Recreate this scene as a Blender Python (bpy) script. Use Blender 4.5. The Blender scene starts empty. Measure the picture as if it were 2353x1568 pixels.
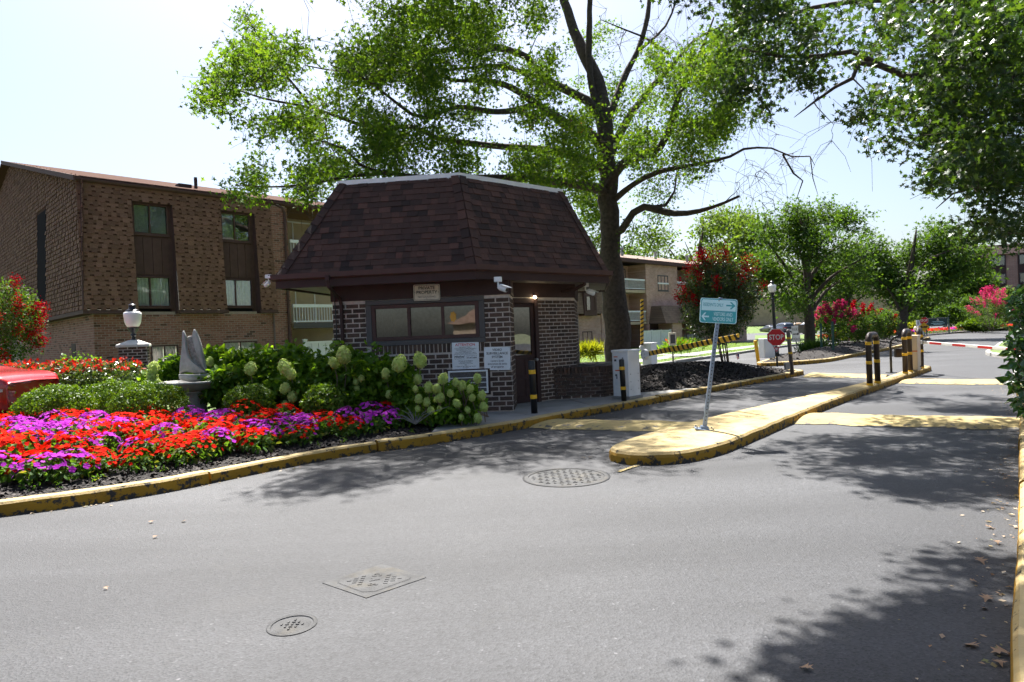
import bpy, math, random
import numpy as np
from mathutils import Vector, Matrix, noise as mnoise

random.seed(7); RNG = np.random.default_rng(7)
SC = bpy.context.scene
COL = SC.collection

# ---------------------------------------------------------------- camera
EYE = 1.6
FOC, IW, IH = 1500.0, 2353.0, 1568.0        # focal length and frame of the photograph, in the same pixels
ROLL = math.radians(2.3)
PITCH = -math.atan(15.0 / FOC)
_c, _s = math.cos(ROLL), math.sin(ROLL)
_FW = Vector((0, math.cos(PITCH), math.sin(PITCH)))
_UP = Vector((0, -math.sin(PITCH), math.cos(PITCH)))
_X = Vector((1, 0, 0))
cam_data = bpy.data.cameras.new('camera')
cam = bpy.data.objects.new('camera', cam_data)
COL.objects.link(cam)
_R = _X * _c - _UP * _s
_U = _X * _s + _UP * _c
cam.matrix_world = Matrix(((_R.x, _U.x, -_FW.x, 0), (_R.y, _U.y, -_FW.y, 0), (_R.z, _U.z, -_FW.z, EYE), (0, 0, 0, 1)))
cam_data.sensor_width = 36.0
cam_data.lens = FOC / IW * 36.0
cam_data.clip_start = 0.1
cam_data.clip_end = 3000
SC.camera = cam

# ---------------------------------------------------------------- sky, sun, exposure
SUN_AZ, SUN_EL = math.radians(-12), math.radians(61)
world = bpy.data.worlds.new('World')
SC.world = world
world.use_nodes = True
wn = world.node_tree.nodes
sky = wn.new('ShaderNodeTexSky')
sky.sky_type = 'NISHITA'
sky.sun_disc = False
sky.sun_elevation = SUN_EL
sky.sun_rotation = SUN_AZ
sky.air_density = 1.0
sky.dust_density = 2.8
sky.ozone_density = 1.0
world.node_tree.links.new(sky.outputs[0], wn['Background'].inputs[0])
wn['Background'].inputs[1].default_value = 0.054
SUND = Vector((math.sin(SUN_AZ) * math.cos(SUN_EL), math.cos(SUN_AZ) * math.cos(SUN_EL), math.sin(SUN_EL)))
sl = bpy.data.lights.new('sun', 'SUN')
sl.energy = 5.0
sl.angle = math.radians(0.55)
sl.color = (1.0, 0.965, 0.92)
sun = bpy.data.objects.new('sun', sl)
COL.objects.link(sun)
sun.rotation_mode = 'QUATERNION'
sun.rotation_quaternion = SUND.to_track_quat('Z', 'Y')
sun.location = SUND * 60
vs = SC.view_settings
vs.view_transform = 'Standard'
vs.look = 'None'
vs.gamma = 1
vs.use_curve_mapping = False
vs.exposure = 1.92
SC.render.engine = 'CYCLES'
SC.cycles.max_bounces = 5
SC.cycles.diffuse_bounces = 3
SC.cycles.glossy_bounces = 3
SC.cycles.transmission_bounces = 4
SC.cycles.adaptive_threshold = 0.03
SC.cycles.transparent_max_bounces = 12
SC.cycles.use_denoising = True

# ---------------------------------------------------------------- measuring: photo pixel -> place
def ray(px, py):
    u = (px - IW / 2) / FOC; v = -(py - IH / 2) / FOC
    return _R * u + _U * v + _FW
def G(px, py, z=0.0):
    d = ray(px, py); t = (z - EYE) / d.z
    return Vector((d.x * t, d.y * t, z))
def A(px, py, Y):
    d = ray(px, py); t = Y / d.y
    return Vector((d.x * t, Y, EYE + d.z * t))
def proj(p):
    q = Vector(p) - Vector((0, 0, EYE)); w = q.dot(_FW)
    if w < .05: return (-9999, -9999)
    return (IW / 2 + q.dot(_R) / w * FOC, IH / 2 - q.dot(_U) / w * FOC)

# ---------------------------------------------------------------- materials
def _nt(name):
    m = bpy.data.materials.new(name); m.use_nodes = True
    nt = m.node_tree
    return m, nt, nt.nodes, nt.links, nt.nodes['Principled BSDF']
def rgba(c): return (c[0], c[1], c[2], 1)
def mat(name, col, rough=.75, var=.12, scale=6., bump=0., bscale=60., metal=0., spec=.4, coat=0., palette=None,
        use='none', col2=None, mix_scale=3., mix_lo=.5, mix_hi=.62, detail=4.):
    """plain procedural surface; use='tone' picks from the palette per piece, 'island' per leaf."""
    m, nt, N, L, B = _nt(name)
    geo = N.new('ShaderNodeNewGeometry')
    pos = geo.outputs['Position']
    n1 = N.new('ShaderNodeTexNoise'); n1.inputs['Scale'].default_value = scale; n1.inputs['Detail'].default_value = detail
    L.new(pos, n1.inputs['Vector'])
    if palette:
        ramp = N.new('ShaderNodeValToRGB')
        els = ramp.color_ramp.elements
        k = len(palette)
        while len(els) < k: els.new(0.5)
        for i, c in enumerate(palette):
            els[i].position = i / max(1, k - 1); els[i].color = rgba(c)
        if use == 'island':
            L.new(geo.outputs['Random Per Island'], ramp.inputs[0])
        else:
            at = N.new('ShaderNodeAttribute'); at.attribute_name = 'tone'
            oi = N.new('ShaderNodeObjectInfo')
            ad = N.new('ShaderNodeMath'); ad.operation = 'ADD'
            L.new(at.outputs['Fac'], ad.inputs[0]); L.new(oi.outputs['Random'], ad.inputs[1])
            fr = N.new('ShaderNodeMath'); fr.operation = 'PINGPONG'; fr.inputs[1].default_value = 1.0
            L.new(ad.outputs[0], fr.inputs[0])
            L.new(fr.outputs[0], ramp.inputs[0])
        base = ramp.outputs[0]
    else:
        r = N.new('ShaderNodeRGB'); r.outputs[0].default_value = rgba(col); base = r.outputs[0]
    if col2 is not None:
        n3 = N.new('ShaderNodeTexNoise'); n3.inputs['Scale'].default_value = mix_scale; n3.inputs['Detail'].default_value = 7
        n3.inputs['Roughness'].default_value = .65
        L.new(pos, n3.inputs['Vector'])
        mr = N.new('ShaderNodeMapRange'); mr.inputs[1].default_value = mix_lo; mr.inputs[2].default_value = mix_hi
        L.new(n3.outputs['Fac'], mr.inputs[0])
        mx = N.new('ShaderNodeMix'); mx.data_type = 'RGBA'
        L.new(mr.outputs[0], mx.inputs[0]); L.new(base, mx.inputs[6]); mx.inputs[7].default_value = rgba(col2)
        base = mx.outputs[2]
    mr2 = N.new('ShaderNodeMapRange'); mr2.inputs[1].default_value = .25; mr2.inputs[2].default_value = .75
    mr2.inputs[3].default_value = 1 - var; mr2.inputs[4].default_value = 1 + var
    L.new(n1.outputs['Fac'], mr2.inputs[0])
    mu = N.new('ShaderNodeMix'); mu.data_type = 'RGBA'; mu.blend_type = 'MULTIPLY'; mu.inputs[0].default_value = 1
    L.new(base, mu.inputs[6])
    cb = N.new('ShaderNodeCombineColor')
    for i in range(3): L.new(mr2.outputs[0], cb.inputs[i])
    L.new(cb.outputs[0], mu.inputs[7])
    L.new(mu.outputs[2], B.inputs['Base Color'])
    B.inputs['Roughness'].default_value = rough
    B.inputs['Metallic'].default_value = metal
    B.inputs['Specular IOR Level'].default_value = spec
    if coat: B.inputs['Coat Weight'].default_value = coat; B.inputs['Coat Roughness'].default_value = .05
    if bump:
        n2 = N.new('ShaderNodeTexNoise'); n2.inputs['Scale'].default_value = bscale; n2.inputs['Detail'].default_value = 5
        L.new(pos, n2.inputs['Vector'])
        bp = N.new('ShaderNodeBump'); bp.inputs['Strength'].default_value = bump; bp.inputs['Distance'].default_value = .02
        L.new(n2.outputs['Fac'], bp.inputs['Height']); L.new(bp.outputs[0], B.inputs['Normal'])
    return m
def leaf_mat(name, palette, trans=.45, tcol=None, rough=.6, spec=.18):
    palette = [tuple(x * .86 for x in c) for c in palette]
    m = mat(name, palette[0], rough=rough, var=.18, scale=.9, palette=palette, use='island', spec=spec)
    nt = m.node_tree; N, L = nt.nodes, nt.links
    B = N['Principled BSDF']; out = N['Material Output']
    src = B.inputs['Base Color'].links[0].from_socket
    tr = N.new('ShaderNodeBsdfTranslucent')
    g = N.new('ShaderNodeMix'); g.data_type = 'RGBA'; g.blend_type = 'MULTIPLY'; g.inputs[0].default_value = 1
    g.inputs[7].default_value = rgba(tcol or (2.0, 1.8, .5))
    L.new(src, g.inputs[6]); L.new(g.outputs[2], tr.inputs['Color'])
    ms = N.new('ShaderNodeMixShader'); ms.inputs[0].default_value = trans
    L.new(B.outputs[0], ms.inputs[1]); L.new(tr.outputs[0], ms.inputs[2])
    L.new(ms.outputs[0], out.inputs['Surface'])
    return m
def glass_mat(name, tint=(1, 1, 1), lo=.1, hi=.75):
    m, nt, N, L, B = _nt(name)
    out = N['Material Output']
    t = N.new('ShaderNodeBsdfTransparent'); t.inputs[0].default_value = rgba(tint)
    g = N.new('ShaderNodeBsdfGlossy'); g.inputs['Roughness'].default_value = .015
    lw = N.new('ShaderNodeLayerWeight'); lw.inputs[0].default_value = .35
    nz = N.new('ShaderNodeTexNoise'); nz.inputs['Scale'].default_value = 1.2
    bp = N.new('ShaderNodeBump'); bp.inputs['Strength'].default_value = .06; bp.inputs['Distance'].default_value = .05
    ge = N.new('ShaderNodeNewGeometry'); L.new(ge.outputs['Position'], nz.inputs['Vector'])
    L.new(nz.outputs['Fac'], bp.inputs['Height']); L.new(bp.outputs[0], g.inputs['Normal'])
    mr = N.new('ShaderNodeMapRange'); mr.inputs[3].default_value = lo; mr.inputs[4].default_value = hi
    L.new(lw.outputs['Facing'], mr.inputs[0])
    ms = N.new('ShaderNodeMixShader'); L.new(mr.outputs[0], ms.inputs[0])
    L.new(t.outputs[0], ms.inputs[1]); L.new(g.outputs[0], ms.inputs[2]); L.new(ms.outputs[0], out.inputs['Surface'])
    N.remove(B)
    return m
def emit_mat(name, col, s):
    m, nt, N, L, B = _nt(name)
    B.inputs['Base Color'].default_value = rgba(col); B.inputs['Emission Color'].default_value = rgba(col); B.inputs['Emission Strength'].default_value = s
    return m
def paint_mat(name, top, side, bare, wear_top=.62, wear_side=.52, scale=5.):
    """weathered traffic paint: bleached tops coloured paler as if sunlit, chipped upright faces darker as if shaded."""
    m, nt, N, L, B = _nt(name)
    geo = N.new('ShaderNodeNewGeometry'); sep = N.new('ShaderNodeSeparateXYZ'); L.new(geo.outputs['True Normal'], sep.inputs[0])
    up = N.new('ShaderNodeMapRange'); up.inputs[1].default_value = .3; up.inputs[2].default_value = .8; L.new(sep.outputs[2], up.inputs[0])
    a = N.new('ShaderNodeMix'); a.data_type = 'RGBA'; L.new(up.outputs[0], a.inputs[0]); a.inputs[6].default_value = rgba(side); a.inputs[7].default_value = rgba(top)  # sunlit top and shaded side put into the colour by face direction
    nz = N.new('ShaderNodeTexNoise'); nz.inputs['Scale'].default_value = scale; nz.inputs['Detail'].default_value = 9; nz.inputs['Roughness'].default_value = .7
    L.new(geo.outputs['Position'], nz.inputs['Vector'])
    th = N.new('ShaderNodeMix'); th.data_type = 'FLOAT'; L.new(up.outputs[0], th.inputs[0]); th.inputs[2].default_value = wear_side; th.inputs[3].default_value = wear_top
    # paint goes first along the edges and at the foot
    eg = N.new('ShaderNodeMath'); eg.operation = 'PINGPONG'; eg.inputs[1].default_value = .5; L.new(up.outputs[0], eg.inputs[0])
    e2 = N.new('ShaderNodeMath'); e2.operation = 'MULTIPLY_ADD'; e2.inputs[1].default_value = -.13; L.new(eg.outputs[0], e2.inputs[0]); L.new(th.outputs[0], e2.inputs[2])
    pz = N.new('ShaderNodeSeparateXYZ'); L.new(geo.outputs['Position'], pz.inputs[0])
    ft = N.new('ShaderNodeMapRange'); ft.inputs[1].default_value = .0; ft.inputs[2].default_value = .05; ft.inputs[3].default_value = -.09; ft.inputs[4].default_value = 0; L.new(pz.outputs[2], ft.inputs[0])
    e3 = N.new('ShaderNodeMath'); e3.operation = 'ADD'; L.new(e2.outputs[0], e3.inputs[0]); L.new(ft.outputs[0], e3.inputs[1])
    sb = N.new('ShaderNodeMath'); sb.operation = 'SUBTRACT'; L.new(nz.outputs['Fac'], sb.inputs[0]); L.new(e3.outputs[0], sb.inputs[1])
    ms = N.new('ShaderNodeMapRange'); ms.inputs[1].default_value = 0; ms.inputs[2].default_value = .05; L.new(sb.outputs[0], ms.inputs[0])
    b = N.new('ShaderNodeMix'); b.data_type = 'RGBA'; L.new(ms.outputs[0], b.inputs[0]); L.new(a.outputs[2], b.inputs[6]); b.inputs[7].default_value = rgba(bare)
    n2 = N.new('ShaderNodeTexNoise'); n2.inputs['Scale'].default_value = 1.7; n2.inputs['Detail'].default_value = 8; L.new(geo.outputs['Position'], n2.inputs['Vector'])
    mr = N.new('ShaderNodeMapRange'); mr.inputs[1].default_value = .3; mr.inputs[2].default_value = .7; mr.inputs[3].default_value = .78; mr.inputs[4].default_value = 1.15
    L.new(n2.outputs['Fac'], mr.inputs[0])
    cb = N.new('ShaderNodeCombineColor'); [L.new(mr.outputs[0], cb.inputs[i]) for i in range(3)]
    mu = N.new('ShaderNodeMix'); mu.data_type = 'RGBA'; mu.blend_type = 'MULTIPLY'; mu.inputs[0].default_value = 1
    L.new(b.outputs[2], mu.inputs[6]); L.new(cb.outputs[0], mu.inputs[7]); L.new(mu.outputs[2], B.inputs['Base Color'])
    B.inputs['Roughness'].default_value = .8; B.inputs['Specular IOR Level'].default_value = .25
    n4 = N.new('ShaderNodeTexNoise'); n4.inputs['Scale'].default_value = 45; n4.inputs['Detail'].default_value = 4; L.new(geo.outputs['Position'], n4.inputs['Vector'])
    bp = N.new('ShaderNodeBump'); bp.inputs['Strength'].default_value = .5; bp.inputs['Distance'].default_value = .01
    L.new(n4.outputs['Fac'], bp.inputs['Height']); L.new(bp.outputs[0], B.inputs['Normal'])
    return m
def asphalt_mat():
    m, nt, N, L, B = _nt('asphalt')
    geo = N.new('ShaderNodeNewGeometry'); pos = geo.outputs['Position']
    def nz(s, d=4, r=.6):
        n = N.new('ShaderNodeTexNoise'); n.inputs['Scale'].default_value = s; n.inputs['Detail'].default_value = d; n.inputs['Roughness'].default_value = r
        L.new(pos, n.inputs['Vector']); return n
    big = nz(.35, 6); fine = nz(130, 3, .7)
    vor = N.new('ShaderNodeTexVoronoi'); vor.inputs['Scale'].default_value = 75; L.new(pos, vor.inputs['Vector'])
    r1 = N.new('ShaderNodeValToRGB'); e = r1.color_ramp.elements
    e[0].position = .3; e[0].color = (.029, .0296, .0322, 1); e[1].position = .72; e[1].color = (.047, .0478, .0508, 1)
    L.new(big.outputs['Fac'], r1.inputs[0])
    # pale and dark aggregate
    r2 = N.new('ShaderNodeValToRGB'); e = r2.color_ramp.elements
    e[0].position = 0; e[0].color = (.35, .35, .35, 1); e[1].position = 1; e[1].color = (3.2, 3.1, 3.0, 1)
    for p, c in ((.35, .8), (.8, 1.12), (.93, 1.35)):
        x = e.new(p); x.color = (c, c, c, 1)
    L.new(vor.outputs['Color'], r2.inputs[0])
    mu = N.new('ShaderNodeMix'); mu.data_type = 'RGBA'; mu.blend_type = 'MULTIPLY'; mu.inputs[0].default_value = .9
    L.new(r1.outputs[0], mu.inputs[6]); L.new(r2.outputs[0], mu.inputs[7])
    # wheel paths and old patches run along the lanes
    mp = N.new('ShaderNodeMapping'); mp.inputs['Rotation'].default_value = (0, 0, math.radians(-45.5)); mp.inputs['Scale'].default_value = (.09, .75, 1); L.new(pos, mp.inputs['Vector'])
    wp_ = N.new('ShaderNodeTexNoise'); wp_.inputs['Scale'].default_value = 1.0; wp_.inputs['Detail'].default_value = 5; L.new(mp.outputs[0], wp_.inputs['Vector'])
    wr = N.new('ShaderNodeMapRange'); wr.inputs[1].default_value = .35; wr.inputs[2].default_value = .65; wr.inputs[3].default_value = .66; wr.inputs[4].default_value = 1.22; L.new(wp_.outputs['Fac'], wr.inputs[0])
    wc = N.new('ShaderNodeCombineColor'); [L.new(wr.outputs[0], wc.inputs[i]) for i in range(3)]
    mw = N.new('ShaderNodeMix'); mw.data_type = 'RGBA'; mw.blend_type = 'MULTIPLY'; mw.inputs[0].default_value = 1
    L.new(mu.outputs[2], mw.inputs[6]); L.new(wc.outputs[0], mw.inputs[7]); mu = mw
    # oil and tyre stains
    st = nz(.9, 7, .7); ms = N.new('ShaderNodeMapRange'); ms.inputs[1].default_value = .56; ms.inputs[2].default_value = .72; L.new(st.outputs['Fac'], ms.inputs[0])
    ms.inputs[4].default_value = .45
    mx = N.new('ShaderNodeMix'); mx.data_type = 'RGBA'; L.new(ms.outputs[0], mx.inputs[0]); L.new(mu.outputs[2], mx.inputs[6]); mx.inputs[7].default_value = (.035, .034, .033, 1)
    # hairline cracks
    vc = N.new('ShaderNodeTexVoronoi'); vc.feature = 'DISTANCE_TO_EDGE'; vc.inputs['Scale'].default_value = .45
    wob = nz(2.2, 5); ad = N.new('ShaderNodeVectorMath'); ad.operation = 'SCALE'; ad.inputs[3].default_value = .7; L.new(wob.outputs['Color'], ad.inputs[0])
    a2 = N.new('ShaderNodeVectorMath'); a2.operation = 'ADD'; L.new(pos, a2.inputs[0]); L.new(ad.outputs[0], a2.inputs[1]); L.new(a2.outputs[0], vc.inputs['Vector'])
    mc = N.new('ShaderNodeMapRange'); mc.inputs[1].default_value = .0; mc.inputs[2].default_value = .011; mc.inputs[3].default_value = .75; mc.inputs[4].default_value = 0; L.new(vc.outputs['Distance'], mc.inputs[0])
    cm = nz(.25, 3); cmr = N.new('ShaderNodeMapRange'); cmr.inputs[1].default_value = .47; cmr.inputs[2].default_value = .56; L.new(cm.outputs['Fac'], cmr.inputs[0])
    mm = N.new('ShaderNodeMath'); mm.operation = 'MULTIPLY'; L.new(mc.outputs[0], mm.inputs[0]); L.new(cmr.outputs[0], mm.inputs[1])
    m2 = N.new('ShaderNodeMix'); m2.data_type = 'RGBA'; L.new(mm.outputs[0], m2.inputs[0]); L.new(mx.outputs[2], m2.inputs[6]); m2.inputs[7].default_value = (.03, .03, .03, 1)
    L.new(m2.outputs[2], B.inputs['Base Color'])
    B.inputs['Roughness'].default_value = .72; B.inputs['Specular IOR Level'].default_value = .45
    bp = N.new('ShaderNodeBump'); bp.inputs['Strength'].default_value = .55; bp.inputs['Distance'].default_value = .006
    L.new(vor.outputs['Distance'], bp.inputs['Height'])
    bp2 = N.new('ShaderNodeBump'); bp2.inputs['Strength'].default_value = .5; bp2.inputs['Distance'].default_value = .006
    L.new(fine.outputs['Fac'], bp2.inputs['Height']); L.new(bp.outputs[0], bp2.inputs['Normal']); L.new(bp2.outputs[0], B.inputs['Normal'])
    return m
def stripe_mat(name, ca, cb_, freq, axis=(1, 0, 1), rough=.55, duty=.5):
    """diagonal tape in two colours, measured along the object's own axes."""
    m, nt, N, L, B = _nt(name)
    tc = N.new('ShaderNodeTexCoord')
    dp = N.new('ShaderNodeVectorMath'); dp.operation = 'DOT_PRODUCT'; dp.inputs[1].default_value = axis; L.new(tc.outputs['Object'], dp.inputs[0])
    mu = N.new('ShaderNodeMath'); mu.operation = 'MULTIPLY'; mu.inputs[1].default_value = freq; L.new(dp.outputs['Value'], mu.inputs[0])
    fr = N.new('ShaderNodeMath'); fr.operation = 'FRACT'; L.new(mu.outputs[0], fr.inputs[0])
    gt = N.new('ShaderNodeMath'); gt.operation = 'GREATER_THAN'; gt.inputs[1].default_value = duty; L.new(fr.outputs[0], gt.inputs[0])
    mx = N.new('ShaderNodeMix'); mx.data_type = 'RGBA'; L.new(gt.outputs[0], mx.inputs[0]); mx.inputs[6].default_value = rgba(ca); mx.inputs[7].default_value = rgba(cb_)
    L.new(mx.outputs[2], B.inputs['Base Color']); B.inputs['Roughness'].default_value = rough
    return m
def wallbrick_mat(name, c1, c2, mortar, bl=.2, bh=.07, rot=0.):
    """brickwork too far off to tell the bricks apart."""
    m, nt, N, L, B = _nt(name)
    geo = N.new('ShaderNodeNewGeometry'); sp = N.new('ShaderNodeSeparateXYZ'); L.new(geo.outputs['Position'], sp.inputs[0])
    a = N.new('ShaderNodeMath'); a.operation = 'ADD'; L.new(sp.outputs[0], a.inputs[0]); L.new(sp.outputs[1], a.inputs[1])
    a2 = N.new('ShaderNodeMath'); a2.operation = 'MULTIPLY'; a2.inputs[1].default_value = .71; L.new(a.outputs[0], a2.inputs[0])
    cv = N.new('ShaderNodeCombineXYZ'); L.new(a2.outputs[0], cv.inputs[0]); L.new(sp.outputs[2], cv.inputs[1])
    b = N.new('ShaderNodeTexBrick'); L.new(cv.outputs[0], b.inputs['Vector'])
    b.inputs['Color1'].default_value = rgba(c1); b.inputs['Color2'].default_value = rgba(c2); b.inputs['Mortar'].default_value = rgba(mortar)
    b.inputs['Scale'].default_value = 1; b.inputs['Brick Width'].default_value = bl; b.inputs['Row Height'].default_value = bh; b.inputs['Mortar Size'].default_value = .008
    n = N.new('ShaderNodeTexNoise'); n.inputs['Scale'].default_value = .8; n.inputs['Detail'].default_value = 5; L.new(geo.outputs['Position'], n.inputs['Vector'])
    mr = N.new('ShaderNodeMapRange'); mr.inputs[1].default_value = .3; mr.inputs[2].default_value = .7; mr.inputs[3].default_value = .82; mr.inputs[4].default_value = 1.15; L.new(n.outputs['Fac'], mr.inputs[0])
    cb = N.new('ShaderNodeCombineColor'); [L.new(mr.outputs[0], cb.inputs[i]) for i in range(3)]
    mu = N.new('ShaderNodeMix'); mu.data_type = 'RGBA'; mu.blend_type = 'MULTIPLY'; mu.inputs[0].default_value = 1
    L.new(b.outputs['Color'], mu.inputs[6]); L.new(cb.outputs[0], mu.inputs[7]); L.new(mu.outputs[2], B.inputs['Base Color']); B.inputs['Roughness'].default_value = .85
    return m

MT = {}
MT['asphalt'] = asphalt_mat()
MT['far_asphalt'] = mat('sunbleached_asphalt', (.09, .09, .09), .85, .15, 1.5, .3, 60)
MT['paint'] = paint_mat('yellow_kerb_paint', (.40, .31, .15), (.31, .165, .014), (.04, .035, .03), .61, .535, 9.)
MT['hump'] = paint_mat('yellow_hump_paint', (.36, .28, .12), (.36, .27, .1), (.1, .095, .085), .575, .57, 6.)
MT['concrete'] = mat('concrete', (.25, .243, .225), .9, .18, 2.5, .35, 70, col2=(.15, .14, .125), mix_scale=1.3, mix_lo=.55, mix_hi=.75)
MT['palestone'] = mat('pale_precast', (.55, .53, .49), .85, .12, 5, .3, 80)
MT['mulch'] = mat('mulch_soil', (.018, .0145, .0125), .95, .5, 18, .9, 50, detail=8)
MT['chip'] = mat('mulch_chip', (.03, .02, .02), .85, .25, 30, palette=[(.008, .006, .0055), (.015, .0115, .01), (.025, .02, .0165), (.038, .031, .026), (.07, .058, .05)], use='island')
MT['lawn'] = mat('lawn_turf', (.07, .12, .018), .9, .3, 2.2, .8, 40, col2=(.1, .125, .03), mix_scale=.6, mix_lo=.45, mix_hi=.7)
MT['soil'] = mat('far_ground', (.1, .11, .06), .95, .3, .5)
MT['booth_brick'] = mat('dark_brown_brick', (.08, .05, .035), .85, .3, 22, .5, 90, palette=[(.040, .026, .020), (.085, .052, .038), (.055, .036, .027), (.11, .066, .048), (.07, .045, .034)], use='tone')
MT['booth_mortar'] = mat('pale_mortar', (.5, .43, .38), .95, .2, 12, .4, 90)
MT['tan_brick'] = mat('tan_brick', (.3, .18, .13), .85, .2, 25, .4, 90, palette=[(.27, .125, .092), (.32, .155, .118), (.225, .1, .074), (.34, .175, .136), (.28, .135, .1), (.085, .045, .034)], use='tone')
MT['tan_mortar'] = mat('buff_mortar', (.34, .265, .23), .95, .15, 12)
MT['shingle_dark'] = mat('dark_brown_shingle', (.06, .035, .03), .92, .25, 60, .6, 220, palette=[(.024, .0145, .0125), (.074, .036, .027), (.045, .024, .019), (.098, .046, .034), (.033, .019, .0155)], use='tone')
MT['shingle_tan'] = mat('weathered_brown_shingle', (.16, .1, .07), .92, .22, 40, .5, 160, palette=[(.155, .08, .052), (.195, .103, .068), (.13, .068, .044), (.22, .118, .08), (.165, .088, .058)], use='tone')
MT['shingle_base'] = mat('shingle_shadow_layer', (.07, .037, .026), .95, .2, 30, spec=.05)
MT['slot_black'] = mat('painted_slot_shade', (.012, .01, .012), .95, .1, 5, spec=.05)  # black that paints the shade inside the end wall recess
MT['trim_dark'] = mat('dark_brown_trim', (.05, .028, .026), .65, .12, 6, spec=.2)
MT['trim_brown'] = mat('brown_trim', (.088, .05, .044), .75, .12, 6, spec=.2)
MT['trim_grey'] = mat('grey_brown_trim', (.075, .068, .066), .6, .1, 5)
MT['white_metal'] = mat('white_painted_metal', (.72, .72, .72), .45, .06, 4, col2=(.5, .47, .43), mix_scale=1.6, mix_lo=.6, mix_hi=.85)
MT['white'] = mat('white_paint', (.75, .75, .74), .5, .05, 4)
MT['sign_white'] = mat('white_sign_face', (.68, .7, .72), .5, .06, 6)
MT['cream'] = mat('cream_sign_face', (.60, .53, .42), .55, .1, 8)
MT['black'] = mat('black_paint', (.012, .012, .013), .4, .2, 8)
MT['ink'] = mat('sign_ink', (.012, .012, .015), .6, .1, 8)
MT['red_ink'] = mat('red_ink', (.5, .02, .02), .6, .1, 8)
MT['brown_post'] = mat('dark_brown_post', (.035, .022, .016), .5, .2, 9)
MT['yellow_band'] = mat('yellow_reflective_band', (.75, .42, .02), .4, .15, 12)
MT['yellow'] = mat('yellow_paint', (.72, .4, .02), .5, .15, 8)
MT['galv'] = mat('galvanised_steel', (.22, .27, .34), .5, .1, 14, metal=.3)
MT['steel'] = mat('grey_steel', (.3, .3, .3), .45, .12, 10, metal=.6)
MT['iron'] = mat('cast_iron', (.06, .06, .06), .75, .3, 9, .5, 70, metal=0., spec=.2, col2=(.075, .068, .055), mix_scale=5, mix_lo=.5, mix_hi=.7)
MT['stone'] = mat('cast_stone', (.33, .32, .295), .9, .22, 5, .5, 110, col2=(.2, .2, .175), mix_scale=3, mix_lo=.5, mix_hi=.7)
MT['stone_rough'] = mat('rough_chiselled_stone', (.26, .25, .225), .95, .45, 22, 1.0, 30)
MT['bark'] = mat('oak_bark', (.06, .046, .036), .95, .5, 10, 1.0, 16, detail=8)
MT['bark_far'] = mat('dark_bark', (.06, .047, .037), .95, .35, 8, .8, 18)
MT['myrtle_bark'] = mat('smooth_tan_bark', (.16, .12, .09), .8, .3, 9)
MT['glass'] = glass_mat('window_glass', (.88, .94, .92), .2, .85)
MT['booth_glass'] = glass_mat('booth_window_glass', (.7, .75, .73), .16, .8)
MT['curtain'] = mat('pale_curtain', (.6, .62, .57), .9, .12, 9)
MT['blind'] = mat('grey_blind', (.3, .3, .3), .8, .1, 9)
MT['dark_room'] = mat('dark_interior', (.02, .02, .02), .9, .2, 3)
MT['stucco'] = mat('cream_stucco', (.46, .36, .24), .9, .08, 3)
MT['globe'] = mat('frosted_lamp_globe', (.8, .79, .76), .25, .04, 6, spec=.6)
MT['lamp_black'] = mat('lamp_black', (.01, .012, .018), .35, .1, 8)
MT['car_red'] = mat('red_car_paint', (.36, .005, .01), .3, .03, 2, coat=1)
MT['rubber'] = mat('tyre_rubber', (.012, .012, .012), .85, .1, 10)
MT['rim'] = mat('wheel_rim', (.35, .35, .36), .35, .05, 8, metal=.8)
MT['car_glass'] = mat('tinted_car_glass', (.015, .018, .02), .06, .02, 2, spec=.8)
MT['lens_red'] = mat('red_lens', (.5, .01, .01), .15, .05, 8, spec=.6)
MT['lens_clear'] = mat('clear_lens', (.6, .6, .62), .12, .05, 8, spec=.7)
MT['orange'] = mat('orange_cone', (.8, .1, .01), .5, .05, 6)
MT['teal'] = mat('teal_sign', (.06, .38, .42), .45, .06, 5)
MT['teal_pale'] = mat('pale_teal_sign', (.6, .84, .86), .45, .05, 5)
MT['stop_red'] = mat('stop_red', (.6, .01, .02), .4, .05, 5)
MT['green_post'] = mat('green_post', (.02, .07, .05), .55, .1, 8)
MT['green_sign'] = mat('dark_green_sign', (.02, .045, .045), .5, .1, 8)
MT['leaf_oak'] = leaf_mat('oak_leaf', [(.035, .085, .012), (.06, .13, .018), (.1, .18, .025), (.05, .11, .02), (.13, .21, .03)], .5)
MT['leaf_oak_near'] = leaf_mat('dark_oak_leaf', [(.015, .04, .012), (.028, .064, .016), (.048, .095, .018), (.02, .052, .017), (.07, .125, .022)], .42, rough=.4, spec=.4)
MT['leaf_dead'] = leaf_mat('dry_oak_leaf', [(.16, .06, .02), (.22, .09, .03), (.12, .05, .02)], .3)
MT['leaf_far'] = leaf_mat('tree_leaf', [(.03, .075, .014), (.05, .11, .02), (.08, .15, .025), (.04, .095, .02)], .42)
MT['leaf_pale'] = leaf_mat('pale_tree_leaf', [(.06, .12, .03), (.09, .16, .04), (.11, .18, .04), (.07, .13, .03)], .42)
MT['leaf_hyd'] = leaf_mat('hydrangea_leaf', [(.04, .1, .01), (.085, .18, .016), (.15, .27, .025), (.06, .14, .014)], .5, rough=.45)
MT['leaf_box'] = leaf_mat('boxwood_leaf', [(.035, .08, .008), (.07, .14, .012), (.12, .2, .02), (.05, .11, .012)], .35, rough=.4)
MT['leaf_pho'] = leaf_mat('hedge_leaf', [(.02, .05, .012), (.04, .085, .018), (.07, .12, .03), (.12, .15, .06)], .3, rough=.3, spec=.6)
MT['leaf_redtip'] = leaf_mat('red_new_leaf', [(.4, .03, .015), (.5, .06, .03), (.3, .02, .015)], .35, tcol=(1.4, .6, .5))
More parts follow.
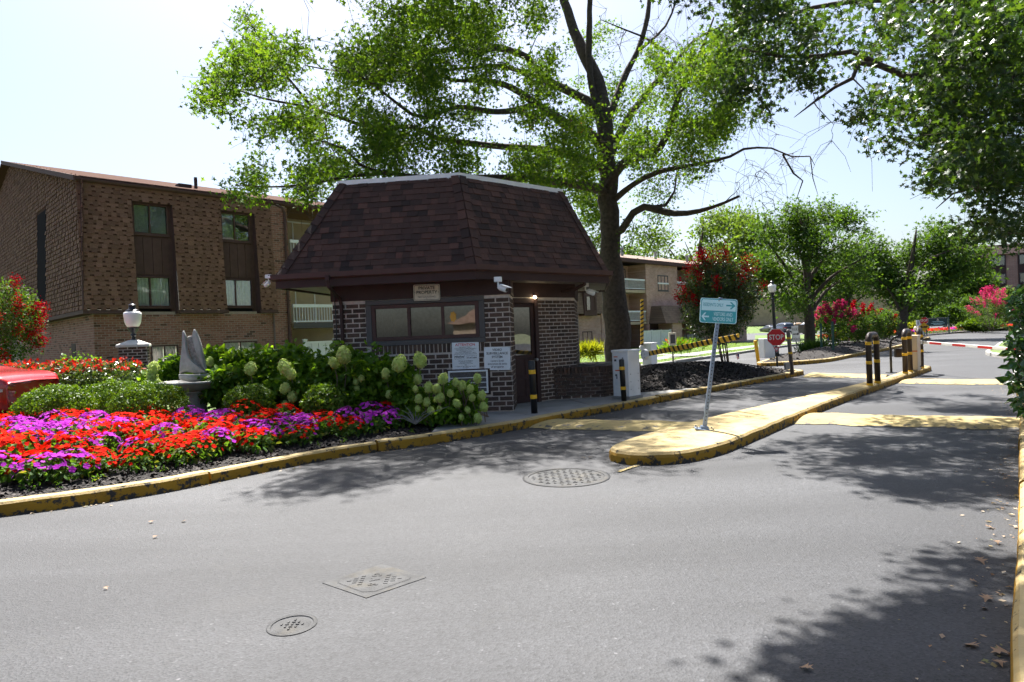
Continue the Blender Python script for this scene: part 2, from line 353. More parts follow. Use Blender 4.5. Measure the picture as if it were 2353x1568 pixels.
MT['leaf_imp'] = leaf_mat('impatiens_leaf', [(.03, .085, .012), (.06, .14, .02), (.09, .19, .03), (.045, .1, .02), (.2, .19, .05)], .4)
MT['leaf_laurel'] = leaf_mat('laurel_leaf', [(.02, .06, .018), (.035, .09, .025), (.05, .12, .03)], .3, rough=.25, spec=.7)
MT['leaf_yellow'] = leaf_mat('golden_shrub_leaf', [(.2, .24, .02), (.28, .3, .03), (.14, .2, .02)], .4)
MT['petal_red'] = leaf_mat('red_petal', [(.62, .012, .004), (.7, .02, .006), (.52, .008, .004), (.72, .035, .008)], .3, tcol=(1.1, .9, .7), rough=.9, spec=.05)
MT['petal_pink'] = leaf_mat('purple_petal', [(.4, .03, .43), (.48, .06, .5), (.33, .02, .36), (.55, .12, .56)], .3, tcol=(1.1, .9, 1.1), rough=.9, spec=.05)
MT['petal_lime'] = leaf_mat('lime_petal', [(.55, .68, .2), (.64, .76, .28), (.48, .6, .15), (.7, .8, .38)], .45, tcol=(1.1, 1.1, .8))
MT['petal_crepe'] = leaf_mat('crimson_petal', [(.4, .004, .014), (.5, .008, .02), (.3, .003, .01)], .15, tcol=(1.1, .8, .8), rough=.9, spec=.05)
MT['petal_magenta'] = leaf_mat('rose_petal', [(.62, .04, .16), (.7, .07, .22), (.55, .03, .13)], .3, tcol=(1.1, .8, .9), rough=.9, spec=.05)
MT['petal_orange'] = leaf_mat('coral_petal', [(.7, .08, .02), (.65, .14, .05), (.6, .03, .03)], .3, tcol=(1.1, .9, .8), rough=.9, spec=.05)
MT['grass'] = leaf_mat('grass_blade', [(.1, .19, .02), (.14, .24, .03), (.18, .27, .05)], .4)
MT['litter'] = leaf_mat('fallen_leaf', [(.4, .3, .2), (.5, .42, .32), (.25, .14, .08), (.2, .22, .1)], .2)
MT['far_brick'] = wallbrick_mat('far_tan_brick', (.36, .195, .14), (.47, .28, .215), (.52, .43, .37), .26, .1)
MT['far_brick_dark'] = wallbrick_mat('far_red_brick', (.28, .15, .11), (.36, .2, .155), (.34, .27, .23))
MT['far_tan'] = wallbrick_mat('far_buff_brick', (.3, .22, .16), (.35, .26, .19), (.33, .27, .21))
MT['far_shingle'] = wallbrick_mat('far_brown_shingle', (.14, .085, .06), (.2, .13, .09), (.08, .05, .04), .22, .16)

# ---------------------------------------------------------------- builders
MW = {}
def _link(o, parent=None):
    COL.objects.link(o)
    if parent is not None:
        o.parent = parent
        MW[o.name] = MW.get(parent.name, Matrix()) @ o.matrix_basis
    else:
        MW[o.name] = o.matrix_basis.copy()
    return o
def thing(name, label, cat, loc=(0, 0, 0), rotz=0., group=None, rot=None):
    o = bpy.data.objects.new(name, None)
    o.empty_display_size = .1
    o.location = loc
    o.rotation_euler = rot if rot else (0, 0, rotz)
    o['label'] = label; o['category'] = cat
    if group: o['group'] = group
    _link(o)
    MW[o.name] = Matrix.Translation(Vector(loc)) @ o.rotation_euler.to_matrix().to_4x4()
    return o
def tag(o, label=None, cat=None, group=None, kind=None):
    if label: o['label'] = label
    if cat: o['category'] = cat
    if group: o['group'] = group
    if kind: o['kind'] = kind
    return o
def struct(name, label=None, loc=(0, 0, 0)):
    o = bpy.data.objects.new(name, None); o.empty_display_size = .1; loc = tuple(loc) + (0,) * (3 - len(loc)); o.location = loc
    o['kind'] = 'structure'
    if label: o['label'] = label
    _link(o); MW[o.name] = Matrix.Translation(Vector(loc))
    return o

class MB:
    def __init__(s): s.v = []; s.f = []; s.t = []; s.m = []
    def face(s, pts, tone=0., m=0):
        i = len(s.v); s.v += [tuple(p) for p in pts]; s.f.append(tuple(range(i, i + len(pts)))); s.t.append(tone); s.m.append(m)
    def box8(s, P, tone=0., m=0):
        i = len(s.v); s.v += [tuple(p) for p in P]
        for q in ((0, 3, 2, 1), (4, 5, 6, 7), (0, 1, 5, 4), (1, 2, 6, 5), (2, 3, 7, 6), (3, 0, 4, 7)):
            s.f.append(tuple(i + k for k in q)); s.t.append(tone); s.m.append(m)
    def box(s, c, d, rz=0., tone=0., m=0):
        cx, cy, cz = c; x, y, z = d[0] / 2, d[1] / 2, d[2] / 2
        ca, sa = math.cos(rz), math.sin(rz)
        P = []
        for k in (-z, z):
            for a, b in ((-x, -y), (x, -y), (x, y), (-x, y)):
                P.append((cx + a * ca - b * sa, cy + a * sa + b * ca, cz + k))
        s.box8(P, tone, m)
    def obox(s, o, ax, ay, az, tone=0., m=0):
        """box from corner o along three edge vectors"""
        o, ax, ay, az = Vector(o), Vector(ax), Vector(ay), Vector(az)
        s.box8([o, o + ax, o + ax + ay, o + ay, o + az, o + ax + az, o + ax + ay + az, o + ay + az], tone, m)
    def tube(s, path, rad, n=8, cap=True, tone=0., m=0, squash=None):
        path = [Vector(p) for p in path]
        if not hasattr(rad, '__len__'): rad = [rad] * len(path)
        base = len(s.v); prev = None
        for i, p in enumerate(path):
            d = (path[min(i + 1, len(path) - 1)] - path[max(i - 1, 0)])
            if d.length < 1e-9: d = Vector((0, 0, 1))
            d.normalize()
            if prev is None:
                a = d.cross(Vector((0, 0, 1)))
                if a.length < .05: a = d.cross(Vector((1, 0, 0)))
                a.normalize()
            else:
                a = prev - d * prev.dot(d)
                if a.length < 1e-6: a = d.cross(Vector((1, 0, .3)))
                a.normalize()
            prev = a; b = d.cross(a)
            for k in range(n):
                t = 2 * math.pi * k / n
                s.v.append(tuple(p + (a * math.cos(t) + b * math.sin(t)) * rad[i]))
        for i in range(len(path) - 1):
            for k in range(n):
                q = base + i * n
                s.f.append((q + k, q + (k + 1) % n, q + n + (k + 1) % n, q + n + k)); s.t.append(tone); s.m.append(m)
        if cap:
            s.f.append(tuple(base + k for k in reversed(range(n)))); s.t.append(tone); s.m.append(m)
            q = base + (len(path) - 1) * n
            s.f.append(tuple(q + k for k in range(n))); s.t.append(tone); s.m.append(m)
    def lathe(s, prof, c=(0, 0, 0), n=24, tone=0., m=0):
        base = len(s.v); k = len(prof)
        for r, z in prof:
            for j in range(n):
                t = 2 * math.pi * j / n
                s.v.append((c[0] + r * math.cos(t), c[1] + r * math.sin(t), c[2] + z))
        for i in range(k - 1):
            for j in range(n):
                q = base + i * n
                s.f.append((q + j, q + (j + 1) % n, q + n + (j + 1) % n, q + n + j)); s.t.append(tone); s.m.append(m)
        s.f.append(tuple(base + j for j in reversed(range(n)))); s.t.append(tone); s.m.append(m)
        q = base + (k - 1) * n
        s.f.append(tuple(q + j for j in range(n))); s.t.append(tone); s.m.append(m)
    def prism(s, poly, z0, z1, tone=0., m=0):
        i = len(s.v); n = len(poly)
        s.v += [(p[0], p[1], z0) for p in poly] + [(p[0], p[1], z1) for p in poly]
        s.f.append(tuple(i + n + k for k in range(n))); s.t.append(tone); s.m.append(m)
        s.f.append(tuple(i + k for k in reversed(range(n)))); s.t.append(tone); s.m.append(m)
        for k in range(n):
            s.f.append((i + k, i + (k + 1) % n, i + n + (k + 1) % n, i + n + k)); s.t.append(tone); s.m.append(m)
    def slab(s, poly3, thick, nrm, tone=0., m=0):
        """flat outline poly3 given thickness along nrm"""
        i = len(s.v); n = len(poly3); nv = Vector(nrm) * thick
        s.v += [tuple(Vector(p)) for p in poly3] + [tuple(Vector(p) + nv) for p in poly3]
        s.f.append(tuple(i + n + k for k in range(n))); s.t.append(tone); s.m.append(m)
        s.f.append(tuple(i + k for k in reversed(range(n)))); s.t.append(tone); s.m.append(m)
        for k in range(n):
            s.f.append((i + k, i + (k + 1) % n, i + n + (k + 1) % n, i + n + k)); s.t.append(tone); s.m.append(m)
    def build(s, name, mats, parent=None, smooth=False, bevel=0., world=False, subsurf=0):
        me = bpy.data.meshes.new(name)
        V = s.v
        if world and parent is not None:
            im = MW[parent.name].inverted(); V = [tuple(im @ Vector(p)) for p in V]
        me.from_pydata(V, [], s.f)
        if not isinstance(mats, (list, tuple)): mats = [mats]
        for x in mats: me.materials.append(MT[x] if isinstance(x, str) else x)
        a = me.attributes.new('tone', 'FLOAT', 'FACE'); a.data.foreach_set('value', np.array(s.t, 'f'))
        if len(mats) > 1: me.polygons.foreach_set('material_index', np.array(s.m, 'i'))
        if smooth: me.polygons.foreach_set('use_smooth', np.ones(len(s.f), bool))
        me.update()
        o = bpy.data.objects.new(name, me)
        if bevel:
            b = o.modifiers.new('bevel', 'BEVEL'); b.width = bevel; b.segments = 2; b.limit_method = 'ANGLE'; b.angle_limit = math.radians(40)
        if subsurf:
            b = o.modifiers.new('sub', 'SUBSURF'); b.levels = b.render_levels = subsurf
        return _link(o, parent)

def np_mesh(name, V, F, mats, parent=None, mi=None, smooth=False, world=False):
    V = np.asarray(V, 'f'); F = np.asarray(F, 'i')
    if world and parent is not None:
        im = np.array(MW[parent.name].inverted(), 'f'); V = V @ im[:3, :3].T + im[:3, 3]
    me = bpy.data.meshes.new(name)
    k = F.shape[1]
    me.vertices.add(len(V)); me.vertices.foreach_set('co', V.ravel())
    me.loops.add(F.size); me.loops.foreach_set('vertex_index', F.ravel())
    me.polygons.add(len(F)); me.polygons.foreach_set('loop_start', np.arange(0, F.size, k, dtype='i'))
    if not isinstance(mats, (list, tuple)): mats = [mats]
    for x in mats: me.materials.append(MT[x] if isinstance(x, str) else x)
    if mi is not None: me.polygons.foreach_set('material_index', np.asarray(mi, 'i'))
    if smooth: me.polygons.foreach_set('use_smooth', np.ones(len(F), bool))
    me.update(calc_edges=True); me.validate()
    return _link(bpy.data.objects.new(name, me), parent)

# ---- leaves
LEAF = {}
LEAF['diamond'] = (np.array([[0, 0, 0], [.45, .28, .07], [1, 0, -.06], [.45, -.28, .07]]), [[0, 2, 1], [0, 3, 2]])
LEAF['broad'] = (np.array([[0, 0, 0], [.3, .26, .06], [.65, .22, .05], [1, 0, -.1], [.65, -.22, .05], [.3, -.26, .06], [.5, 0, 0]]),
                 [[0, 6, 1], [1, 6, 2], [2, 6, 3], [3, 6, 4], [4, 6, 5], [5, 6, 0]])
_o = [(0, 0, 0), (.22, .09, 0), (.2, .36, .03), (.42, .12, 0), (.52, .46, .03), (.66, .12, 0), (1, 0, -.08), (.66, -.12, 0), (.52, -.46, .03), (.42, -.12, 0), (.2, -.36, .03), (.22, -.09, 0)]
LEAF['oak'] = (np.array(_o), [[0, 11, 1], [1, 3, 2], [3, 5, 4], [5, 7, 6], [7, 9, 8], [9, 11, 10], [1, 11, 3], [11, 9, 3], [3, 9, 5], [9, 7, 5]])
_o = [(0, 0, 0), (.3, .1, 0), (.35, .45, .05), (.6, .1, 0), (1, 0, -.08), (.6, -.1, 0), (.35, -.45, .05), (.3, -.1, 0)]
LEAF['oak_lo'] = (np.array(_o), [[0, 7, 1], [1, 3, 2], [3, 5, 4], [5, 7, 6], [1, 7, 3], [7, 5, 3]])
_f = [(0, 0, 0)] + [(math.cos(a) * .5 * (1 if i % 2 == 0 else .82), math.sin(a) * .5 * (1 if i % 2 == 0 else .82), .06 if i % 2 == 0 else 0) for i, a in enumerate(np.linspace(0, 2 * math.pi, 10, endpoint=False))]
LEAF['flower'] = (np.array(_f), [[0, 1 + i, 1 + (i + 1) % 10] for i in range(10)])
LEAF['petal4'] = (np.array([[-.5, 0, .06], [0, -.5, .06], [.5, 0, .06], [0, .5, .06]]), [[0, 1, 2], [0, 2, 3]])
LEAF['blade'] = (np.array([[0, -.06, 0], [0, .06, 0], [1, 0, 0]]), [[0, 1, 2]])
def leaf_geo(P, size, kind, rng, updir=None, up_bias=.8, droop=.2, flat=None):
    """P (N,3) places; returns V,F for N leaves turned at random about them"""
    P = np.asarray(P, float); N = len(P)
    T, F = LEAF[kind]; F = np.array(F)
    size = np.broadcast_to(np.asarray(size, float), (N,)) * rng.uniform(.7, 1.25, N)
    n = rng.normal(size=(N, 3))
    n /= np.linalg.norm(n, axis=1)[:, None]
    if updir is None: updir = np.array([0, 0, 1.])
    n = n + np.asarray(updir) * up_bias
    n /= np.linalg.norm(n, axis=1)[:, None] + 1e-9
    d = rng.normal(size=(N, 3)); d[:, 2] -= droop
    d -= n * (d * n).sum(1)[:, None]; d /= np.linalg.norm(d, axis=1)[:, None] + 1e-9
    b = np.cross(n, d)
    V = P[:, None, :] + size[:, None, None] * (T[None, :, 0:1] * d[:, None, :] + T[None, :, 1:2] * b[:, None, :] + T[None, :, 2:3] * n[:, None, :])
    k = len(T)
    FF = F[None] + (np.arange(N) * k)[:, None, None]
    return V.reshape(-1, 3), FF.reshape(-1, 3)

# ---- many alike pieces: the largest in view one by one, the rest as one joined part
def unit_piece(name, kind, m):
    out = []
    for i in range(6):
        b = MB(); t = i / 6 * 2
        if kind == 'brick':
            h = .5; e = .46
            q = [(-h, -h, -h), (h, -h, -h), (h, -h, h), (-h, -h, h)]
            f = [(-e, h, -e), (e, h, -e), (e, h, e), (-e, h, e)]
            b.face([f[1], f[0], f[3], f[2]], t)
            for k in range(4): b.face([q[k], q[(k + 1) % 4], f[(k + 1) % 4], f[k]][::-1], t)
        elif kind == 'shingle':
            P = [(-.5, 0, -.5), (.5, 0, -.5), (.5, 1, -.5), (-.5, 1, -.5), (-.5, .0, .5), (.5, .0, .5), (.5, .25, .5), (-.5, .25, .5)]
            b.face([P[2], P[3], P[7], P[6]], t); b.face([P[0], P[1], P[2], P[3]][::-1], t)
            b.face([P[0], P[3], P[7], P[4]][::-1], t); b.face([P[1], P[2], P[6], P[5]], t)
        me = bpy.data.meshes.new(name); me.from_pydata(b.v, [], b.f); me.materials.append(MT[m])
        a = me.attributes.new('tone', 'FLOAT', 'FACE'); a.data.foreach_set('value', np.array(b.t, 'f')); me.update()
        out.append((me, b))
    return out
def pieces(parent, name, items, kind, m, limit=300, rest=None, occ=None):
    """items: 4x4 matrices (world) of unit pieces"""
    units = unit_piece(name, kind, m)
    im = MW[parent.name].inverted()
    sc = []
    for M in items:
        c = M.to_translation(); px, py = proj(c)
        w = M.col[0].to_3d().length; h = M.col[2].to_3d().length
        n = M.col[1].to_3d().normalized(); v = (Vector((0, 0, EYE)) - c); dist = v.length
        a = w * h * max(0, n.dot(v / dist)) / dist ** 2
        if not (-10 < px < IW + 10 and -10 < py < IH + 10): a = 0
        if occ and occ(px, py): a *= .01
        sc.append(a)
    order = sorted(range(len(items)), key=lambda i: -sc[i])
    own = [i for i in order[:limit] if sc[i] > 0]
    ownset = set(own)
    for i in own:
        o = bpy.data.objects.new(name, units[random.randrange(6)][0])
        o.matrix_local = im @ items[i]
        COL.objects.link(o); o.parent = parent
    left = [i for i in range(len(items)) if i not in ownset]
    if left:
        b = MB()
        T = units[0][1]
        for i in left:
            M = im @ items[i]; k = len(b.v); t = random.random() * 2
            b.v += [tuple(M @ Vector(p)) for p in T.v]
            b.f += [tuple(k + j for j in f) for f in T.f]; b.t += [t] * len(T.f); b.m += [0] * len(T.f)
        o = b.build(rest or name + '_field', m, parent); o['kind'] = 'stuff'
def pm(c, ax, ay, az):
    return Matrix(((ax.x, ay.x, az.x, c.x), (ax.y, ay.y, az.y, c.y), (ax.z, ay.z, az.z, c.z), (0, 0, 0, 1)))
ZV = Vector((0, 0, 1))
def brick_items(O, dx, n, L, z0, z1, holes=(), bl=.25, bh=.078, mo=.016, proud=.012, soldier=None):
    """running bond on an upright wall plane: O start, dx along, n outward; holes (u0,u1,z0,z1)"""
    O, dx, n = Vector(O), Vector(dx).normalized(), Vector(n).normalized()
    out = []; k = 0; z = z0
    while z + bh <= z1 + .01:
        u = -(bl + mo) / 2 if k % 2 else 0.
        spans = []
        while u < L:
            spans.append((max(u, 0.), min(u + bl, L))); u += bl + mo
        for a, b in spans:
            segs = [(a, b)]
            for h0, h1, hz0, hz1 in holes:
                if z + bh > hz0 + .005 and z < hz1 - .005:
                    ns = []
                    for p, q in segs:
                        if q <= h0 or p >= h1: ns.append((p, q)); continue
                        if p < h0: ns.append((p, h0))
                        if q > h1: ns.append((h1, q))
                    segs = ns
            for p, q in segs:
                if q - p < .035: continue
                pr = proud + random.uniform(-.003, .003)
                c = O + dx * ((p + q) / 2) + n * (pr - .02) + ZV * (z + bh / 2)
                out.append(pm(c, dx * (q - p), n * .04, ZV * bh))
        k += 1; z += bh + mo
    return out
def shingle_items(B0, B1, T0, T1, expo, wmin, wmax, thick, n, holes=(), lift=.004, gap=0.):
    """courses on a sloping quad: bottom edge B0-B1, top edge T0-T1"""
    B0, B1, T0, T1, n = Vector(B0), Vector(B1), Vector(T0), Vector(T1), Vector(n).normalized()
    out = []; H = ((T0 + T1) / 2 - (B0 + B1) / 2).length
    rows = max(1, round(H / expo)); up = ((T0 + T1) / 2 - (B0 + B1) / 2).normalized()
    for r in range(rows):
        t = r / rows; tc = (r + .5) / rows
        a, b = B0.lerp(T0, tc), B1.lerp(T1, tc)
        dx = (b - a); L = dx.length; dx.normalize()
        upv = n.cross(dx); upv = upv if upv.z > 0 else -upv
        if gap:
            cuts = [(0., L)]
            for h0, h1, hz0, hz1 in holes:
                if hz0 < a.z < hz1: cuts = [x for c0, c1 in cuts for x in ((c0, min(c1, h0)), (max(c0, h1), c1)) if x[1] - x[0] > .05]
            for c0, c1 in cuts:
                out.append(pm(a + dx * ((c0 + c1) / 2) + upv * (H / rows * .18) + n * .002, dx * (c1 - c0), n * thick * .5, upv * (H / rows * .62)))
        u = 0. if not gap else -random.uniform(0, .3)
        while u < L - .01:
            w = random.uniform(wmin, wmax); w = min(w, L - u)
            if L - u - w < wmin * .4: w = L - u
            p, q = u, u + w; u += w
            if gap: u += random.uniform(gap * .5, gap)
            segs = [(max(p, 0.), q)] if q > .02 else []
            zc = a.z
            for h0, h1, hz0, hz1 in holes:
                if hz0 < zc < hz1:
                    ns = []
                    for s0, s1 in segs:
                        if s1 <= h0 or s0 >= h1: ns.append((s0, s1)); continue
                        if s0 < h0: ns.append((s0, h0))
                        if s1 > h1: ns.append((h1, s1))
                    segs = ns
            for s0, s1 in segs:
                if s1 - s0 < .02: continue
                th = thick * random.choice((.55, 1.0, 1.0, .6))
                c = a + dx * ((s0 + s1) / 2) + n * (lift + random.uniform(0, .002))
                out.append(pm(c, dx * (s1 - s0 - .004), n * th, upv * (H / rows * 1.06)))
    return out
def txt(body, size, loc, parent, m, align='CENTER', bold=0., sx=1., rot=(math.pi / 2, 0, 0), ex=.001, name='lettering', shear=0.):
    cu = bpy.data.curves.new(name, 'FONT'); cu.body = body; cu.size = size; cu.align_x = align; cu.align_y = 'CENTER'
    cu.offset = bold; cu.extrude = ex; cu.resolution_u = 3; cu.shear = shear
    cu.materials.append(MT[m])
    tmp = bpy.data.objects.new(name, cu)
    me = bpy.data.meshes.new_from_object(tmp)
    bpy.data.objects.remove(tmp); bpy.data.curves.remove(cu)
    if not me.materials: me.materials.append(MT[m])
    o = bpy.data.objects.new(name, me); o.location = loc; o.rotation_euler = rot; o.scale = (sx, 1, 1)
    return _link(o, parent)
def catmull(P, step=.25):
    P = [Vector((p[0], p[1], p[2] if len(p) > 2 else 0)) for p in P]
    out = []
    for i in range(len(P) - 1):
        p0, p1, p2, p3 = P[max(i - 1, 0)], P[i], P[i + 1], P[min(i + 2, len(P) - 1)]
        n = max(1, int((p2 - p1).length / step))
        for k in range(n):
            t = k / n
            out.append(.5 * ((2 * p1) + (p2 - p0) * t + (2 * p0 - 5 * p1 + 4 * p2 - p3) * t * t + (3 * p1 - p0 - 3 * p2 + p3) * t ** 3))
    out.append(P[-1]); return out
def kerb(name, label, path, width=.17, h=.14, seg=2.4, m='paint', jitter=.013):
    """kerb stones along a road edge; what they hold back lies to the left of the path"""
    root = struct(name, label, tuple(path[0]))
    P = catmull(path, .3)
    D = [0.]
    for a, b in zip(P, P[1:]): D.append(D[-1] + (b - a).length)
    prof = [(0, -.03), (.006, h * .6), (.014, h - .022), (.035, h), (width - .02, h + .004), (width, h - .01), (width, -.03)]
    def at(d):
        for i in range(len(D) - 1):
            if D[i + 1] >= d: 
                t = (d - D[i]) / max(1e-6, D[i + 1] - D[i]); return P[i].lerp(P[i + 1], t), (P[i + 1] - P[i]).normalized()
        return P[-1], (P[-1] - P[-2]).normalized()
    d = 0.
    while d < D[-1] - .05:
        e = min(d + seg * random.uniform(.9, 1.1), D[-1])
        if D[-1] - e < .5: e = D[-1]
        b = MB(); rings = []
        n = max(2, int((e - d) / .16))
        dz = random.uniform(-jitter, jitter); do = random.uniform(-jitter, jitter)
        for k in range(n + 1):
            c, t = at(d + .014 + (e - d - .028) * k / n)
            nn = Vector((-t.y, t.x, 0))
            ring = []
            for j, (o, z) in enumerate(prof):
                w = mnoise.noise(Vector((c.x * 3 + j * 5, c.y * 3, j))) * .007
                q = c + nn * (o + do + w); ring.append((q.x, q.y, c.z + z + dz + (w if 0 < j < 6 else 0)))
            rings.append(ring)
        base = 0
        for r in rings: b.v += r
        m_ = len(prof)
        for k in range(n):
            for j in range(m_ - 1):
                b.f.append((k * m_ + j, (k + 1) * m_ + j, (k + 1) * m_ + j + 1, k * m_ + j + 1)); b.t.append(0); b.m.append(0)
        b.f.append(tuple(range(m_))); b.t.append(0); b.m.append(0)
        b.f.append(tuple(reversed(range(n * m_, (n + 1) * m_)))); b.t.append(0); b.m.append(0)
        b.build('kerb_stone', m, root, world=True)
        d = e
    return root
def sheet(name, label, poly, z, m, thick=.0, kind='structure'):
    b = MB()
    if thick: b.prism([(p[0], p[1]) for p in poly], z - thick, z)
    else: b.face([(p[0], p[1], z) for p in poly])
    # counter-clockwise check
    a = sum(poly[i][0] * poly[(i + 1) % len(poly)][1] - poly[(i + 1) % len(poly)][0] * poly[i][1] for i in range(len(poly)))
    if a < 0:
        b = MB()
        poly = list(reversed(poly))
        if thick: b.prism([(p[0], p[1]) for p in poly], z - thick, z)
        else: b.face([(p[0], p[1], z) for p in poly])
    o = b.build(name, m); o['kind'] = kind
    if label: o['label'] = label
    return o
def seg_dist(P, poly):
    P = np.asarray(P, float)[:, :2]; d = np.full(len(P), 1e9)
    q = np.array([(p[0], p[1]) for p in poly])
    for i in range(len(q)):
        a, b = q[i], q[(i + 1) % len(q)]; ab = b - a; L2 = (ab ** 2).sum() + 1e-12
        t = np.clip(((P - a) @ ab) / L2, 0, 1); d = np.minimum(d, np.linalg.norm(P - (a + t[:, None] * ab), axis=1))
    return d
def inside(P, poly):
    P = np.asarray(P, float); q = np.array([(p[0], p[1]) for p in poly]); r = np.zeros(len(P), bool)
    j = len(q) - 1
    for i in range(len(q)):
        c = ((q[i, 1] > P[:, 1]) != (q[j, 1] > P[:, 1])) & (P[:, 0] < (q[j, 0] - q[i, 0]) * (P[:, 1] - q[i, 1]) / (q[j, 1] - q[i, 1] + 1e-12) + q[i, 0])
        r ^= c; j = i
    return r
class Bed:
    """mounded planting bed: height follows the distance from its edge"""
    def __init__(s, name, label, poly, z0, rise, reach, m='mulch'):
        s.poly = [(p[0], p[1]) for p in catmull(list(poly) + [poly[0]], .5)][:-1]
        s.z0, s.rise, s.reach = z0, rise, reach
        q = np.array(s.poly); c = q.mean(0)
        lv = [1, .97, .92, .85, .77, .68, .58, .48, .37, .25, .12]
        V = []; F = []
        n = len(q)
        for l in lv:
            P = c + (q - c) * l; z = s.z(P)
            V += [(P[i, 0], P[i, 1], z[i]) for i in range(n)]
        for k in range(len(lv) - 1):
            for i in range(n):
                j = (i + 1) % n; F.append((k * n + i, k * n + j, (k + 1) * n + j, (k + 1) * n + i))
        V.append((c[0], c[1], float(s.z(c[None])[0])))
        b = MB(); b.v = [tuple(map(float, v)) for v in V]; b.f = F + [((len(lv) - 1) * n + i, (len(lv) - 1) * n + (i + 1) % n, len(V) - 1) for i in range(n)]
        b.t = [0] * len(b.f); b.m = [0] * len(b.f)
        s.o = b.build(name, m, smooth=True); s.o['kind'] = 'structure'; s.o['label'] = label
    def z(s, P):
        P = np.asarray(P, float); d = seg_dist(P, s.poly); t = np.clip(d / s.reach, 0, 1)
        nz = np.array([mnoise.noise(Vector((p[0] * 1.1, p[1] * 1.1, 0))) for p in P]) * .03 * t
        return s.z0 + s.rise * (t * t * (3 - 2 * t)) + nz
    def sample(s, n, rng, test=None):
        q = np.array(s.poly); lo, hi = q.min(0), q.max(0)
        P = rng.uniform(lo, hi, (n, 2)); P = P[inside(P, s.poly)]
        if test is not None: P = P[test(P)]
        return np.c_[P, s.z(P)]
def chips(name, label, P, rng, size=.035, parent=None):
    V, F = leaf_geo(P + np.array([0, 0, .008]), rng.uniform(.5, 1.4, len(P)) * size, 'petal4', rng, up_bias=1.6, droop=0)
    V = V.reshape(-1, 4, 3)
    o = np_mesh(name, V.reshape(-1, 3), F, 'chip', parent); o['kind'] = 'stuff'
    if parent is None: o['label'] = label; o['category'] = 'mulch'
    return o

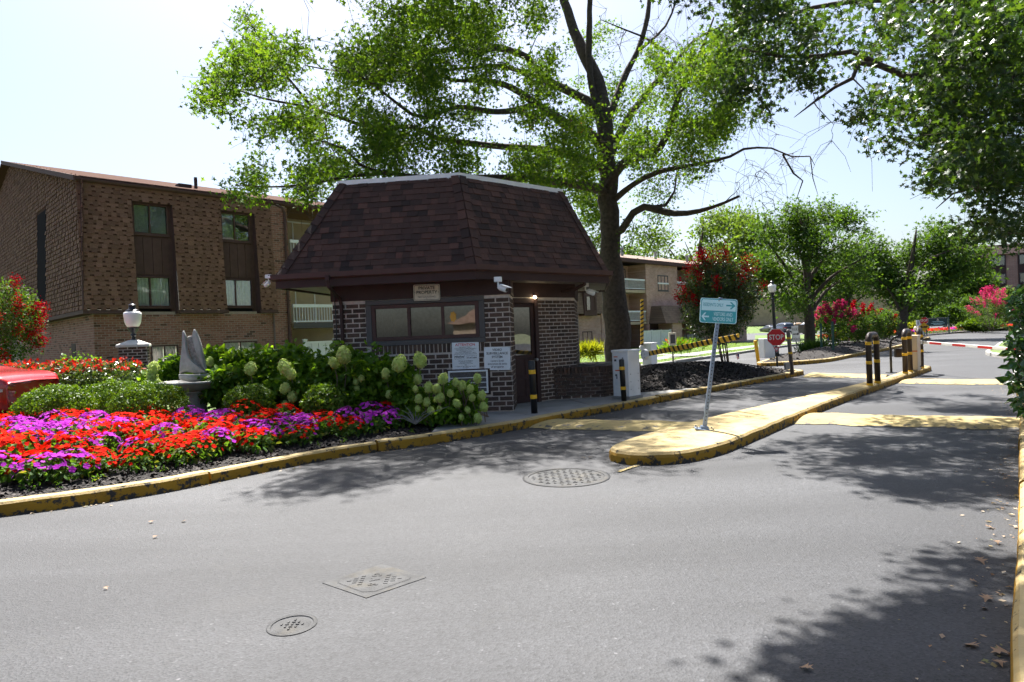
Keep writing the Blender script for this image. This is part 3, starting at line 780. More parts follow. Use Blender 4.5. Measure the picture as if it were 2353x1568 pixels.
# ---- trees
def grow(name, label, cat, base, limbs, clusters, leaf='oak_lo', lsize=.12, per=36, crad=.45, lm='leaf_oak', bm='bark', rng=None,
         group=None, flowers=None, twig=.012, dead=0, flat=.75, tube_n=7, parent_root=None, up_bias=.6, bare=None, clear_limbs=0):
    """limbs: [(points, radii)]; clusters: (N,3) leaf spray centres, each tied back to the nearest wood"""
    rng = rng or RNG
    root = parent_root or thing(name, label, cat, base, group=group)
    tb = MB(); nodes = []; nrad = []
    for pts, rad in limbs:
        C = catmull(pts, .35)
        m = len(C); R = np.interp(np.linspace(0, 1, m), np.linspace(0, 1, len(rad)), rad)
        R = R * np.array([1 + .16 * mnoise.noise(p * 1.3 + Vector((3, 7, 1))) for p in C])
        jp = []
        for i, p in enumerate(C):
            j = .35 * R[i] + .01
            jp.append(p + Vector((mnoise.noise(p * 1.7), mnoise.noise(p * 1.7 + Vector((9, 3, 1))), 0)) * j)
        tb.tube(jp, list(R), n=tube_n if R[0] > .06 else 5)
        nodes += [tuple(p) for p in jp[::2]]; nrad += list(R[::2])
    trunk_faces = tb
    if clear_limbs:
        LPX = np.array([(*proj(p), p[1], r) for p, r in zip(nodes, nrad) if r > .028])
        clusters = np.asarray(clusters, float); keep = []
        for c in clusters:
            q = proj(c); dd = np.hypot(LPX[:, 0] - q[0], LPX[:, 1] - q[1]); k = np.argmin(dd)
            keep.append(not (dd[k] < clear_limbs and c[1] < LPX[k, 2] + .4 and rng.random() < .8))
        clusters = clusters[np.array(keep)]
    trunk_faces.build('trunk', bm, root, smooth=True, world=True)
    nodes = np.array(nodes); nrad = np.array(nrad)
    allc = np.asarray(clusters, float)
    nb = 0
    if bare is not None and len(bare): nb = len(bare); allc = np.vstack([allc, bare])
    if len(allc):
        d0 = np.array([np.min(np.linalg.norm(nodes - c, axis=1)) for c in allc])
        order = np.argsort(d0)
        br = MB(); NP = np.empty((len(nodes) + 3 * len(allc), 3)); NP[:len(nodes)] = nodes; cnt = len(nodes)
        NR = np.empty(len(NP)); NR[:cnt] = nrad
        for ci in order:
            c = allc[ci]
            dd = np.linalg.norm(NP[:cnt] - c, axis=1)
            k = int(np.argmin(dd)); p = Vector(NP[k]); q = Vector(c)
            if dd[k] < .05: continue
            r0 = min(NR[k] * .7, twig * (1 + .55 * dd[k])); r1 = max(.004, twig * .45)
            m1 = p.lerp(q, .35) + Vector(rng.normal(size=3)) * dd[k] * .07 + Vector((0, 0, .06 * dd[k]))
            m2 = p.lerp(q, .7) + Vector(rng.normal(size=3)) * dd[k] * .07 + Vector((0, 0, .05 * dd[k]))
            br.tube([p, m1, m2, q], [r0, (r0 * 2 + r1) / 3, (r0 + 2 * r1) / 3, r1], n=4, cap=False)
            for v, r in ((m1, r0 * .7), (m2, r0 * .5), (q, r1)):
                NP[cnt] = v; NR[cnt] = max(r, .006); cnt += 1
            for _ in range(2 if ci < len(clusters) else 4):
                e = q + Vector(rng.normal(size=3)) * crad * (.8 if ci < len(clusters) else 1.2) + Vector((0, 0, 0 if ci < len(clusters) else -.25))
                br.tube([m2.lerp(q, .6), (m2 + e) / 2 + Vector(rng.normal(size=3)) * .04, e], [r1, r1 * .7, .003], n=3, cap=False)
        br.build('branch_work', bm, root, world=True)
    N = len(clusters)
    if N:
        cl = np.asarray(clusters, float)
        cnt_ = rng.integers(int(per * .5), int(per * 1.4) + 1, N)
        P = np.repeat(cl, cnt_, 0)
        off = rng.normal(size=P.shape) * crad * .55; off[:, 2] *= flat
        P = P + off
        V, F = leaf_geo(P, lsize, leaf, rng, up_bias=up_bias, droop=.35)
        o = np_mesh('crown', V, F, lm, root, world=True)
        if dead:
            pick = rng.choice(N, dead, replace=False)
            P = np.repeat(cl[pick], 14, 0) + rng.normal(size=(dead * 14, 3)) * .12
            V, F = leaf_geo(P, lsize, leaf, rng, droop=.8); np_mesh('dry_leaves', V, F, 'leaf_dead', root, world=True)
    if flowers is not None:
        fc, fm, fs, fp, fr = flowers
        P = np.repeat(np.asarray(fc), fp, 0); P = P + rng.normal(size=P.shape) * fr
        V, F = leaf_geo(P, fs, 'petal4', rng, up_bias=.2)
        np_mesh('blossom', V, F, fm, root, world=True)
    return root
def poly_clusters(poly, n, y0, y1, rng, dens=None):
    """n leaf-spray centres spread through the volume seen inside a photo outline, between two distances"""
    q = np.array(poly, float); lo, hi = q.min(0), q.max(0); out = []
    while len(out) < n:
        P = rng.uniform(lo, hi, (n * 2, 2)); P = P[inside(P, poly)]
        for p in P:
            Y = rng.uniform(y0, y1) if not callable(y0) else y0(p, rng)
            if dens is not None and rng.random() > dens(p): continue
            out.append(tuple(A(p[0], p[1], Y)))
            if len(out) >= n: break
    return np.array(out)
def ball_clusters(c, r, n, rng, shell=.55):
    d = rng.normal(size=(n, 3)); d /= np.linalg.norm(d, axis=1)[:, None]
    rad = (shell + (1 - shell) * rng.random(n) ** .6)
    rad *= 1 + .16 * np.array([mnoise.noise(Vector(x * 2.3) + Vector(c)) for x in d])
    return np.array(c) + d * rad[:, None] * np.array(r)
def shrub(name, label, cat, c, r, n, leaf, size, lm, rng, group=None, zmin=None, stems=5, extra=None, up_bias=.5, core=True):
    """bush: stems, inner twigs and an uneven skin of leaves in lobes"""
    base = (c[0], c[1], zmin if zmin is not None else c[2] - r[2])
    root = thing(name, label, cat, base, group=group)
    nl = max(5, int(n / 350))
    lob = ball_clusters(c, np.array(r) * .72, nl * 4, rng, .75)
    P = []
    per = n // len(lob) + 1
    for q in lob:
        s = rng.uniform(.26, .4)
        P.append(ball_clusters(q, np.array(r) * s, per, rng, .45))
    P = np.vstack(P)
    P = P[P[:, 2] > base[2] + .03]
    V, F = leaf_geo(P, size, leaf, rng, up_bias=up_bias)
    np_mesh('foliage', V, F, lm, root, world=True)
    b = MB()
    for k in range(stems):
        e = lob[rng.integers(len(lob))]
        b.tube([base + np.array([rng.normal() * .04, rng.normal() * .04, 0]), (np.array(base) * .5 + e * .5), e], [.018, .013, .005], n=5)
    b.build('stem', 'myrtle_bark', root, world=True)
    return root, P

# ================================================================ THE GROUND
rng = np.random.default_rng(11)
b = MB(); b.face([(-900, -300, -.06), (900, -300, -.06), (900, 1500, -.06), (-900, 1500, -.06)])
tag(b.build('ground', 'soil'), 'distant ground reaching to the horizon', kind='structure')
# near road gets a fine mesh so that it can dip and crown a little
b = MB(); nx, ny = 150, 130
xs = np.linspace(-60, 95, nx); ys = np.linspace(-25, 135, ny)
for j in range(ny):
    for i in range(nx):
        b.v.append((xs[i], ys[j], -.004 + 0.006 * mnoise.noise(Vector((xs[i] * .3, ys[j] * .3, 0)))))
for j in range(ny - 1):
    for i in range(nx - 1):
        k = j * nx + i; b.f.append((k, k + 1, k + nx + 1, k + nx)); b.t.append(0); b.m.append(0)
tag(b.build('road', 'asphalt', smooth=True), 'grey asphalt driveway with two lanes through the gate', kind='structure')

LK = [(-9.5, 4.6), (-7.2, 5.55), (-5.15, 6.46), (-4.5, 6.81), (-3.9, 7.28), (-3.2, 8.15), (-2.35, 9.1), (-1.45, 9.66), (-.6, 10.36), (.19, 11.04), (.93, 11.9), (2.38, 13.3), (4.56, 15.6), (6.7, 17.85), (8.3, 19.4), (9.0, 20.2), (8.9, 20.9), (8.2, 21.1), (7.2, 20.9)]
kerb('kerb', 'worn yellow kerb along the flower bed, the guard house and the gate lane', LK)
kerb('kerb', 'yellow kerb along the right edge of the road by the laurel', [(16.5, 20.8), (12.5, 16.2), (9.3, 12.1), (7.34, 9.48), (5.63, 7.31), (3.83, 5.01), (2.66, 3.53), (2.11, 2.83), (1.2, 1.6), (0.2, .2)], width=.2)

# raised island
ISL = [(1.6, 7.66), (2.02, 7.73), (2.5, 8.08), (2.97, 8.6), (4.17, 10.08), (5.74, 11.97), (7.84, 14.36), (10.2, 17.0), (12.4, 19.45), (12.62, 19.75), (12.45, 19.95), (12.1, 19.75), (9.69, 16.85), (8.54, 15.72), (6.8, 14.0), (5.07, 12.4), (3.02, 10.45), (1.94, 9.3), (1.38, 8.6), (1.16, 8.18), (1.2, 7.88), (1.34, 7.72)]
def island(poly, h):
    P = catmull(poly + [poly[0]], .12)[:-1]; n = len(P); b = MB()
    def ring(off, z):
        r = []
        for i in range(n):
            t = (P[(i + 1) % n] - P[i - 1]).normalized(); nn = Vector((-t.y, t.x, 0))
            w = mnoise.noise(P[i] * 2.5) * .012
            r.append((P[i].x + nn.x * (off + w), P[i].y + nn.y * (off + w), z + w * .5))
        return r
    rings = [ring(-.005, -.03), ring(0, h * .55), ring(.012, h - .03), ring(.04, h), ring(.22, h + .012)]
    for r in rings: b.v += r
    for k in range(len(rings) - 1):
        for i in range(n):
            j = (i + 1) % n; b.f.append((k * n + i, k * n + j, (k + 1) * n + j, (k + 1) * n + i)); b.t.append(0); b.m.append(0)
    k = (len(rings) - 1) * n
    b.f.append(tuple(range(k, k + n))); b.t.append(0); b.m.append(0)
    return b
isl = island(ISL, .14).build('traffic_island', 'paint')
tag(isl, 'raised concrete island painted worn yellow between the two lanes', kind='structure')

def hump(label, a0, a1, b0, b1, h=.06):
    """low swell across a lane: near edge a0-a1, far edge b0-b1"""
    a0, a1, b0, b1 = [Vector((p[0], p[1], 0)) for p in (a0, a1, b0, b1)]
    b = MB(); N, M = 40, 10
    for i in range(N + 1):
        s = i / N; p, q = a0.lerp(a1, s), b0.lerp(b1, s)
        for j in range(M + 1):
            t = j / M; c = p.lerp(q, t) + (q - p) * .12 * mnoise.noise(Vector((s * 7, t * 2, a0.x)))
            b.v.append((c.x, c.y, .004 + h * math.sin(math.pi * t) ** .8))
    for i in range(N):
        for j in range(M):
            k = i * (M + 1) + j; b.f.append((k, k + 1 + M, k + M + 2, k + 1)); b.t.append(0); b.m.append(0)
    tag(b.build('speed_hump', 'hump', smooth=True), label, kind='structure')
hump('pale yellow speed hump between the guard house kerb and the island nose', (.22, 11.05), (2.62, 9.9), (.80, 12.02), (3.45, 10.8))
hump('pale yellow speed hump across the right lane, nearest', (4.32, 10.4), (7.0, 8.95), (5.2, 11.5), (7.75, 10.0))
hump('pale yellow speed hump across the right lane beside the hoop bollard', (9.5, 16.15), (11.6, 14.6), (10.45, 17.0), (12.4, 15.6))
hump('pale yellow speed hump across the left lane at the bed tip', (8.5, 19.2), (9.95, 17.5), (9.5, 20.4), (10.7, 18.6))
# thin painted line at the island nose
b = MB(); b.face([(1.12, 7.38, .006), (1.16, 7.34, .006), (1.48, 7.69, .006), (1.42, 7.72, .006)])
tag(b.build('road_marking', 'hump'), 'short faded yellow line from the manhole to the island', kind='structure')

# concrete apron in front of the guard house
wk = struct('sidewalk', 'concrete apron around the guard house door', (0, 12, .1))
for poly in ([(-1.3, 10.05), (-.72, 10.5), (.06, 11.16), (.35, 11.5), (-.1, 12.4), (-1.3, 12.5)],
             [(.362, 11.51), (.8, 12.03), (1.55, 12.75), (1.1, 14.45), (.6, 14.3), (-.06, 13.45), (-.06, 12.36)],
             [(1.562, 12.76), (2.26, 13.44), (3.3, 14.5), (4.44, 15.72), (3.6, 15.35), (2.9, 15.1), (1.95, 14.3), (1.14, 14.45)]):
    b = MB(); b.prism(poly, -.02, .142); b.build('paving_slab', 'concrete', wk, world=True, bevel=.008)

# beds
BED1 = Bed('mulch_bed', 'dark mulch flower bed behind the front kerb', [(-9.5, 4.9), (-7.3, 5.75), (-5.2, 6.65), (-4.0, 7.45), (-3.3, 8.32), (-2.45, 9.27), (-1.55, 9.83), (-1.32, 10.2), (-1.32, 12.4), (-3.6, 12.7), (-4.4, 13.6), (-7, 14.6), (-11, 14), (-13, 9)], .12, .22, 2.6)
BED2 = Bed('mulch_bed', 'mulch mound with the red crepe myrtle beside the gate lane', [(2.95, 15.15), (3.7, 15.4), (4.5, 15.85), (6.6, 18.0), (8.2, 19.55), (8.75, 20.2), (8.6, 20.75), (7.2, 20.7), (5.6, 21.2), (4.0, 20.8), (2.6, 19.6), (2.2, 17)], .12, .42, 1.5)
b3f = [G(1738, 836, .1), G(1800, 835, .1), G(1900, 827, .1), G(1980, 812, .1), G(2060, 797, .1), G(2110, 784, .1), G(2138, 776, .1)]
b3b = [G(2115, 772, .1), G(2060, 776, .1), G(2000, 783, .1), G(1940, 790, .1), G(1860, 802, .1), G(1780, 822, .1)]
BED3 = Bed('mulch_bed', 'mulch bed with the tree row beyond the gate lane', [(p.x, p.y) for p in b3f + b3b], .12, .25, 1.6)
kerb('kerb', 'yellow kerb along the front of the tree row bed', [(p.x, p.y) for p in [b3b[-1]] + b3f], seg=4)
wk3 = lambda P: np.array([(-60 < proj((p[0], p[1], .2))[0] < IW + 40) and proj((p[0], p[1], .2))[1] < IH for p in P])
P = BED1.sample(90000, rng, lambda P: np.array([(-60 < proj((p[0], p[1], .2))[0] < 1200) for p in P]) & (P[:, 1] < 12.2))
d = seg_dist(P, LK + LK[::-1]); P = P[(d < 1.6) | (rng.random(len(P)) < .35)]
chips('mulch', 'loose dark bark mulch on the flower bed', P, rng, .04)
chips('mulch', 'loose bark mulch on the crepe myrtle mound', BED2.sample(36000, rng), rng, .05)
chips('mulch', 'loose bark mulch under the tree row', BED3.sample(16000, rng), rng, .09)

# lawns
LWK = [(-3.5, 15.6), (.8, 21.0), (5.2, 26.6), (9.8, 32.6), (14.4, 38.8), (19, 44.8), (24, 50)]
LAWN = [(-3.6, 15.8), (.65, 21.1), (5.05, 26.7), (9.65, 32.7), (14.25, 38.9), (18.9, 45), (23.8, 50.3), (22, 52), (16, 58), (10, 62), (-15, 60), (-30, 45), (-32, 20), (-14, 14.5), (-6, 15.2)]
sheet('lawn', 'bright green lawn in front of the far brick apartments', LAWN, .10, 'lawn')
kerb('kerb', 'pale kerb along the lawn of the far apartments', LWK, m='concrete', seg=3)
def strip(path, o0, o1, z, name, label, m):
    P = catmull(path, 1.0); a = []; c = []
    for i, p in enumerate(P):
        t = (P[min(i + 1, len(P) - 1)] - P[max(i - 1, 0)]).normalized(); n = Vector((-t.y, t.x, 0))
        a.append(p + n * o0); c.append(p + n * o1)
    return sheet(name, label, [(p.x, p.y) for p in a] + [(p.x, p.y) for p in reversed(c)], z, m)
strip(LWK, 1.5, 2.8, .108, 'path', 'pale concrete path crossing the lawn along the back road', 'concrete')
sheet('path', 'concrete walk from the back road to the apartment steps', [(9.2, 33.7), (10.2, 35.0), (7.4, 43.0), (6.0, 42.3)], .112, 'concrete')
lb = [G(1735, 790, .05), G(1850, 786, .05), G(1935, 781, .05), G(1985, 775, .05), G(1990, 768, .05), G(1900, 768.5, .05), G(1735, 771, .05)]
sheet('lawn', 'green lawn between the back road and the parked cars', [(p.x, p.y) for p in lb], .05, 'lawn')
lr = [G(2353, 828, .1), G(2335, 822, .1), G(2266, 810, .1), G(2280, 799, .1), G(2300, 787, .1), G(2335, 776, .1), G(2400, 772, .1), G(2420, 800, .1)]
sheet('lawn', 'triangle of lawn at the right edge of the exit lane', [(p.x, p.y) for p in lr], .12, 'lawn')
kerb('kerb', 'pale kerb around the right lawn triangle', [(p.x, p.y) for p in [lr[5], lr[4], lr[3], lr[2], lr[1], lr[0]]], m='concrete', seg=3)
# rising ground behind the parking place
b = MB(); b.face([(30, 122, -.02), (75, 122, -.02), (95, 150, 1.4), (25, 150, 1.4)]); b.face([(25, 150, 1.4), (95, 150, 1.4), (95, 190, 1.4), (25, 190, 1.4)])
tag(b.build('lawn', 'lawn'), 'grass bank rising behind the parked cars', kind='structure')
fbp = [G(1900, 788, 0), G(1985, 781, 0), G(2060, 776.5, 0), G(2130, 772, 0), G(2190, 767, 0), G(2260, 762, 0), G(2330, 758.5, 0), G(2400, 757, 0)]
fb_back = [(p.x + (p.x) * .16 + 2, p.y * 1.16 + 2) for p in fbp]
BED4 = Bed('planting_bed', 'far planting bed with a ribbon of flowers at the road bend', [(p.x, p.y) for p in fbp] + list(reversed(fb_back)), .1, .5, 4)
kerb('kerb', 'grey kerb edging the far flower ribbon', [(p.x, p.y) for p in fbp], m='concrete', seg=5)
sheet('planting_strip', 'shaded soil under the laurel along the right kerb', [(.5, .2), (2.36, 2.75), (4.05, 4.9), (5.85, 7.2), (7.55, 9.35), (9.5, 12), (12.7, 16.1), (16.5, 20.8), (25, 18), (20, 2)], .12, 'mulch')
sheet('driveway', 'asphalt parking strip under the red car', [(-16, 10.4), (-7.6, 10.8), (-7.5, 13.1), (-16, 13.2)], .205, 'far_asphalt', thick=.3)
# grass blades where the lawn can be seen
P = rng.uniform((0, 18), (24, 56), (90000, 2)); P = P[inside(P, LAWN)]
pp = np.array([proj((p[0], p[1], .1)) for p in P]); P = P[(pp[:, 0] > 1300) & (pp[:, 0] < 1950)]
o1 = seg_dist(P, LWK + LWK[::-1]); P = P[~((o1 > 1.45) & (o1 < 2.85))][:45000]
V, F = leaf_geo(np.c_[P, np.full(len(P), .1)], .1, 'blade', rng, up_bias=.0, droop=-2.2)
tag(np_mesh('grass', V, F, 'grass'), 'short mown grass blades on the lawn', 'grass', kind='stuff')

# ================================================================ COVERS IN THE ROAD
def round_cover(label, c, r, lugs, ring_w):
    t = thing('manhole_cover', label, 'manhole cover', (c[0], c[1], 0))
    b = MB(); b.lathe([(r, -.02), (r, .001), (r - ring_w, .003), (r - ring_w - .004, -.006), (r - ring_w - .004, -.02)], n=48); b.build('frame_ring', 'iron', t)
    b = MB(); b.lathe([(r * 1.03, -.015), (r * 1.03, .0012), (r * .99, .0014), (r * .99, -.012)], n=48); b.build('tar_joint', 'black', t)
    b = MB(); b.lathe([(r - ring_w - .012, -.02), (r - ring_w - .012, -.003), (r - ring_w - .03, -.001), (.001, .0)], n=48); lid = b.build('lid', 'iron', t)
    b = MB(); s = (r * 2) / lugs
    for i in range(lugs):
        for j in range(lugs):
            x, y = (i + .5) * s - r, (j + .5) * s - r
            if math.hypot(x, y) < r - ring_w - .05: b.box((x, y, .001), (s * (.62 if (i + j) % 2 else .3), s * (.3 if (i + j) % 2 else .62), .008))
    o = b.build('tread_lug_field', 'iron', lid); o['kind'] = 'stuff'
round_cover('large round cast iron manhole cover with yellow paint near the island nose', (.54, 7.22), .47, 13, .045)
round_cover('small round iron valve cover in the foreground asphalt', (-1.315, 3.70), .135, 9, .018)
t = thing('gas_cover', 'square iron gas cover with raised lettering set diagonally in the asphalt', 'utility cover', (-.98, 4.335, 0), math.radians(2))
b = MB(); q = .325; qi = .235
outer = [(-q - .02, 0), (0, -q + .03), (q + .02, 0), (0, q - .02)]; k = .26
inner = [(-.235, -.02), (-.235, .02), (-.04, .2), (.04, .2), (.235, .02), (.235, -.02), (.04, -.2), (-.04, -.2)]
b.prism(outer, -.02, .002); b.build('frame', 'iron', t)
b = MB(); b.prism([(x * 1.03, y * 1.03) for x, y in inner][::-1], .0, .0025); b.build('gap', 'black', t)
b = MB(); b.prism(inner[::-1], .0, .004); lid = b.build('lid', 'iron', t, bevel=.002)
b = MB()
for i in range(-4, 5):
    for j in range(-4, 5):
        x, y = i * .042, j * .036
        if abs(x) / .19 + abs(y) / .16 < 1 and abs(x) > .05: b.box((x, y, .005), (.026, .018, .005))
o = b.build('tread_lug_field', 'iron', lid); o['kind'] = 'stuff'
for ch, y in (('G', .085), ('A', .0), ('S', -.085)):
    txt(ch, .085, (0.0, y, .0045), lid, 'iron', bold=.003, rot=(0, 0, math.radians(-90)), ex=.0025, sx=.9)

# ================================================================ GUARD HOUSE
def inset(poly, d):
    n = len(poly); L = []
    for i in range(n):
        a, b = Vector(poly[i][:2]), Vector(poly[(i + 1) % n][:2]); t = (b - a).normalized(); L.append((a + Vector((-t.y, t.x)) * d, t))
    out = []
    for i in range(n):
        (p, t), (q, u) = L[i - 1], L[i]
        den = t.x * u.y - t.y * u.x; s = ((q.x - p.x) * u.y - (q.y - p.y) * u.x) / den
        out.append(p + t * s)
    return out
V3 = lambda p, z: Vector((p[0], p[1], z))
bt = thing('guard_house', 'small dark brick guard house with steep brown shingled mansard roof and white top edge', 'guard house', (-1.2, 14.2, .14))
EV = [(-4.4, 12.25), (-.6, 11.8), (2.17, 14.2), (2.55, 17.3), (-3.8, 17.3)]
ZE, ZT = 2.86, 4.76
TP = inset(EV, .98)
BASE = inset(EV, .03)
# roof body
b = MB(); n = len(EV)
for i in range(n):
    j = (i + 1) % n
    b.face([V3(BASE[i], ZE), V3(BASE[j], ZE), V3(TP[j], ZT), V3(TP[i], ZT)])
b.face([V3(p, ZT - .02) for p in TP])
roof = b.build('roof', 'shingle_dark', bt, world=True)
items = []; caps = []
for i in range(n):
    j = (i + 1) % n
    B0, B1, T0, T1 = V3(BASE[i], ZE), V3(BASE[j], ZE), V3(TP[i], ZT), V3(TP[j], ZT)
    nn = (B1 - B0).cross(T0 - B0).normalized()
    if i in (0, 1, 4): items += shingle_items(B0, B1, T0, T1, .138, .12, .27, .018, nn)
    # hip caps over the edge between face i-1 and i
    if i in (0, 1, 2):
        e = (T0 - B0); L = e.length; e.normalize(); prv = V3(BASE[i - 1], ZE)
        n0 = (B0 - prv).cross(V3(TP[i - 1], ZT) - prv).normalized()
        for nv, sgn in ((nn, 1), (n0, -1)):
            side = nv.cross(e); side = side if (side.dot((B1 - B0)) * sgn > 0) else -side
            k = int(L / .2)
            for c in range(k):
                m_ = B0 + e * (L * (c + .5) / k) + side * .075 + nv * .022
                caps.append(pm(m_, side * .155 , nv * .022, e * (L / k * 1.1)))
pieces(roof, 'shingle', items, 'shingle', 'shingle_dark', 300, 'shingle_field')
pieces(roof, 'hip_cap', caps, 'shingle', 'shingle_dark', 100, 'hip_cap_field')
# white metal edge at the top
b = MB(); o1 = inset(TP, -.035); o2 = inset(TP, .12)
for i in range(n):
    j = (i + 1) % n
    b.face([V3(o1[i], ZT - .1), V3(o1[j], ZT - .1), V3(o1[j], ZT + .045), V3(o1[i], ZT + .045)])
    b.face([V3(o1[i], ZT + .045), V3(o1[j], ZT + .045), V3(o2[j], ZT + .03), V3(o2[i], ZT + .03)])
    b.face([V3(o1[j], ZT - .1), V3(o1[i], ZT - .1), V3(TP[i], ZT - .1), V3(TP[j], ZT - .1)])
fl = b.build('edge_flashing', 'white_metal', roof, world=True)
b = MB()
for i in (0, 1):
    a, c = V3(o1[i], ZT - .06), V3(o1[i + 1], ZT - .06); d = (c - a).normalized(); nn = Vector((d.y, -d.x, 0))
    L = (c - a).length; u = .15
    while u < L: b.box(a + d * u + nn * .004, (.02, .02, .02), math.atan2(d.y, d.x)); u += .42
b.build('fixing_screw_row', 'steel', roof, world=True)
# gutter and fascia
b = MB()
for i in range(n):
    j = (i + 1) % n
    p, q = EV[i], EV[j]; ou = inset(EV, -.075)
    P = [V3(EV[i], ZE - .09), V3(EV[j], ZE - .09), V3(ou[j], ZE - .06), V3(ou[i], ZE - .06)]
    b.face(P[::-1])
    b.face([V3(ou[i], ZE - .06), V3(ou[j], ZE - .06), V3(inset(EV, -.085)[j], ZE + .03), V3(inset(EV, -.085)[i], ZE + .03)])
    b.face([V3(inset(EV, -.085)[i], ZE + .03), V3(inset(EV, -.085)[j], ZE + .03), V3(inset(EV, -.06)[j], ZE + .03), V3(inset(EV, -.06)[i], ZE + .03)])
    b.face([V3(inset(EV, -.06)[i], ZE + .03), V3(inset(EV, -.06)[j], ZE + .03), V3(EV[j], ZE - .02), V3(EV[i], ZE - .02)])
b.build('gutter', 'trim_brown', bt, world=True)
b = MB(); f1 = inset(EV, .012); f2 = inset(EV, .05)
for i in range(n):
    j = (i + 1) % n
    b.box8([V3(f1[i], 2.63), V3(f1[j], 2.63), V3(f2[j], 2.63), V3(f2[i], 2.63), V3(f1[i], ZE - .02), V3(f1[j], ZE - .02), V3(f2[j], ZE - .02), V3(f2[i], ZE - .02)])
b.build('fascia', 'trim_dark', bt, world=True)
# boarded soffit
b = MB(); s1 = inset(EV, .052); N = 9
for i in range(n):
    j = (i + 1) % n
    for k in range(N):
        a, c = inset(EV, .052 + .11 * k), inset(EV, .052 + .11 * (k + 1) - .012)
        b.face([V3(a[i], 2.67), V3(c[i], 2.67), V3(c[j], 2.67), V3(a[j], 2.67)])
b.face([V3(p, 2.69) for p in inset(EV, .06)][::-1])
b.build('soffit', mat('soffit_board', (.2, .17, .15), .8, .1, 5), bt, world=True)

# walls
F0, F1 = Vector((-3.46, 12.70, 0)), Vector((-.02, 12.42, 0))
FD = (F1 - F0).normalized(); FL = (F1 - F0).length; FN = Vector((FD.y, -FD.x, 0))
D0 = Vector((.05, 13.5, 0)); CD = Vector((.757, .65, 0)).normalized(); CN = Vector((CD.y, -CD.x, 0)); C2 = D0 + CD * 1.81
ZB, ZW = .1, 2.37
def wallbox(b, O, d, nrm, u0, u1, z0, z1, th=.2, out=0.):
    b.obox(O + d * u0 + nrm * out - nrm * th + ZV * z0, d * (u1 - u0), nrm * th, ZV * (z1 - z0))
b = MB()
wh = (.72, 2.92, 1.5, 2.345)
wallbox(b, F0, FD, FN, 0, wh[0], ZB, ZW); wallbox(b, F0, FD, FN, wh[1], FL, ZB, ZW); wallbox(b, F0, FD, FN, wh[0], wh[1], ZB, wh[2]); wallbox(b, F0, FD, FN, wh[0], wh[1], wh[3], ZW)
sd = (D0 - F1).normalized(); sn = Vector((sd.y, -sd.x, 0))
wallbox(b, F1, sd, sn, .205, (D0 - F1).length, ZB, ZW)
wallbox(b, D0, CD, CN, .62, 1.81, ZB, ZW); wallbox(b, D0, CD, CN, -.14, .62, 2.3, ZW)
bk = [C2, Vector((1.7, 16.7, 0)), Vector((-3.15, 16.7, 0)), F0]
for p, q in zip(bk, bk[1:]):
    d = (q - p); L = d.length; d.normalize(); nn = Vector((d.y, -d.x, 0))
    wallbox(b, p, d, nn, .0 if p is not C2 else .0, L - .21, ZB, ZW)
wl = b.build('wall', 'booth_mortar', bt, world=True)
hid = lambda px, py: (px < 1000 and py > 800)
items = brick_items(F0, FD, FN, FL, .16, ZW - .01, [(.70, 2.94, 1.30, 2.36), (2.2, 3.02, .48, .98)])
# soldier course under the window
u = .74
while u < 2.9:
    items.append(pm(F0 + FD * (u + .033) + FN * (-.006) + ZV * 1.395, FD * .066, FN * .04, ZV * .18)); u += .082
items += brick_items(D0, CD, CN, 1.81, .16, ZW - .01, [(-.2, .68, .1, 2.4)], bl=.215, bh=.066, mo=.014)
items += brick_items(F1, sd, sn, (D0 - F1).length, .16, ZW - .01)
_d = (bk[1] - C2); items += brick_items(C2, _d, Vector((_d.y, -_d.x, 0)), _d.length - .25, .16, ZW - .01, bl=.215, bh=.066, mo=.014)
d = (bk[2] - F0); items += brick_items(bk[2], (F0 - bk[2]), Vector((-1, 0, 0)), (F0 - bk[2]).length, .16, ZW - .01)
pieces(wl, 'brick', items, 'brick', 'booth_brick', 300, 'brick_field', hid)
# dark frieze between brick and soffit
b = MB()
ring = [F0, F1, D0 + CD * -.02, C2, Vector((1.7, 16.7, 0)), Vector((-3.15, 16.7, 0))]
for p, q in zip(ring, ring[1:] + ring[:1]):
    d = (q - p); L = d.length; d.normalize(); nn = Vector((d.y, -d.x, 0))
    b.obox(p - nn * .1 + ZV * (ZW + .002), d * L, nn * .135, ZV * (2.668 - ZW))
b.build('frieze_board', 'trim_dark', bt, world=True)
b = MB(); b.prism([(p[0], p[1]) for p in inset([tuple(F0), tuple(F1), tuple(D0), tuple(C2), (1.7, 16.7), (-3.15, 16.7)], .02)], .02, .15); b.build('floor', 'concrete', bt, world=True)

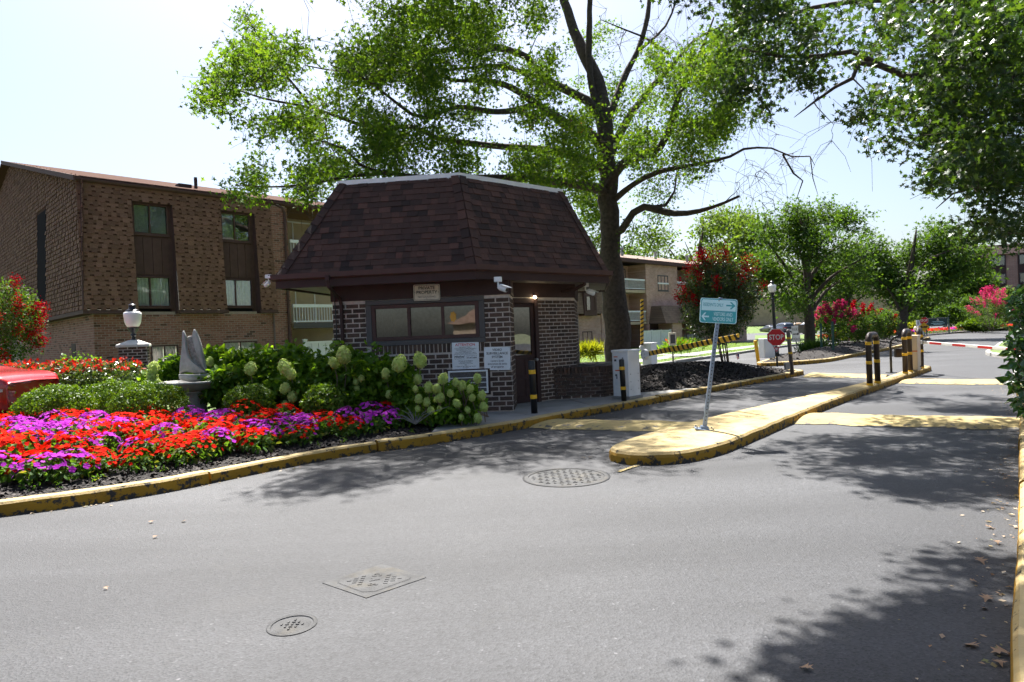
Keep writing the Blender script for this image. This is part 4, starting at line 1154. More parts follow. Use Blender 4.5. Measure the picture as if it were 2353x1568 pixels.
def window(parent, O, d, nrm, u0, u1, z0, z1, mull=(), fw=.05, m='trim_brown', glass='glass', back=None, back_m='curtain', sill=True, recess=.04, depth=.07):
    """framed window in a wall plane: frame, one pane per light, something behind"""
    O, d, nrm = Vector(O), Vector(d), Vector(nrm)
    def fb(b, a0, a1, c0, c1, o, th): b.obox(O + d * a0 + nrm * (o - th) + ZV * c0, d * (a1 - a0), nrm * th, ZV * (c1 - c0))
    b = MB()
    fb(b, u0, u1, z0, z0 + fw, -recess + depth, depth); fb(b, u0, u1, z1 - fw, z1, -recess + depth, depth)
    fb(b, u0, u0 + fw, z0 + fw, z1 - fw, -recess + depth, depth); fb(b, u1 - fw, u1, z0 + fw, z1 - fw, -recess + depth, depth)
    for mu in mull: fb(b, mu - fw * .42, mu + fw * .42, z0 + fw, z1 - fw, -recess + depth * .85, depth * .8)
    w = b.build('window', m, parent, world=True, bevel=.004)
    xs_ = [u0 + fw] + list(mull) + [u1 - fw]
    for k in range(len(xs_) - 1):
        a = xs_[k] + (fw * .42 if k else 0); c = xs_[k + 1] - (fw * .42 if k < len(xs_) - 2 else 0)
        b = MB(); o = -recess + depth * .4 - .014 * (k % 2)
        b.face([O + d * a + nrm * o + ZV * (z0 + fw), O + d * c + nrm * o + ZV * (z0 + fw), O + d * c + nrm * o + ZV * (z1 - fw), O + d * a + nrm * o + ZV * (z1 - fw)])
        b.build('pane', glass, w, world=True)
        if back:
            bm_ = back[k % len(back)]; b = MB(); o = -recess - .07
            P = lambda x, z, oo=o: O + d * x + nrm * oo + ZV * z
            if bm_ == 'slats':
                z = z0 + fw; 
                while z < z1 - fw:
                    b.face([P(a, z), P(c, z), P(c, z + .026, o - .012), P(a, z + .026, o - .012)]); z += .03
                b.build('blind', 'blind', w, world=True)
            elif bm_ == 'folds':
                x = a; i = 0
                while x < c - .001:
                    x2 = min(x + .05, c); b.face([P(x, z0 + fw, o - .02 * (i % 2)), P(x2, z0 + fw, o - .02 * ((i + 1) % 2)), P(x2, z1 - fw, o - .02 * ((i + 1) % 2)), P(x, z1 - fw, o - .02 * (i % 2))]); x = x2; i += 1
                b.build('curtain', back_m, w, world=True)
            else:
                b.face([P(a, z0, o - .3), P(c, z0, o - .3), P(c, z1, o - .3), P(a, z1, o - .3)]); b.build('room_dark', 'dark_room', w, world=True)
    if sill:
        b = MB(); fb(b, u0 - .03, u1 + .03, z0 - .05, z0 - .002, .05, .11); b.build('sill', m, w, world=True)
    return w
# grey surround, brown slider frame, three panes
b = MB()
for a0, a1, c0, c1 in ((.66, 2.97, 2.27, 2.362), (.66, 2.97, 1.475, 1.57), (.66, .77, 1.572, 2.268), (2.86, 2.97, 1.572, 2.268)):
    wallbox(b, F0, FD, FN, a0, a1, c0, c1, .1, .03)
b.build('window_surround', 'trim_grey', bt, world=True, bevel=.006)
win = window(bt, F0, FD, FN, .775, 2.855, 1.575, 2.262, (1.5, 2.16), .07, 'trim_brown', 'booth_glass', None, sill=False, recess=.03, depth=.06)
b = MB(); c = F0 + FD * 2.36 + FN * .0 + ZV * 1.985
pts = [c + FD * (.07 * math.cos(a) * (1 if i % 2 else .75)) + ZV * (.11 * math.sin(a) * (1 if i % 2 else .8)) for i, a in enumerate(np.linspace(0, 2 * math.pi, 14, endpoint=False))]
b.slab(pts, .003, FN); b.build('sticker', mat('orange_sticker', (.6, .3, .04), .6), win, world=True)
# things standing inside behind the glass
b = MB(); wallbox(b, F0, FD, FN, .8, 2.8, 1.02, 1.06, .5, -.25); b.build('counter', 'trim_grey', bt, world=True)
# door
door = MB(); wallbox(door, D0, CD, CN, -.1, .58, .16, 1.16, .045, -.02); wallbox(door, D0, CD, CN, -.1, .0, 1.16, 2.24, .045, -.02); wallbox(door, D0, CD, CN, .5, .58, 1.16, 2.24, .045, -.02); wallbox(door, D0, CD, CN, .0, .5, 2.16, 2.24, .045, -.02)
door = door.build('door', 'trim_dark', bt, world=True, bevel=.004)
b = MB()
for a0, a1, c0, c1 in ((-.04, .2, .3, .66), (.28, .52, .3, .66), (-.04, .2, .74, 1.08), (.28, .52, .74, 1.08)): wallbox(b, D0, CD, CN, a0, a1, c0, c1, .02, -.008)
b.build('door_panel', 'trim_dark', door, world=True, bevel=.008)
b = MB(); b.face([D0 + CD * a + CN * -.04 + ZV * z for a, z in ((.0, 1.16), (.5, 1.16), (.5, 2.16), (.0, 2.16))]); b.build('pane', 'booth_glass', door, world=True)
b = MB(); p = D0 + CD * .53 + CN * .02 + ZV * 1.05; b.tube([p, p + CN * .05], .025, 10); b.tube([p + CN * .05, p + CN * .09], [.035, .03], 12); b.build('handle', 'steel', door, world=True, smooth=True)
b = MB(); wallbox(b, D0, CD, CN, .585, .68, .14, 2.35, .12, .03); wallbox(b, D0, CD, CN, -.14, .58, 2.245, 2.35, .12, .02); b.build('door_frame', 'trim_dark', bt, world=True, bevel=.004)
# downspouts
b = MB(); p = F0 + FD * .16
b.obox(p + FN * .7 + ZV * 2.72, FD * .07, FN * .08, ZV * .1)
b.tube([p + FD * .035 + FN * .72 + ZV * 2.74, p + FD * .035 + FN * .7 + ZV * 2.62, p + FD * .035 + FN * .12 + ZV * 2.42, p + FD * .035 + FN * .06 + ZV * 2.3, p + FD * .035 + FN * .06 + ZV * .3], .038, 6)
b.build('downspout', 'trim_dark', bt, world=True)
b = MB(); q = D0 + CD * 1.35
b.tube([q + CN * .78 + ZV * 2.78, q + CN * .78 + ZV * 2.6, q + CN * .5 + ZV * 2.52, q + CN * .1 + ZV * 2.5], .04, 6); b.build('downspout', 'trim_dark', bt, world=True)
b = MB(); p = F0 + FD * .06 + FN * .05
b.tube([p + ZV * 2.6, p + FD * .02 + ZV * 1.9, p + FD * -.01 + ZV * 1.2, p + ZV * .4], .012, 5); b.build('cable', 'black', bt, world=True)
# air conditioner through the wall
ac = thing('air_conditioner', 'pale grey air conditioner grille set in the brick under the attention sign', 'air conditioner', tuple(F0 + FD * 2.61 + FN * .02 + ZV * .49), math.atan2(FD.y, FD.x))
b = MB(); b.box((0, .04, .235), (.84, .12, .5)); b.build('sleeve', 'trim_dark', ac)
b = MB()
for x0, x1, z0, z1 in ((-.38, .38, .43, .46), (-.38, .38, .02, .05), (-.38, -.35, .05, .43), (.35, .38, .05, .43)): b.box(((x0 + x1) / 2, -.04, (z0 + z1) / 2), (x1 - x0, .05, z1 - z0))
b.build('frame', 'white_metal', ac, bevel=.004)
for k in range(3):
    b = MB(); b.box((0, -.045, .13 + k * .095), (.7, .03, .014)); b.build('slat', 'white_metal', ac)
b = MB()
for k in range(34): b.box((-.34 + k * .0206, -.026, .24), (.006, .012, .37))
o = b.build('fin_field', 'steel', ac); o['kind'] = 'stuff'
def security_camera(label, p, az, s=1.):
    t = thing('security_camera', label, 'camera', tuple(p), az)
    b = MB(); b.box((0, 0, -.04 * s), (.12 * s, .09 * s, .08 * s)); b.build('mount_box', 'white', t, bevel=.008)
    b = MB(); b.tube([(0, 0, -.08 * s), (0, 0, -.14 * s), (.02 * s, -.03 * s, -.17 * s)], .015 * s, 8); b.build('arm', 'white', t, smooth=True)
    b = MB(); a = Vector((.8, -.5, -.35)).normalized(); c = Vector((.03 * s, -.04 * s, -.17 * s))
    b.tube([c - a * .03 * s, c + a * .01 * s, c + a * .12 * s, c + a * .14 * s], [.03 * s, .045 * s, .045 * s, .038 * s], 14); b.build('housing', 'white', t, smooth=False)
    b = MB(); b.tube([c + a * .141 * s, c + a * .146 * s], .03 * s, 12); b.build('lens', 'black', t)
    b = MB(); k = a.cross(Vector((0, 0, 1))).normalized() * .05 * s; u = k.cross(a).normalized() * .05 * s
    b.obox(c + u - k, k * 2, a * .2 * s, u * .12); b.build('visor', 'white', t)
security_camera('white security camera under the roof corner above the video sign', F0 + FD * 3.3 + FN * .5 + ZV * 2.66, math.atan2(FD.y, FD.x), 1.15)
security_camera('white security camera under the right end of the guard house eave', D0 + CD * 1.72 + CN * .45 + ZV * 2.66, math.atan2(CD.y, CD.x), 1.1)
security_camera('white security camera on the left tip of the guard house gutter', Vector((-4.5, 12.22, 2.9)), math.radians(170), .9)
t = thing('wall_lamp', 'small lit lamp above the guard house door', 'lamp', tuple(D0 + CD * .56 + CN * .07 + ZV * 2.37), math.atan2(CD.y, CD.x))
b = MB(); b.tube([(0, .06, .02), (0, 0, .03)], .02, 8); b.build('bracket', 'black', t)
b = MB(); b.lathe([(.005, -.03), (.028, -.015), (.03, .01), (.012, .03)], n=14); b.build('bulb', emit_mat('lit_bulb', (1, .85, .55), 14), t, smooth=True)

# ---- signs on the guard house front
FA = math.atan2(FD.y, FD.x)
def plate(t, w, h, m, r=.02, th=.004, border=None, y=0.):
    pts = []
    for cx, cz, a0 in ((w / 2 - r, r, -90), (w / 2 - r, h - r, 0), (-w / 2 + r, h - r, 90), (-w / 2 + r, r, 180)):
        for k in range(5): a = math.radians(a0 + k * 22.5); pts.append((cx + r * math.cos(a), y, cz + r * math.sin(a)))
    b = MB(); b.slab(pts, th, (0, -1, 0)); return b.build('plate', m, t)
t = thing('private_property_sign', 'cream private property sign hung above the guard house window', 'sign', tuple(F0 + FD * 1.875 + FN * .045 + ZV * 2.3), FA, rot=(0, math.radians(.6), FA))
plate(t, .54, .335, 'ink', .035, .003); plate(t, .515, .31, 'cream', .03, .003, y=-.003)
for o in list(t.children)[1:]: o.location.z = .0125
plate(t, .49, .285, 'ink', .025, .0012, y=-.006).location.z = .025; plate(t, .474, .269, 'cream', .02, .0012, y=-.0075).location.z = .033
txt('PRIVATE', .085, (0, -.0095, .253), t, 'ink', bold=.0018); txt('PROPERTY', .085, (0, -.0095, .17), t, 'ink', bold=.0018); txt('NO SOLICITING', .047, (0, -.0095, .085), t, 'ink')
b = MB(); b.box((0, -.0095, .122), (.2, .001, .004)); b.build('rule', 'ink', t)
b = MB()
for x, z in ((-.225, .17), (.225, .17), (0, .305), (0, .045)): b.tube([(x, -.009, z), (x, -.0125, z)], .008, 8)
b.build('bolt', 'black', t)
t = thing('attention_sign', 'white attention notice with red heading and fine print on the guard house brick', 'sign', tuple(F0 + FD * 2.57 + FN * .03 + ZV * .965), FA, rot=(0, math.radians(.8), FA))
plate(t, .52, .52, 'sign_white', .006, .004)
txt('ATTENTION', .068, (0, -.005, .475), t, 'red_ink', bold=.0016)
for k, (s, w) in enumerate((('PRIVATE PROPERTY', .030), ('UNAUTHORIZED PARKING PROHIBITED', .026), ('AND VEHICLES WILL BE TOWED', .026), ('AT OWNERS EXPENSE', .026), ('TIME ELAPSED VEHICLES WILL BE TOWED', .024), ('VEHICLES WITHOUT PERMITS WILL BE TOWED', .0235))):
    txt(s, w, (0, -.005, .425 - k * .026), t, 'ink', sx=.9)
txt('Hitched', .06, (-.125, -.005, .248), t, 'ink', bold=.001, shear=.3); txt('215.454.6600', .036, (.115, -.005, .225), t, 'ink', bold=.0006); txt('24/7 LOT FREE CALLS', .022, (.115, -.005, .26), t, 'ink'); txt('TOWING COMPANY LLC', .018, (-.125, -.005, .205), t, 'ink')
for k, s in enumerate(('VEHICLES CAN BE RETRIEVED', 'AT ABOVE LOCATION', 'COMPLIANCE TO CITY ACT', 'FEES', 'TOWING $175.00 STORAGE $25.00 DAILY', '24 HOURS')):
    txt(s, .024, (0, -.005, .165 - k * .026), t, 'ink', sx=.9)
t = thing('video_surveillance_sign', 'white video surveillance sign at the brick corner by the door', 'sign', tuple(F0 + FD * 3.175 + FN * .035 + ZV * .935), FA, rot=(0, math.radians(1.2), FA))
plate(t, .5, .44, 'sign_white', .006, .004)
for k, (s, w) in enumerate((('VIDEO', .062), ('SURVEILLANCE', .062), ('SYSTEM', .062))): txt(s, w, (0, -.005, .385 - k * .068), t, 'ink', bold=.0012, sx=.98)
for k, s in enumerate(('covers both', 'entrances & exits', 'of property')): txt(s, .052, (0, -.005, .175 - k * .056), t, 'ink', bold=.0006)
b = MB()
for x, z in ((-.23, .42), (.23, .42), (-.23, .02), (.23, .02)): b.tube([(x, -.004, z), (x, -.008, z)], .006, 8)
b.build('screw', 'steel', t)

# ---- low brick planter beside the guard house
pl = thing('brick_planter', 'low dark brick planter wall beside the guard house', 'planter', (1.6, 15.2, .12))
PL = [Vector((.62, 14.2, 0)), Vector((1.95, 14.33, 0)), Vector((2.92, 15.05, 0)), Vector((2.95, 17.2, 0)), Vector((1.5, 17.2, 0))]
b = MB(); items = []
ZP = .80
for i, (p, q) in enumerate(zip(PL[:-2], PL[1:-1])):
    d = q - p; L = d.length; d.normalize(); nn = Vector((d.y, -d.x, 0))
    b.obox(p - nn * .2 + ZV * .1, d * L, nn * .2, ZV * (ZP - .16))
    items += brick_items(p, d, nn, L, .15, ZP - .1, bl=.2, bh=.064, mo=.014)
    u = .0
    while u < L - .03:
        items.append(pm(p + d * (u + .033) - nn * .0 + ZV * (ZP - .045), d * .066, nn * .05, ZV * .14)); u += .08
wallp = b.build('wall', 'booth_mortar', pl, world=True)
pieces(wallp, 'brick', items, 'brick', 'booth_brick', 300, 'brick_field')
b = MB()
for i, (p, q) in enumerate(zip(PL[:-2], PL[1:-1])):
    d = q - p; L = d.length; d.normalize(); nn = Vector((d.y, -d.x, 0)); u = 0
    while u < L - .04:
        b.obox(p + d * u - nn * .22 + ZV * (ZP + .012), d * .064, nn * .24, ZV * .016, tone=random.random() * 2); u += .08
b.build('coping_brick_row', 'booth_brick', pl, world=True)['kind'] = 'stuff'
b = MB(); b.prism([(p.x, p.y) for p in PL] + [(.7, 15.5)], .2, .79); b.build('soil', 'mulch', pl, world=True)
q = [(p.x, p.y) for p in PL] + [(.7, 15.5)]
P = rng.uniform((.6, 14), (3, 17.2), (6000, 2)); P = P[inside(P, q)]
chips('mulch_layer', None, np.c_[P, np.full(len(P), .79)], rng, .05, None) if False else None

# ================================================================ GATE EQUIPMENT, SIGNS, BOLLARDS
RD = Vector((.7, .714, 0)).normalized()           # along the lanes
RA = math.atan2(RD.y, RD.x)
def bollard(label, p, h, r, m='black', lean=(0, 0), bands=(.27, .74), group='striped pipe bollards'):
    t = thing('bollard', label, 'bollard', p, group=group, rot=(lean[0], lean[1], 0))
    b = MB(); b.lathe([(r, -.02), (r, h - r * .5), (r * .85, h - r * .15), (r * .4, h), (.001, h)], n=18); b.build('pipe', m, t, smooth=True)
    for k in bands:
        b = MB(); z = h * k; b.lathe([(r + .001, z), (r + .004, z + .003), (r + .004, z + h * .075), (r + .001, z + h * .078)], n=18); b.build('band', 'yellow_band', t)
    return t
bollard('black bollard with two yellow bands in front of the guard house door', (.36, 11.96, .145), .97, .06, lean=(0, -.02))
bollard('black bollard with two yellow bands in front of the white gate cabinet', (2.26, 13.45, .145), .86, .055, lean=(0, -.025), bands=(.26, .74))
# white barrier cabinet with striped arm
t = thing('gate_cabinet', 'white barrier gate cabinet at the edge of the guard house apron', 'gate cabinet', (2.42, 13.98, .145), RA)
b = MB(); b.box((0, 0, .03), (.5, .46, .05)); b.build('base_plate', 'concrete', t)
b = MB(); b.box((0, 0, .52), (.44, .40, .95)); cab = b.build('body', 'white_metal', t, bevel=.012)
b = MB(); b.box((0, 0, 1.01), (.47, .43, .05)); b.build('lid', 'white_metal', t, bevel=.012)
b = MB(); b.box((-.223, .0, .5), (.006, .33, .78)); b.build('access_panel', 'white', t, bevel=.002)
b = MB(); b.box((-.228, .1, .89), (.004, .1, .02)); b.box((-.228, .02, .6), (.004, .2, .024)); b.build('warning_label', mat('orange_label', (.6, .1, .02), .5), t)
b = MB(); b.box((-.2285, .1, .82), (.003, .1, .08)); b.box((-.2285, .1, .42), (.003, .08, .26)); b.build('notice_label', 'sign_white', t)
b = MB(); b.box((-.2305, .1, .815), (.003, .03, .04)); b.box((-.2305, .13, .815), (.003, .02, .04)); b.box((-.2305, .1, .50), (.003, .05, .035)); b.box((-.2305, .085, .45), (.003, .02, .06)); b.build('label_print', 'ink', t)
b = MB()
for x in (-.14, .14):
    for z in (.2, .36, .52): b.tube([(x, -.2, z), (x, -.212, z)], .008, 8)
b.build('screw', 'steel', t)
b = MB(); b.tube([(-.23, -.08, .86), (-.238, -.08, .86)], .02, 12); b.build('lock', 'steel', t)
# hub and arm
p0 = Vector((2.86, 13.9, 1.07)); p1 = A(1697, 774, 11.0); ax = (p1 - p0).normalized()
t2 = thing('boom_barrier', 'yellow and black striped barrier arm reaching across the gate lane', 'gate arm', tuple(p0))
t2.rotation_euler = ax.to_track_quat('X', 'Z').to_euler(); MW[t2.name] = Matrix.Translation(p0) @ ax.to_track_quat('X', 'Z').to_matrix().to_4x4()
MT['hazard'] = stripe_mat('hazard_tape', (.72, .42, .03), (.012, .012, .012), 6.2, (1, 0, .55), .6, .58)
b = MB(); L = (p1 - p0).length; b.box((L / 2, 0, 0), (L, .045, .1)); b.build('beam', 'hazard', t2, bevel=.008)
b = MB(); b.tube([(-.1, .04, 0), (-.1, -.03, 0)], .115, 24); b.box((.02, -.034, 0), (.22, .012, .12)); b.build('hub', 'white_metal', t2)
b = MB()
for k in range(6): a = k * math.pi / 3; b.tube([(-.1 + .08 * math.cos(a), -.028, .08 * math.sin(a)), (-.1 + .08 * math.cos(a), -.042, .08 * math.sin(a))], .012, 8)
b.build('bolt', 'steel', t2)
# leaning directional sign on the island
sb = G(1618, 988, .15)
t = thing('direction_sign', 'leaning teal sign pointing residents right and visitors left, on the island', 'sign', tuple(sb), rot=(0, math.radians(8.9), math.radians(-8)))
b = MB(); b.box((0, 0, .008), (.26, .2, .014)); b.build('base_plate', 'galv', t, bevel=.002)
b = MB(); b.box((0, 0, .03), (.11, .1, .05)); b.build('socket', 'galv', t, bevel=.01)
b = MB()
for x in (-.11, .11):
    for y in (-.07, .07): b.tube([(x, y, .0), (x, y, .045)], .009, 6)
b.build('anchor_bolt', 'steel', t)
b = MB(); b.box((0, 0, .95), (.052, .052, 1.84)); post = b.build('post', 'galv', t, bevel=.004)
b = MB()
z = .14
while z < 1.85:
    b.tube([(0, -.0255, z), (0, -.0272, z)], .0085, 8); b.tube([(.0255, 0, z), (.0272, 0, z)], .0085, 8); z += .05
o = b.build('hole_row', 'black', post); o['kind'] = 'stuff'
sg = MB(); r = .03; w, h = .51, .345
pts = []
for cx, cz, a0 in ((w / 2 - r, r, -90), (w / 2 - r, h - r, 0), (-w / 2 + r, h - r, 90), (-w / 2 + r, r, 180)):
    for k in range(5): a = math.radians(a0 + k * 22.5); pts.append((cx + r * math.cos(a), 0, cz + r * math.sin(a)))
def lift(P, y, s=1., z0=None): return [(p[0] * s, y, (p[2] - h / 2) * s + h / 2) for p in P]
pn = thing_p = None
face = MB(); face.slab(pts, .004, (0, -1, 0)); face = face.build('sign_panel', 'teal_pale', t)
face.location = (0.0, -.032, 1.51); face.rotation_euler = (math.radians(-2), math.radians(-3.5), math.radians(5)); MW[face.name] = MW[t.name] @ face.matrix_basis
b = MB(); s2 = lift(pts, -.0045, .955); b.slab(s2, .0015, (0, -1, 0)); b.build('border', 'teal', face)
up = [(p[0] * .935, -.0063, max(p[2] * .97 + .006, h * .505)) for p in pts]
b = MB(); b.slab([(-.235, -.0063, h * .5), (.235, -.0063, h * .5), (.235, -.0063, h - .045), (.222, -.0063, h - .02), (-.222, -.0063, h - .02), (-.235, -.0063, h - .045)], .001, (0, -1, 0)); b.build('upper_band', 'teal_pale', face)
txt('RESIDENTS ONLY', .068, (-.075, -.008, h * .73), face, 'teal', bold=.0006, sx=.52); txt('VISITORS AND', .072, (.065, -.0072, h * .36), face, 'teal_pale', bold=.0007, sx=.55); txt('VENDORS ONLY', .072, (.065, -.0072, h * .16), face, 'teal_pale', bold=.0007, sx=.53)
def arrow(parent, cx, cz, L, hgt, m, s, y=-.008):
    b = MB(); th = hgt * .2
    b.slab([(cx - s * L / 2, y, cz - th / 2), (cx - s * L / 2, y, cz + th / 2), (cx + s * L * .3, y, cz + th / 2), (cx + s * L * .3, y, cz - th / 2)][::s], .001, (0, -1, 0))
    for q in (1, -1):
        b.slab([(cx + s * L * .5, y, cz), (cx + s * L * .08, y, cz + q * hgt * .5), (cx - s * L * .12, y, cz + q * hgt * .5), (cx + s * L * .25, y, cz)][::(s * q)], .0012, (0, -1, 0))
    b.build('arrow', m, parent)
arrow(face, .165, h * .73, .125, .1, 'teal', 1); arrow(face, -.18, h * .25, .105, .11, 'teal_pale', -1, -.0072)
b = MB(); b.tube([(0, -.004, h - .03), (0, -.012, h - .03)], .009, 8); b.tube([(0, -.004, .025), (0, -.012, .025)], .009, 8); b.build('bolt', 'steel', face)

# hoop bollards and keypad group on the island
def hoop(label, pa, pb, h, r=.062, group='brown hoop bollards on the island', bands=((.46, .81), (.5, .8))):
    pa, pb = Vector(pa), Vector(pb); c = (pa + pb) / 2
    t = thing('hoop_bollard', label, 'bollard', tuple(c), group=group)
    d = pb - pa; k = d.normalized()
    path = [pa, pa + ZV * (h - .16)]
    for i in range(1, 7): a = i / 7 * math.pi / 2; path.append(pa + k * (.16 * (1 - math.cos(a))) + ZV * (h - .16 + .16 * math.sin(a)))
    path += [p for p in [pa + k * .17 + ZV * h, pb - k * .17 + ZV * h]]
    for i in range(6, 0, -1): a = i / 7 * math.pi / 2; path.append(pb - k * (.16 * (1 - math.cos(a))) + ZV * (h - .16 + .16 * math.sin(a)))
    path += [pb + ZV * (h - .16), pb]
    b = MB(); b.tube(path, r, 16); b.build('pipe', 'brown_post', t, world=True, smooth=True)
    for p in (pa, pb):
        for f in (.42, .80):
            b = MB(); b.lathe([(r + .001, 0), (r + .004, .003), (r + .004, .07), (r + .001, .073)], tuple(p + ZV * h * f), 18); b.build('band', 'yellow_band', t, world=True)
    for p in (pa, pb):
        b = MB(); b.lathe([(r + .004, -.01), (r + .006, .03), (r + .001, .05)], tuple(p), 16); b.build('foot_collar', 'yellow', t, world=True)
hoop('brown hoop bollard standing alone nearest on the island', (7.96, 14.59, .14), (8.40, 15.06, .14), 1.13)
hoop('brown hoop bollard in front of the keypad and far gate cabinet', (10.42, 17.35, .14), (10.86, 17.85, .14), 1.13)
hoop('brown hoop bollard behind the far gate cabinet at the island end', (11.5, 18.5, .14), (11.86, 18.95, .14), 1.13)
t = thing('keypad_stand', 'dark gooseneck keypad post on the island behind the hoop bollards', 'keypad stand', (10.25, 17.7, .14))
b = MB(); b.box((0, 0, .01), (.2, .2, .02)); b.build('base_plate', 'black', t)
b = MB(); b.tube([(0, 0, 0), (0, 0, .75), (.01, -.01, .86), (.06, -.06, .96), (.14, -.12, 1.0)], .03, 10); b.build('gooseneck', 'black', t, smooth=True)
b = MB(); b.box((.12, -.14, .55), (.16, .1, .24)); b.build('keypad_box', 'brown_post', t, bevel=.01)
t = thing('gate_cabinet', 'beige far gate cabinet between the hoop bollards on the island', 'gate cabinet', (11.2, 18.3, .14), RA)
b = MB(); b.box((0, 0, .48), (.36, .34, .94)); b.build('body', mat('beige_metal', (.62, .5, .36), .5, .06), t, bevel=.01)
b = MB(); b.box((0, -.0, .97), (.39, .37, .04)); b.build('lid', mat('beige_lid', (.6, .48, .36), .5), t, bevel=.01)
b = MB(); b.box((-.183, 0, .55), (.004, .34, .03)); b.build('stripe', mat('rust_stripe', (.5, .12, .03), .5), t)
b = MB(); b.box((-.184, .02, .43), (.004, .1, .07)); b.build('emblem', 'ink', t)
t = thing('conduit_post', 'yellow banded conduit post with a coiled cable at the far gate cabinet', 'post', (11.35, 18.35, .14))
b = MB(); b.tube([(0, 0, .02), (0, 0, 1.12)], .02, 8); b.build('post', 'hazard', t)
b = MB(); b.lathe([(.045, 1.12), (.045, 1.2), (.02, 1.23), (.001, 1.24)], n=12); b.build('cap', 'cream', t)
b = MB(); b.tube([(.0 + .09 * math.cos(a), -.08 + .05 * math.sin(a), .05 + .012 * a) for a in np.linspace(0, 9, 26)], .012, 6); b.build('cable', 'black', t)
# red and white arm closing the right lane
q0, q1 = A(2122, 787, 18.6), A(2325, 803, 15.3); ax = (q1 - q0).normalized()
t = thing('boom_barrier', 'white barrier arm with red tape closing the exit lane on the right', 'gate arm', tuple(q0))
qt = ax.to_track_quat('X', 'Z'); t.rotation_euler = qt.to_euler(); MW[t.name] = Matrix.Translation(q0) @ qt.to_matrix().to_4x4()
L = (q1 - q0).length
b = MB(); b.box((L / 2, 0, 0), (L, .04, .075)); b.build('beam', 'white', t, bevel=.005)
for k in range(5):
    b = MB(); b.box((.55 + k * .95, -.021, 0), (.5, .003, .062)); b.build('red_tape', 'red_ink', t)
b = MB(); b.box((-.1, .0, -.0), (.25, .09, .1)); b.build('clamp', 'steel', t)
# stop sign with yield plate
def octagon(r): return [(r * math.cos(math.radians(22.5 + 45 * k)), 0, r * math.sin(math.radians(22.5 + 45 * k))) for k in range(8)]
def stop_sign(label, base, size, zc, rz, yld=None, plate_=None, group=None):
    t = thing('stop_sign', label, 'stop sign', base, rz)
    b = MB(); b.box((0, .015, zc / 2 + size * .25), (.055, .03, zc + size * .5)); b.build('post', 'black' if not plate_ else 'green_post', t, bevel=.004)
    R = size / 2 / math.cos(math.radians(22.5))
    b = MB(); b.slab([(x, -.004, z + zc) for x, _, z in octagon(R)], .004, (0, -1, 0)); f = b.build('octagon_face', 'white', t)
    b = MB(); b.slab([(x, -.009, z + zc) for x, _, z in octagon(R * .945)], .0015, (0, -1, 0)); b.build('red_face', 'stop_red', t)
    txt('STOP', size * .42, (0, -.0125, zc - size * .01), t, 'white', bold=size * .008, sx=.8)
    b = MB(); b.tube([(0, -.01, zc + size * .38), (0, -.016, zc + size * .38)], size * .018, 8); b.tube([(0, -.01, zc - size * .38), (0, -.016, zc - size * .38)], size * .018, 8); b.build('bolt', 'black', t)
    if yld:
        s = yld; z = zc - size * .5 - s * .62
        b = MB(); b.slab([(-s / 2, -.004, z + s * .43), (0, -.004, z - s * .43), (s / 2, -.004, z + s * .43)], .004, (0, -1, 0)); b.build('yield_plate', 'white', t)
        b = MB(); b.slab([(-s * .44, -.009, z + s * .39), (0, -.009, z - s * .36), (s * .44, -.009, z + s * .39)], .001, (0, -1, 0)); b.build('yield_border', 'stop_red', t)
        b = MB(); b.slab([(-s * .24, -.0105, z + s * .26), (0, -.0105, z - s * .13), (s * .24, -.0105, z + s * .26)], .001, (0, -1, 0)); b.build('yield_field', 'white', t)
    return t
z_s = float(BED2.z(np.array([[8.1, 19.9]]))[0])
Ys = 19.6; sp = A(1786, 843, Ys)
stop_sign('red stop sign with a small yield triangle below it at the bed tip', (sp.x, sp.y, sp.z), .51, .885, math.radians(-20), yld=.2)
gp = A(1820, 853, 18.9)
t = thing('post', 'tall grey post with two yellow bands and a small box at the bed tip', 'post', tuple(gp), rot=(0, math.radians(-3.5), 0))
b = MB(); b.lathe([(.055, -.1), (.055, 1.15), (.04, 1.2), (.001, 1.21)], n=14); b.build('pipe', mat('grey_brown_post', (.13, .11, .1), .5, .15), t, smooth=True)
for z in (.5, .93):
    b = MB(); b.lathe([(.056, z), (.06, z + .003), (.06, z + .055), (.056, z + .058)], n=14); b.build('band', 'yellow_band', t)
b = MB(); b.box((-.12, .02, .16), (.14, .12, .2)); b.build('junction_box', 'steel', t, bevel=.006)
# keep right sign far behind
kp = G(1830, 800, .1)
t = thing('keep_right_sign', 'small white keep right sign with black arrow beside the tree trunk', 'sign', (kp.x, kp.y, .1), math.radians(-15))
b = MB(); b.box((0, .012, .9), (.05, .025, 1.8)); b.build('post', 'steel', t)
s = kp.y / FOC
b = MB(); b.slab([(-9 * s, -.002, 14 * s), (9 * s, -.002, 14 * s), (9 * s, -.002, 51 * s), (-9 * s, -.002, 51 * s)], .004, (0, -1, 0)); b.build('plate', 'sign_white', t)
txt('KEEP', 9 * s, (0, -.008, 43 * s), t, 'ink', sx=.8); txt('RIGHT', 8 * s, (0, -.008, 20 * s), t, 'ink', sx=.75)
b = MB(); b.box((-1 * s, -.008, 32 * s), (11 * s, .002, 2.2 * s)); b.slab([(3 * s, -.007, 29 * s), (7.5 * s, -.007, 32 * s), (3 * s, -.007, 35 * s)], .003, (0, -1, 0)); b.build('arrow', 'ink', t)
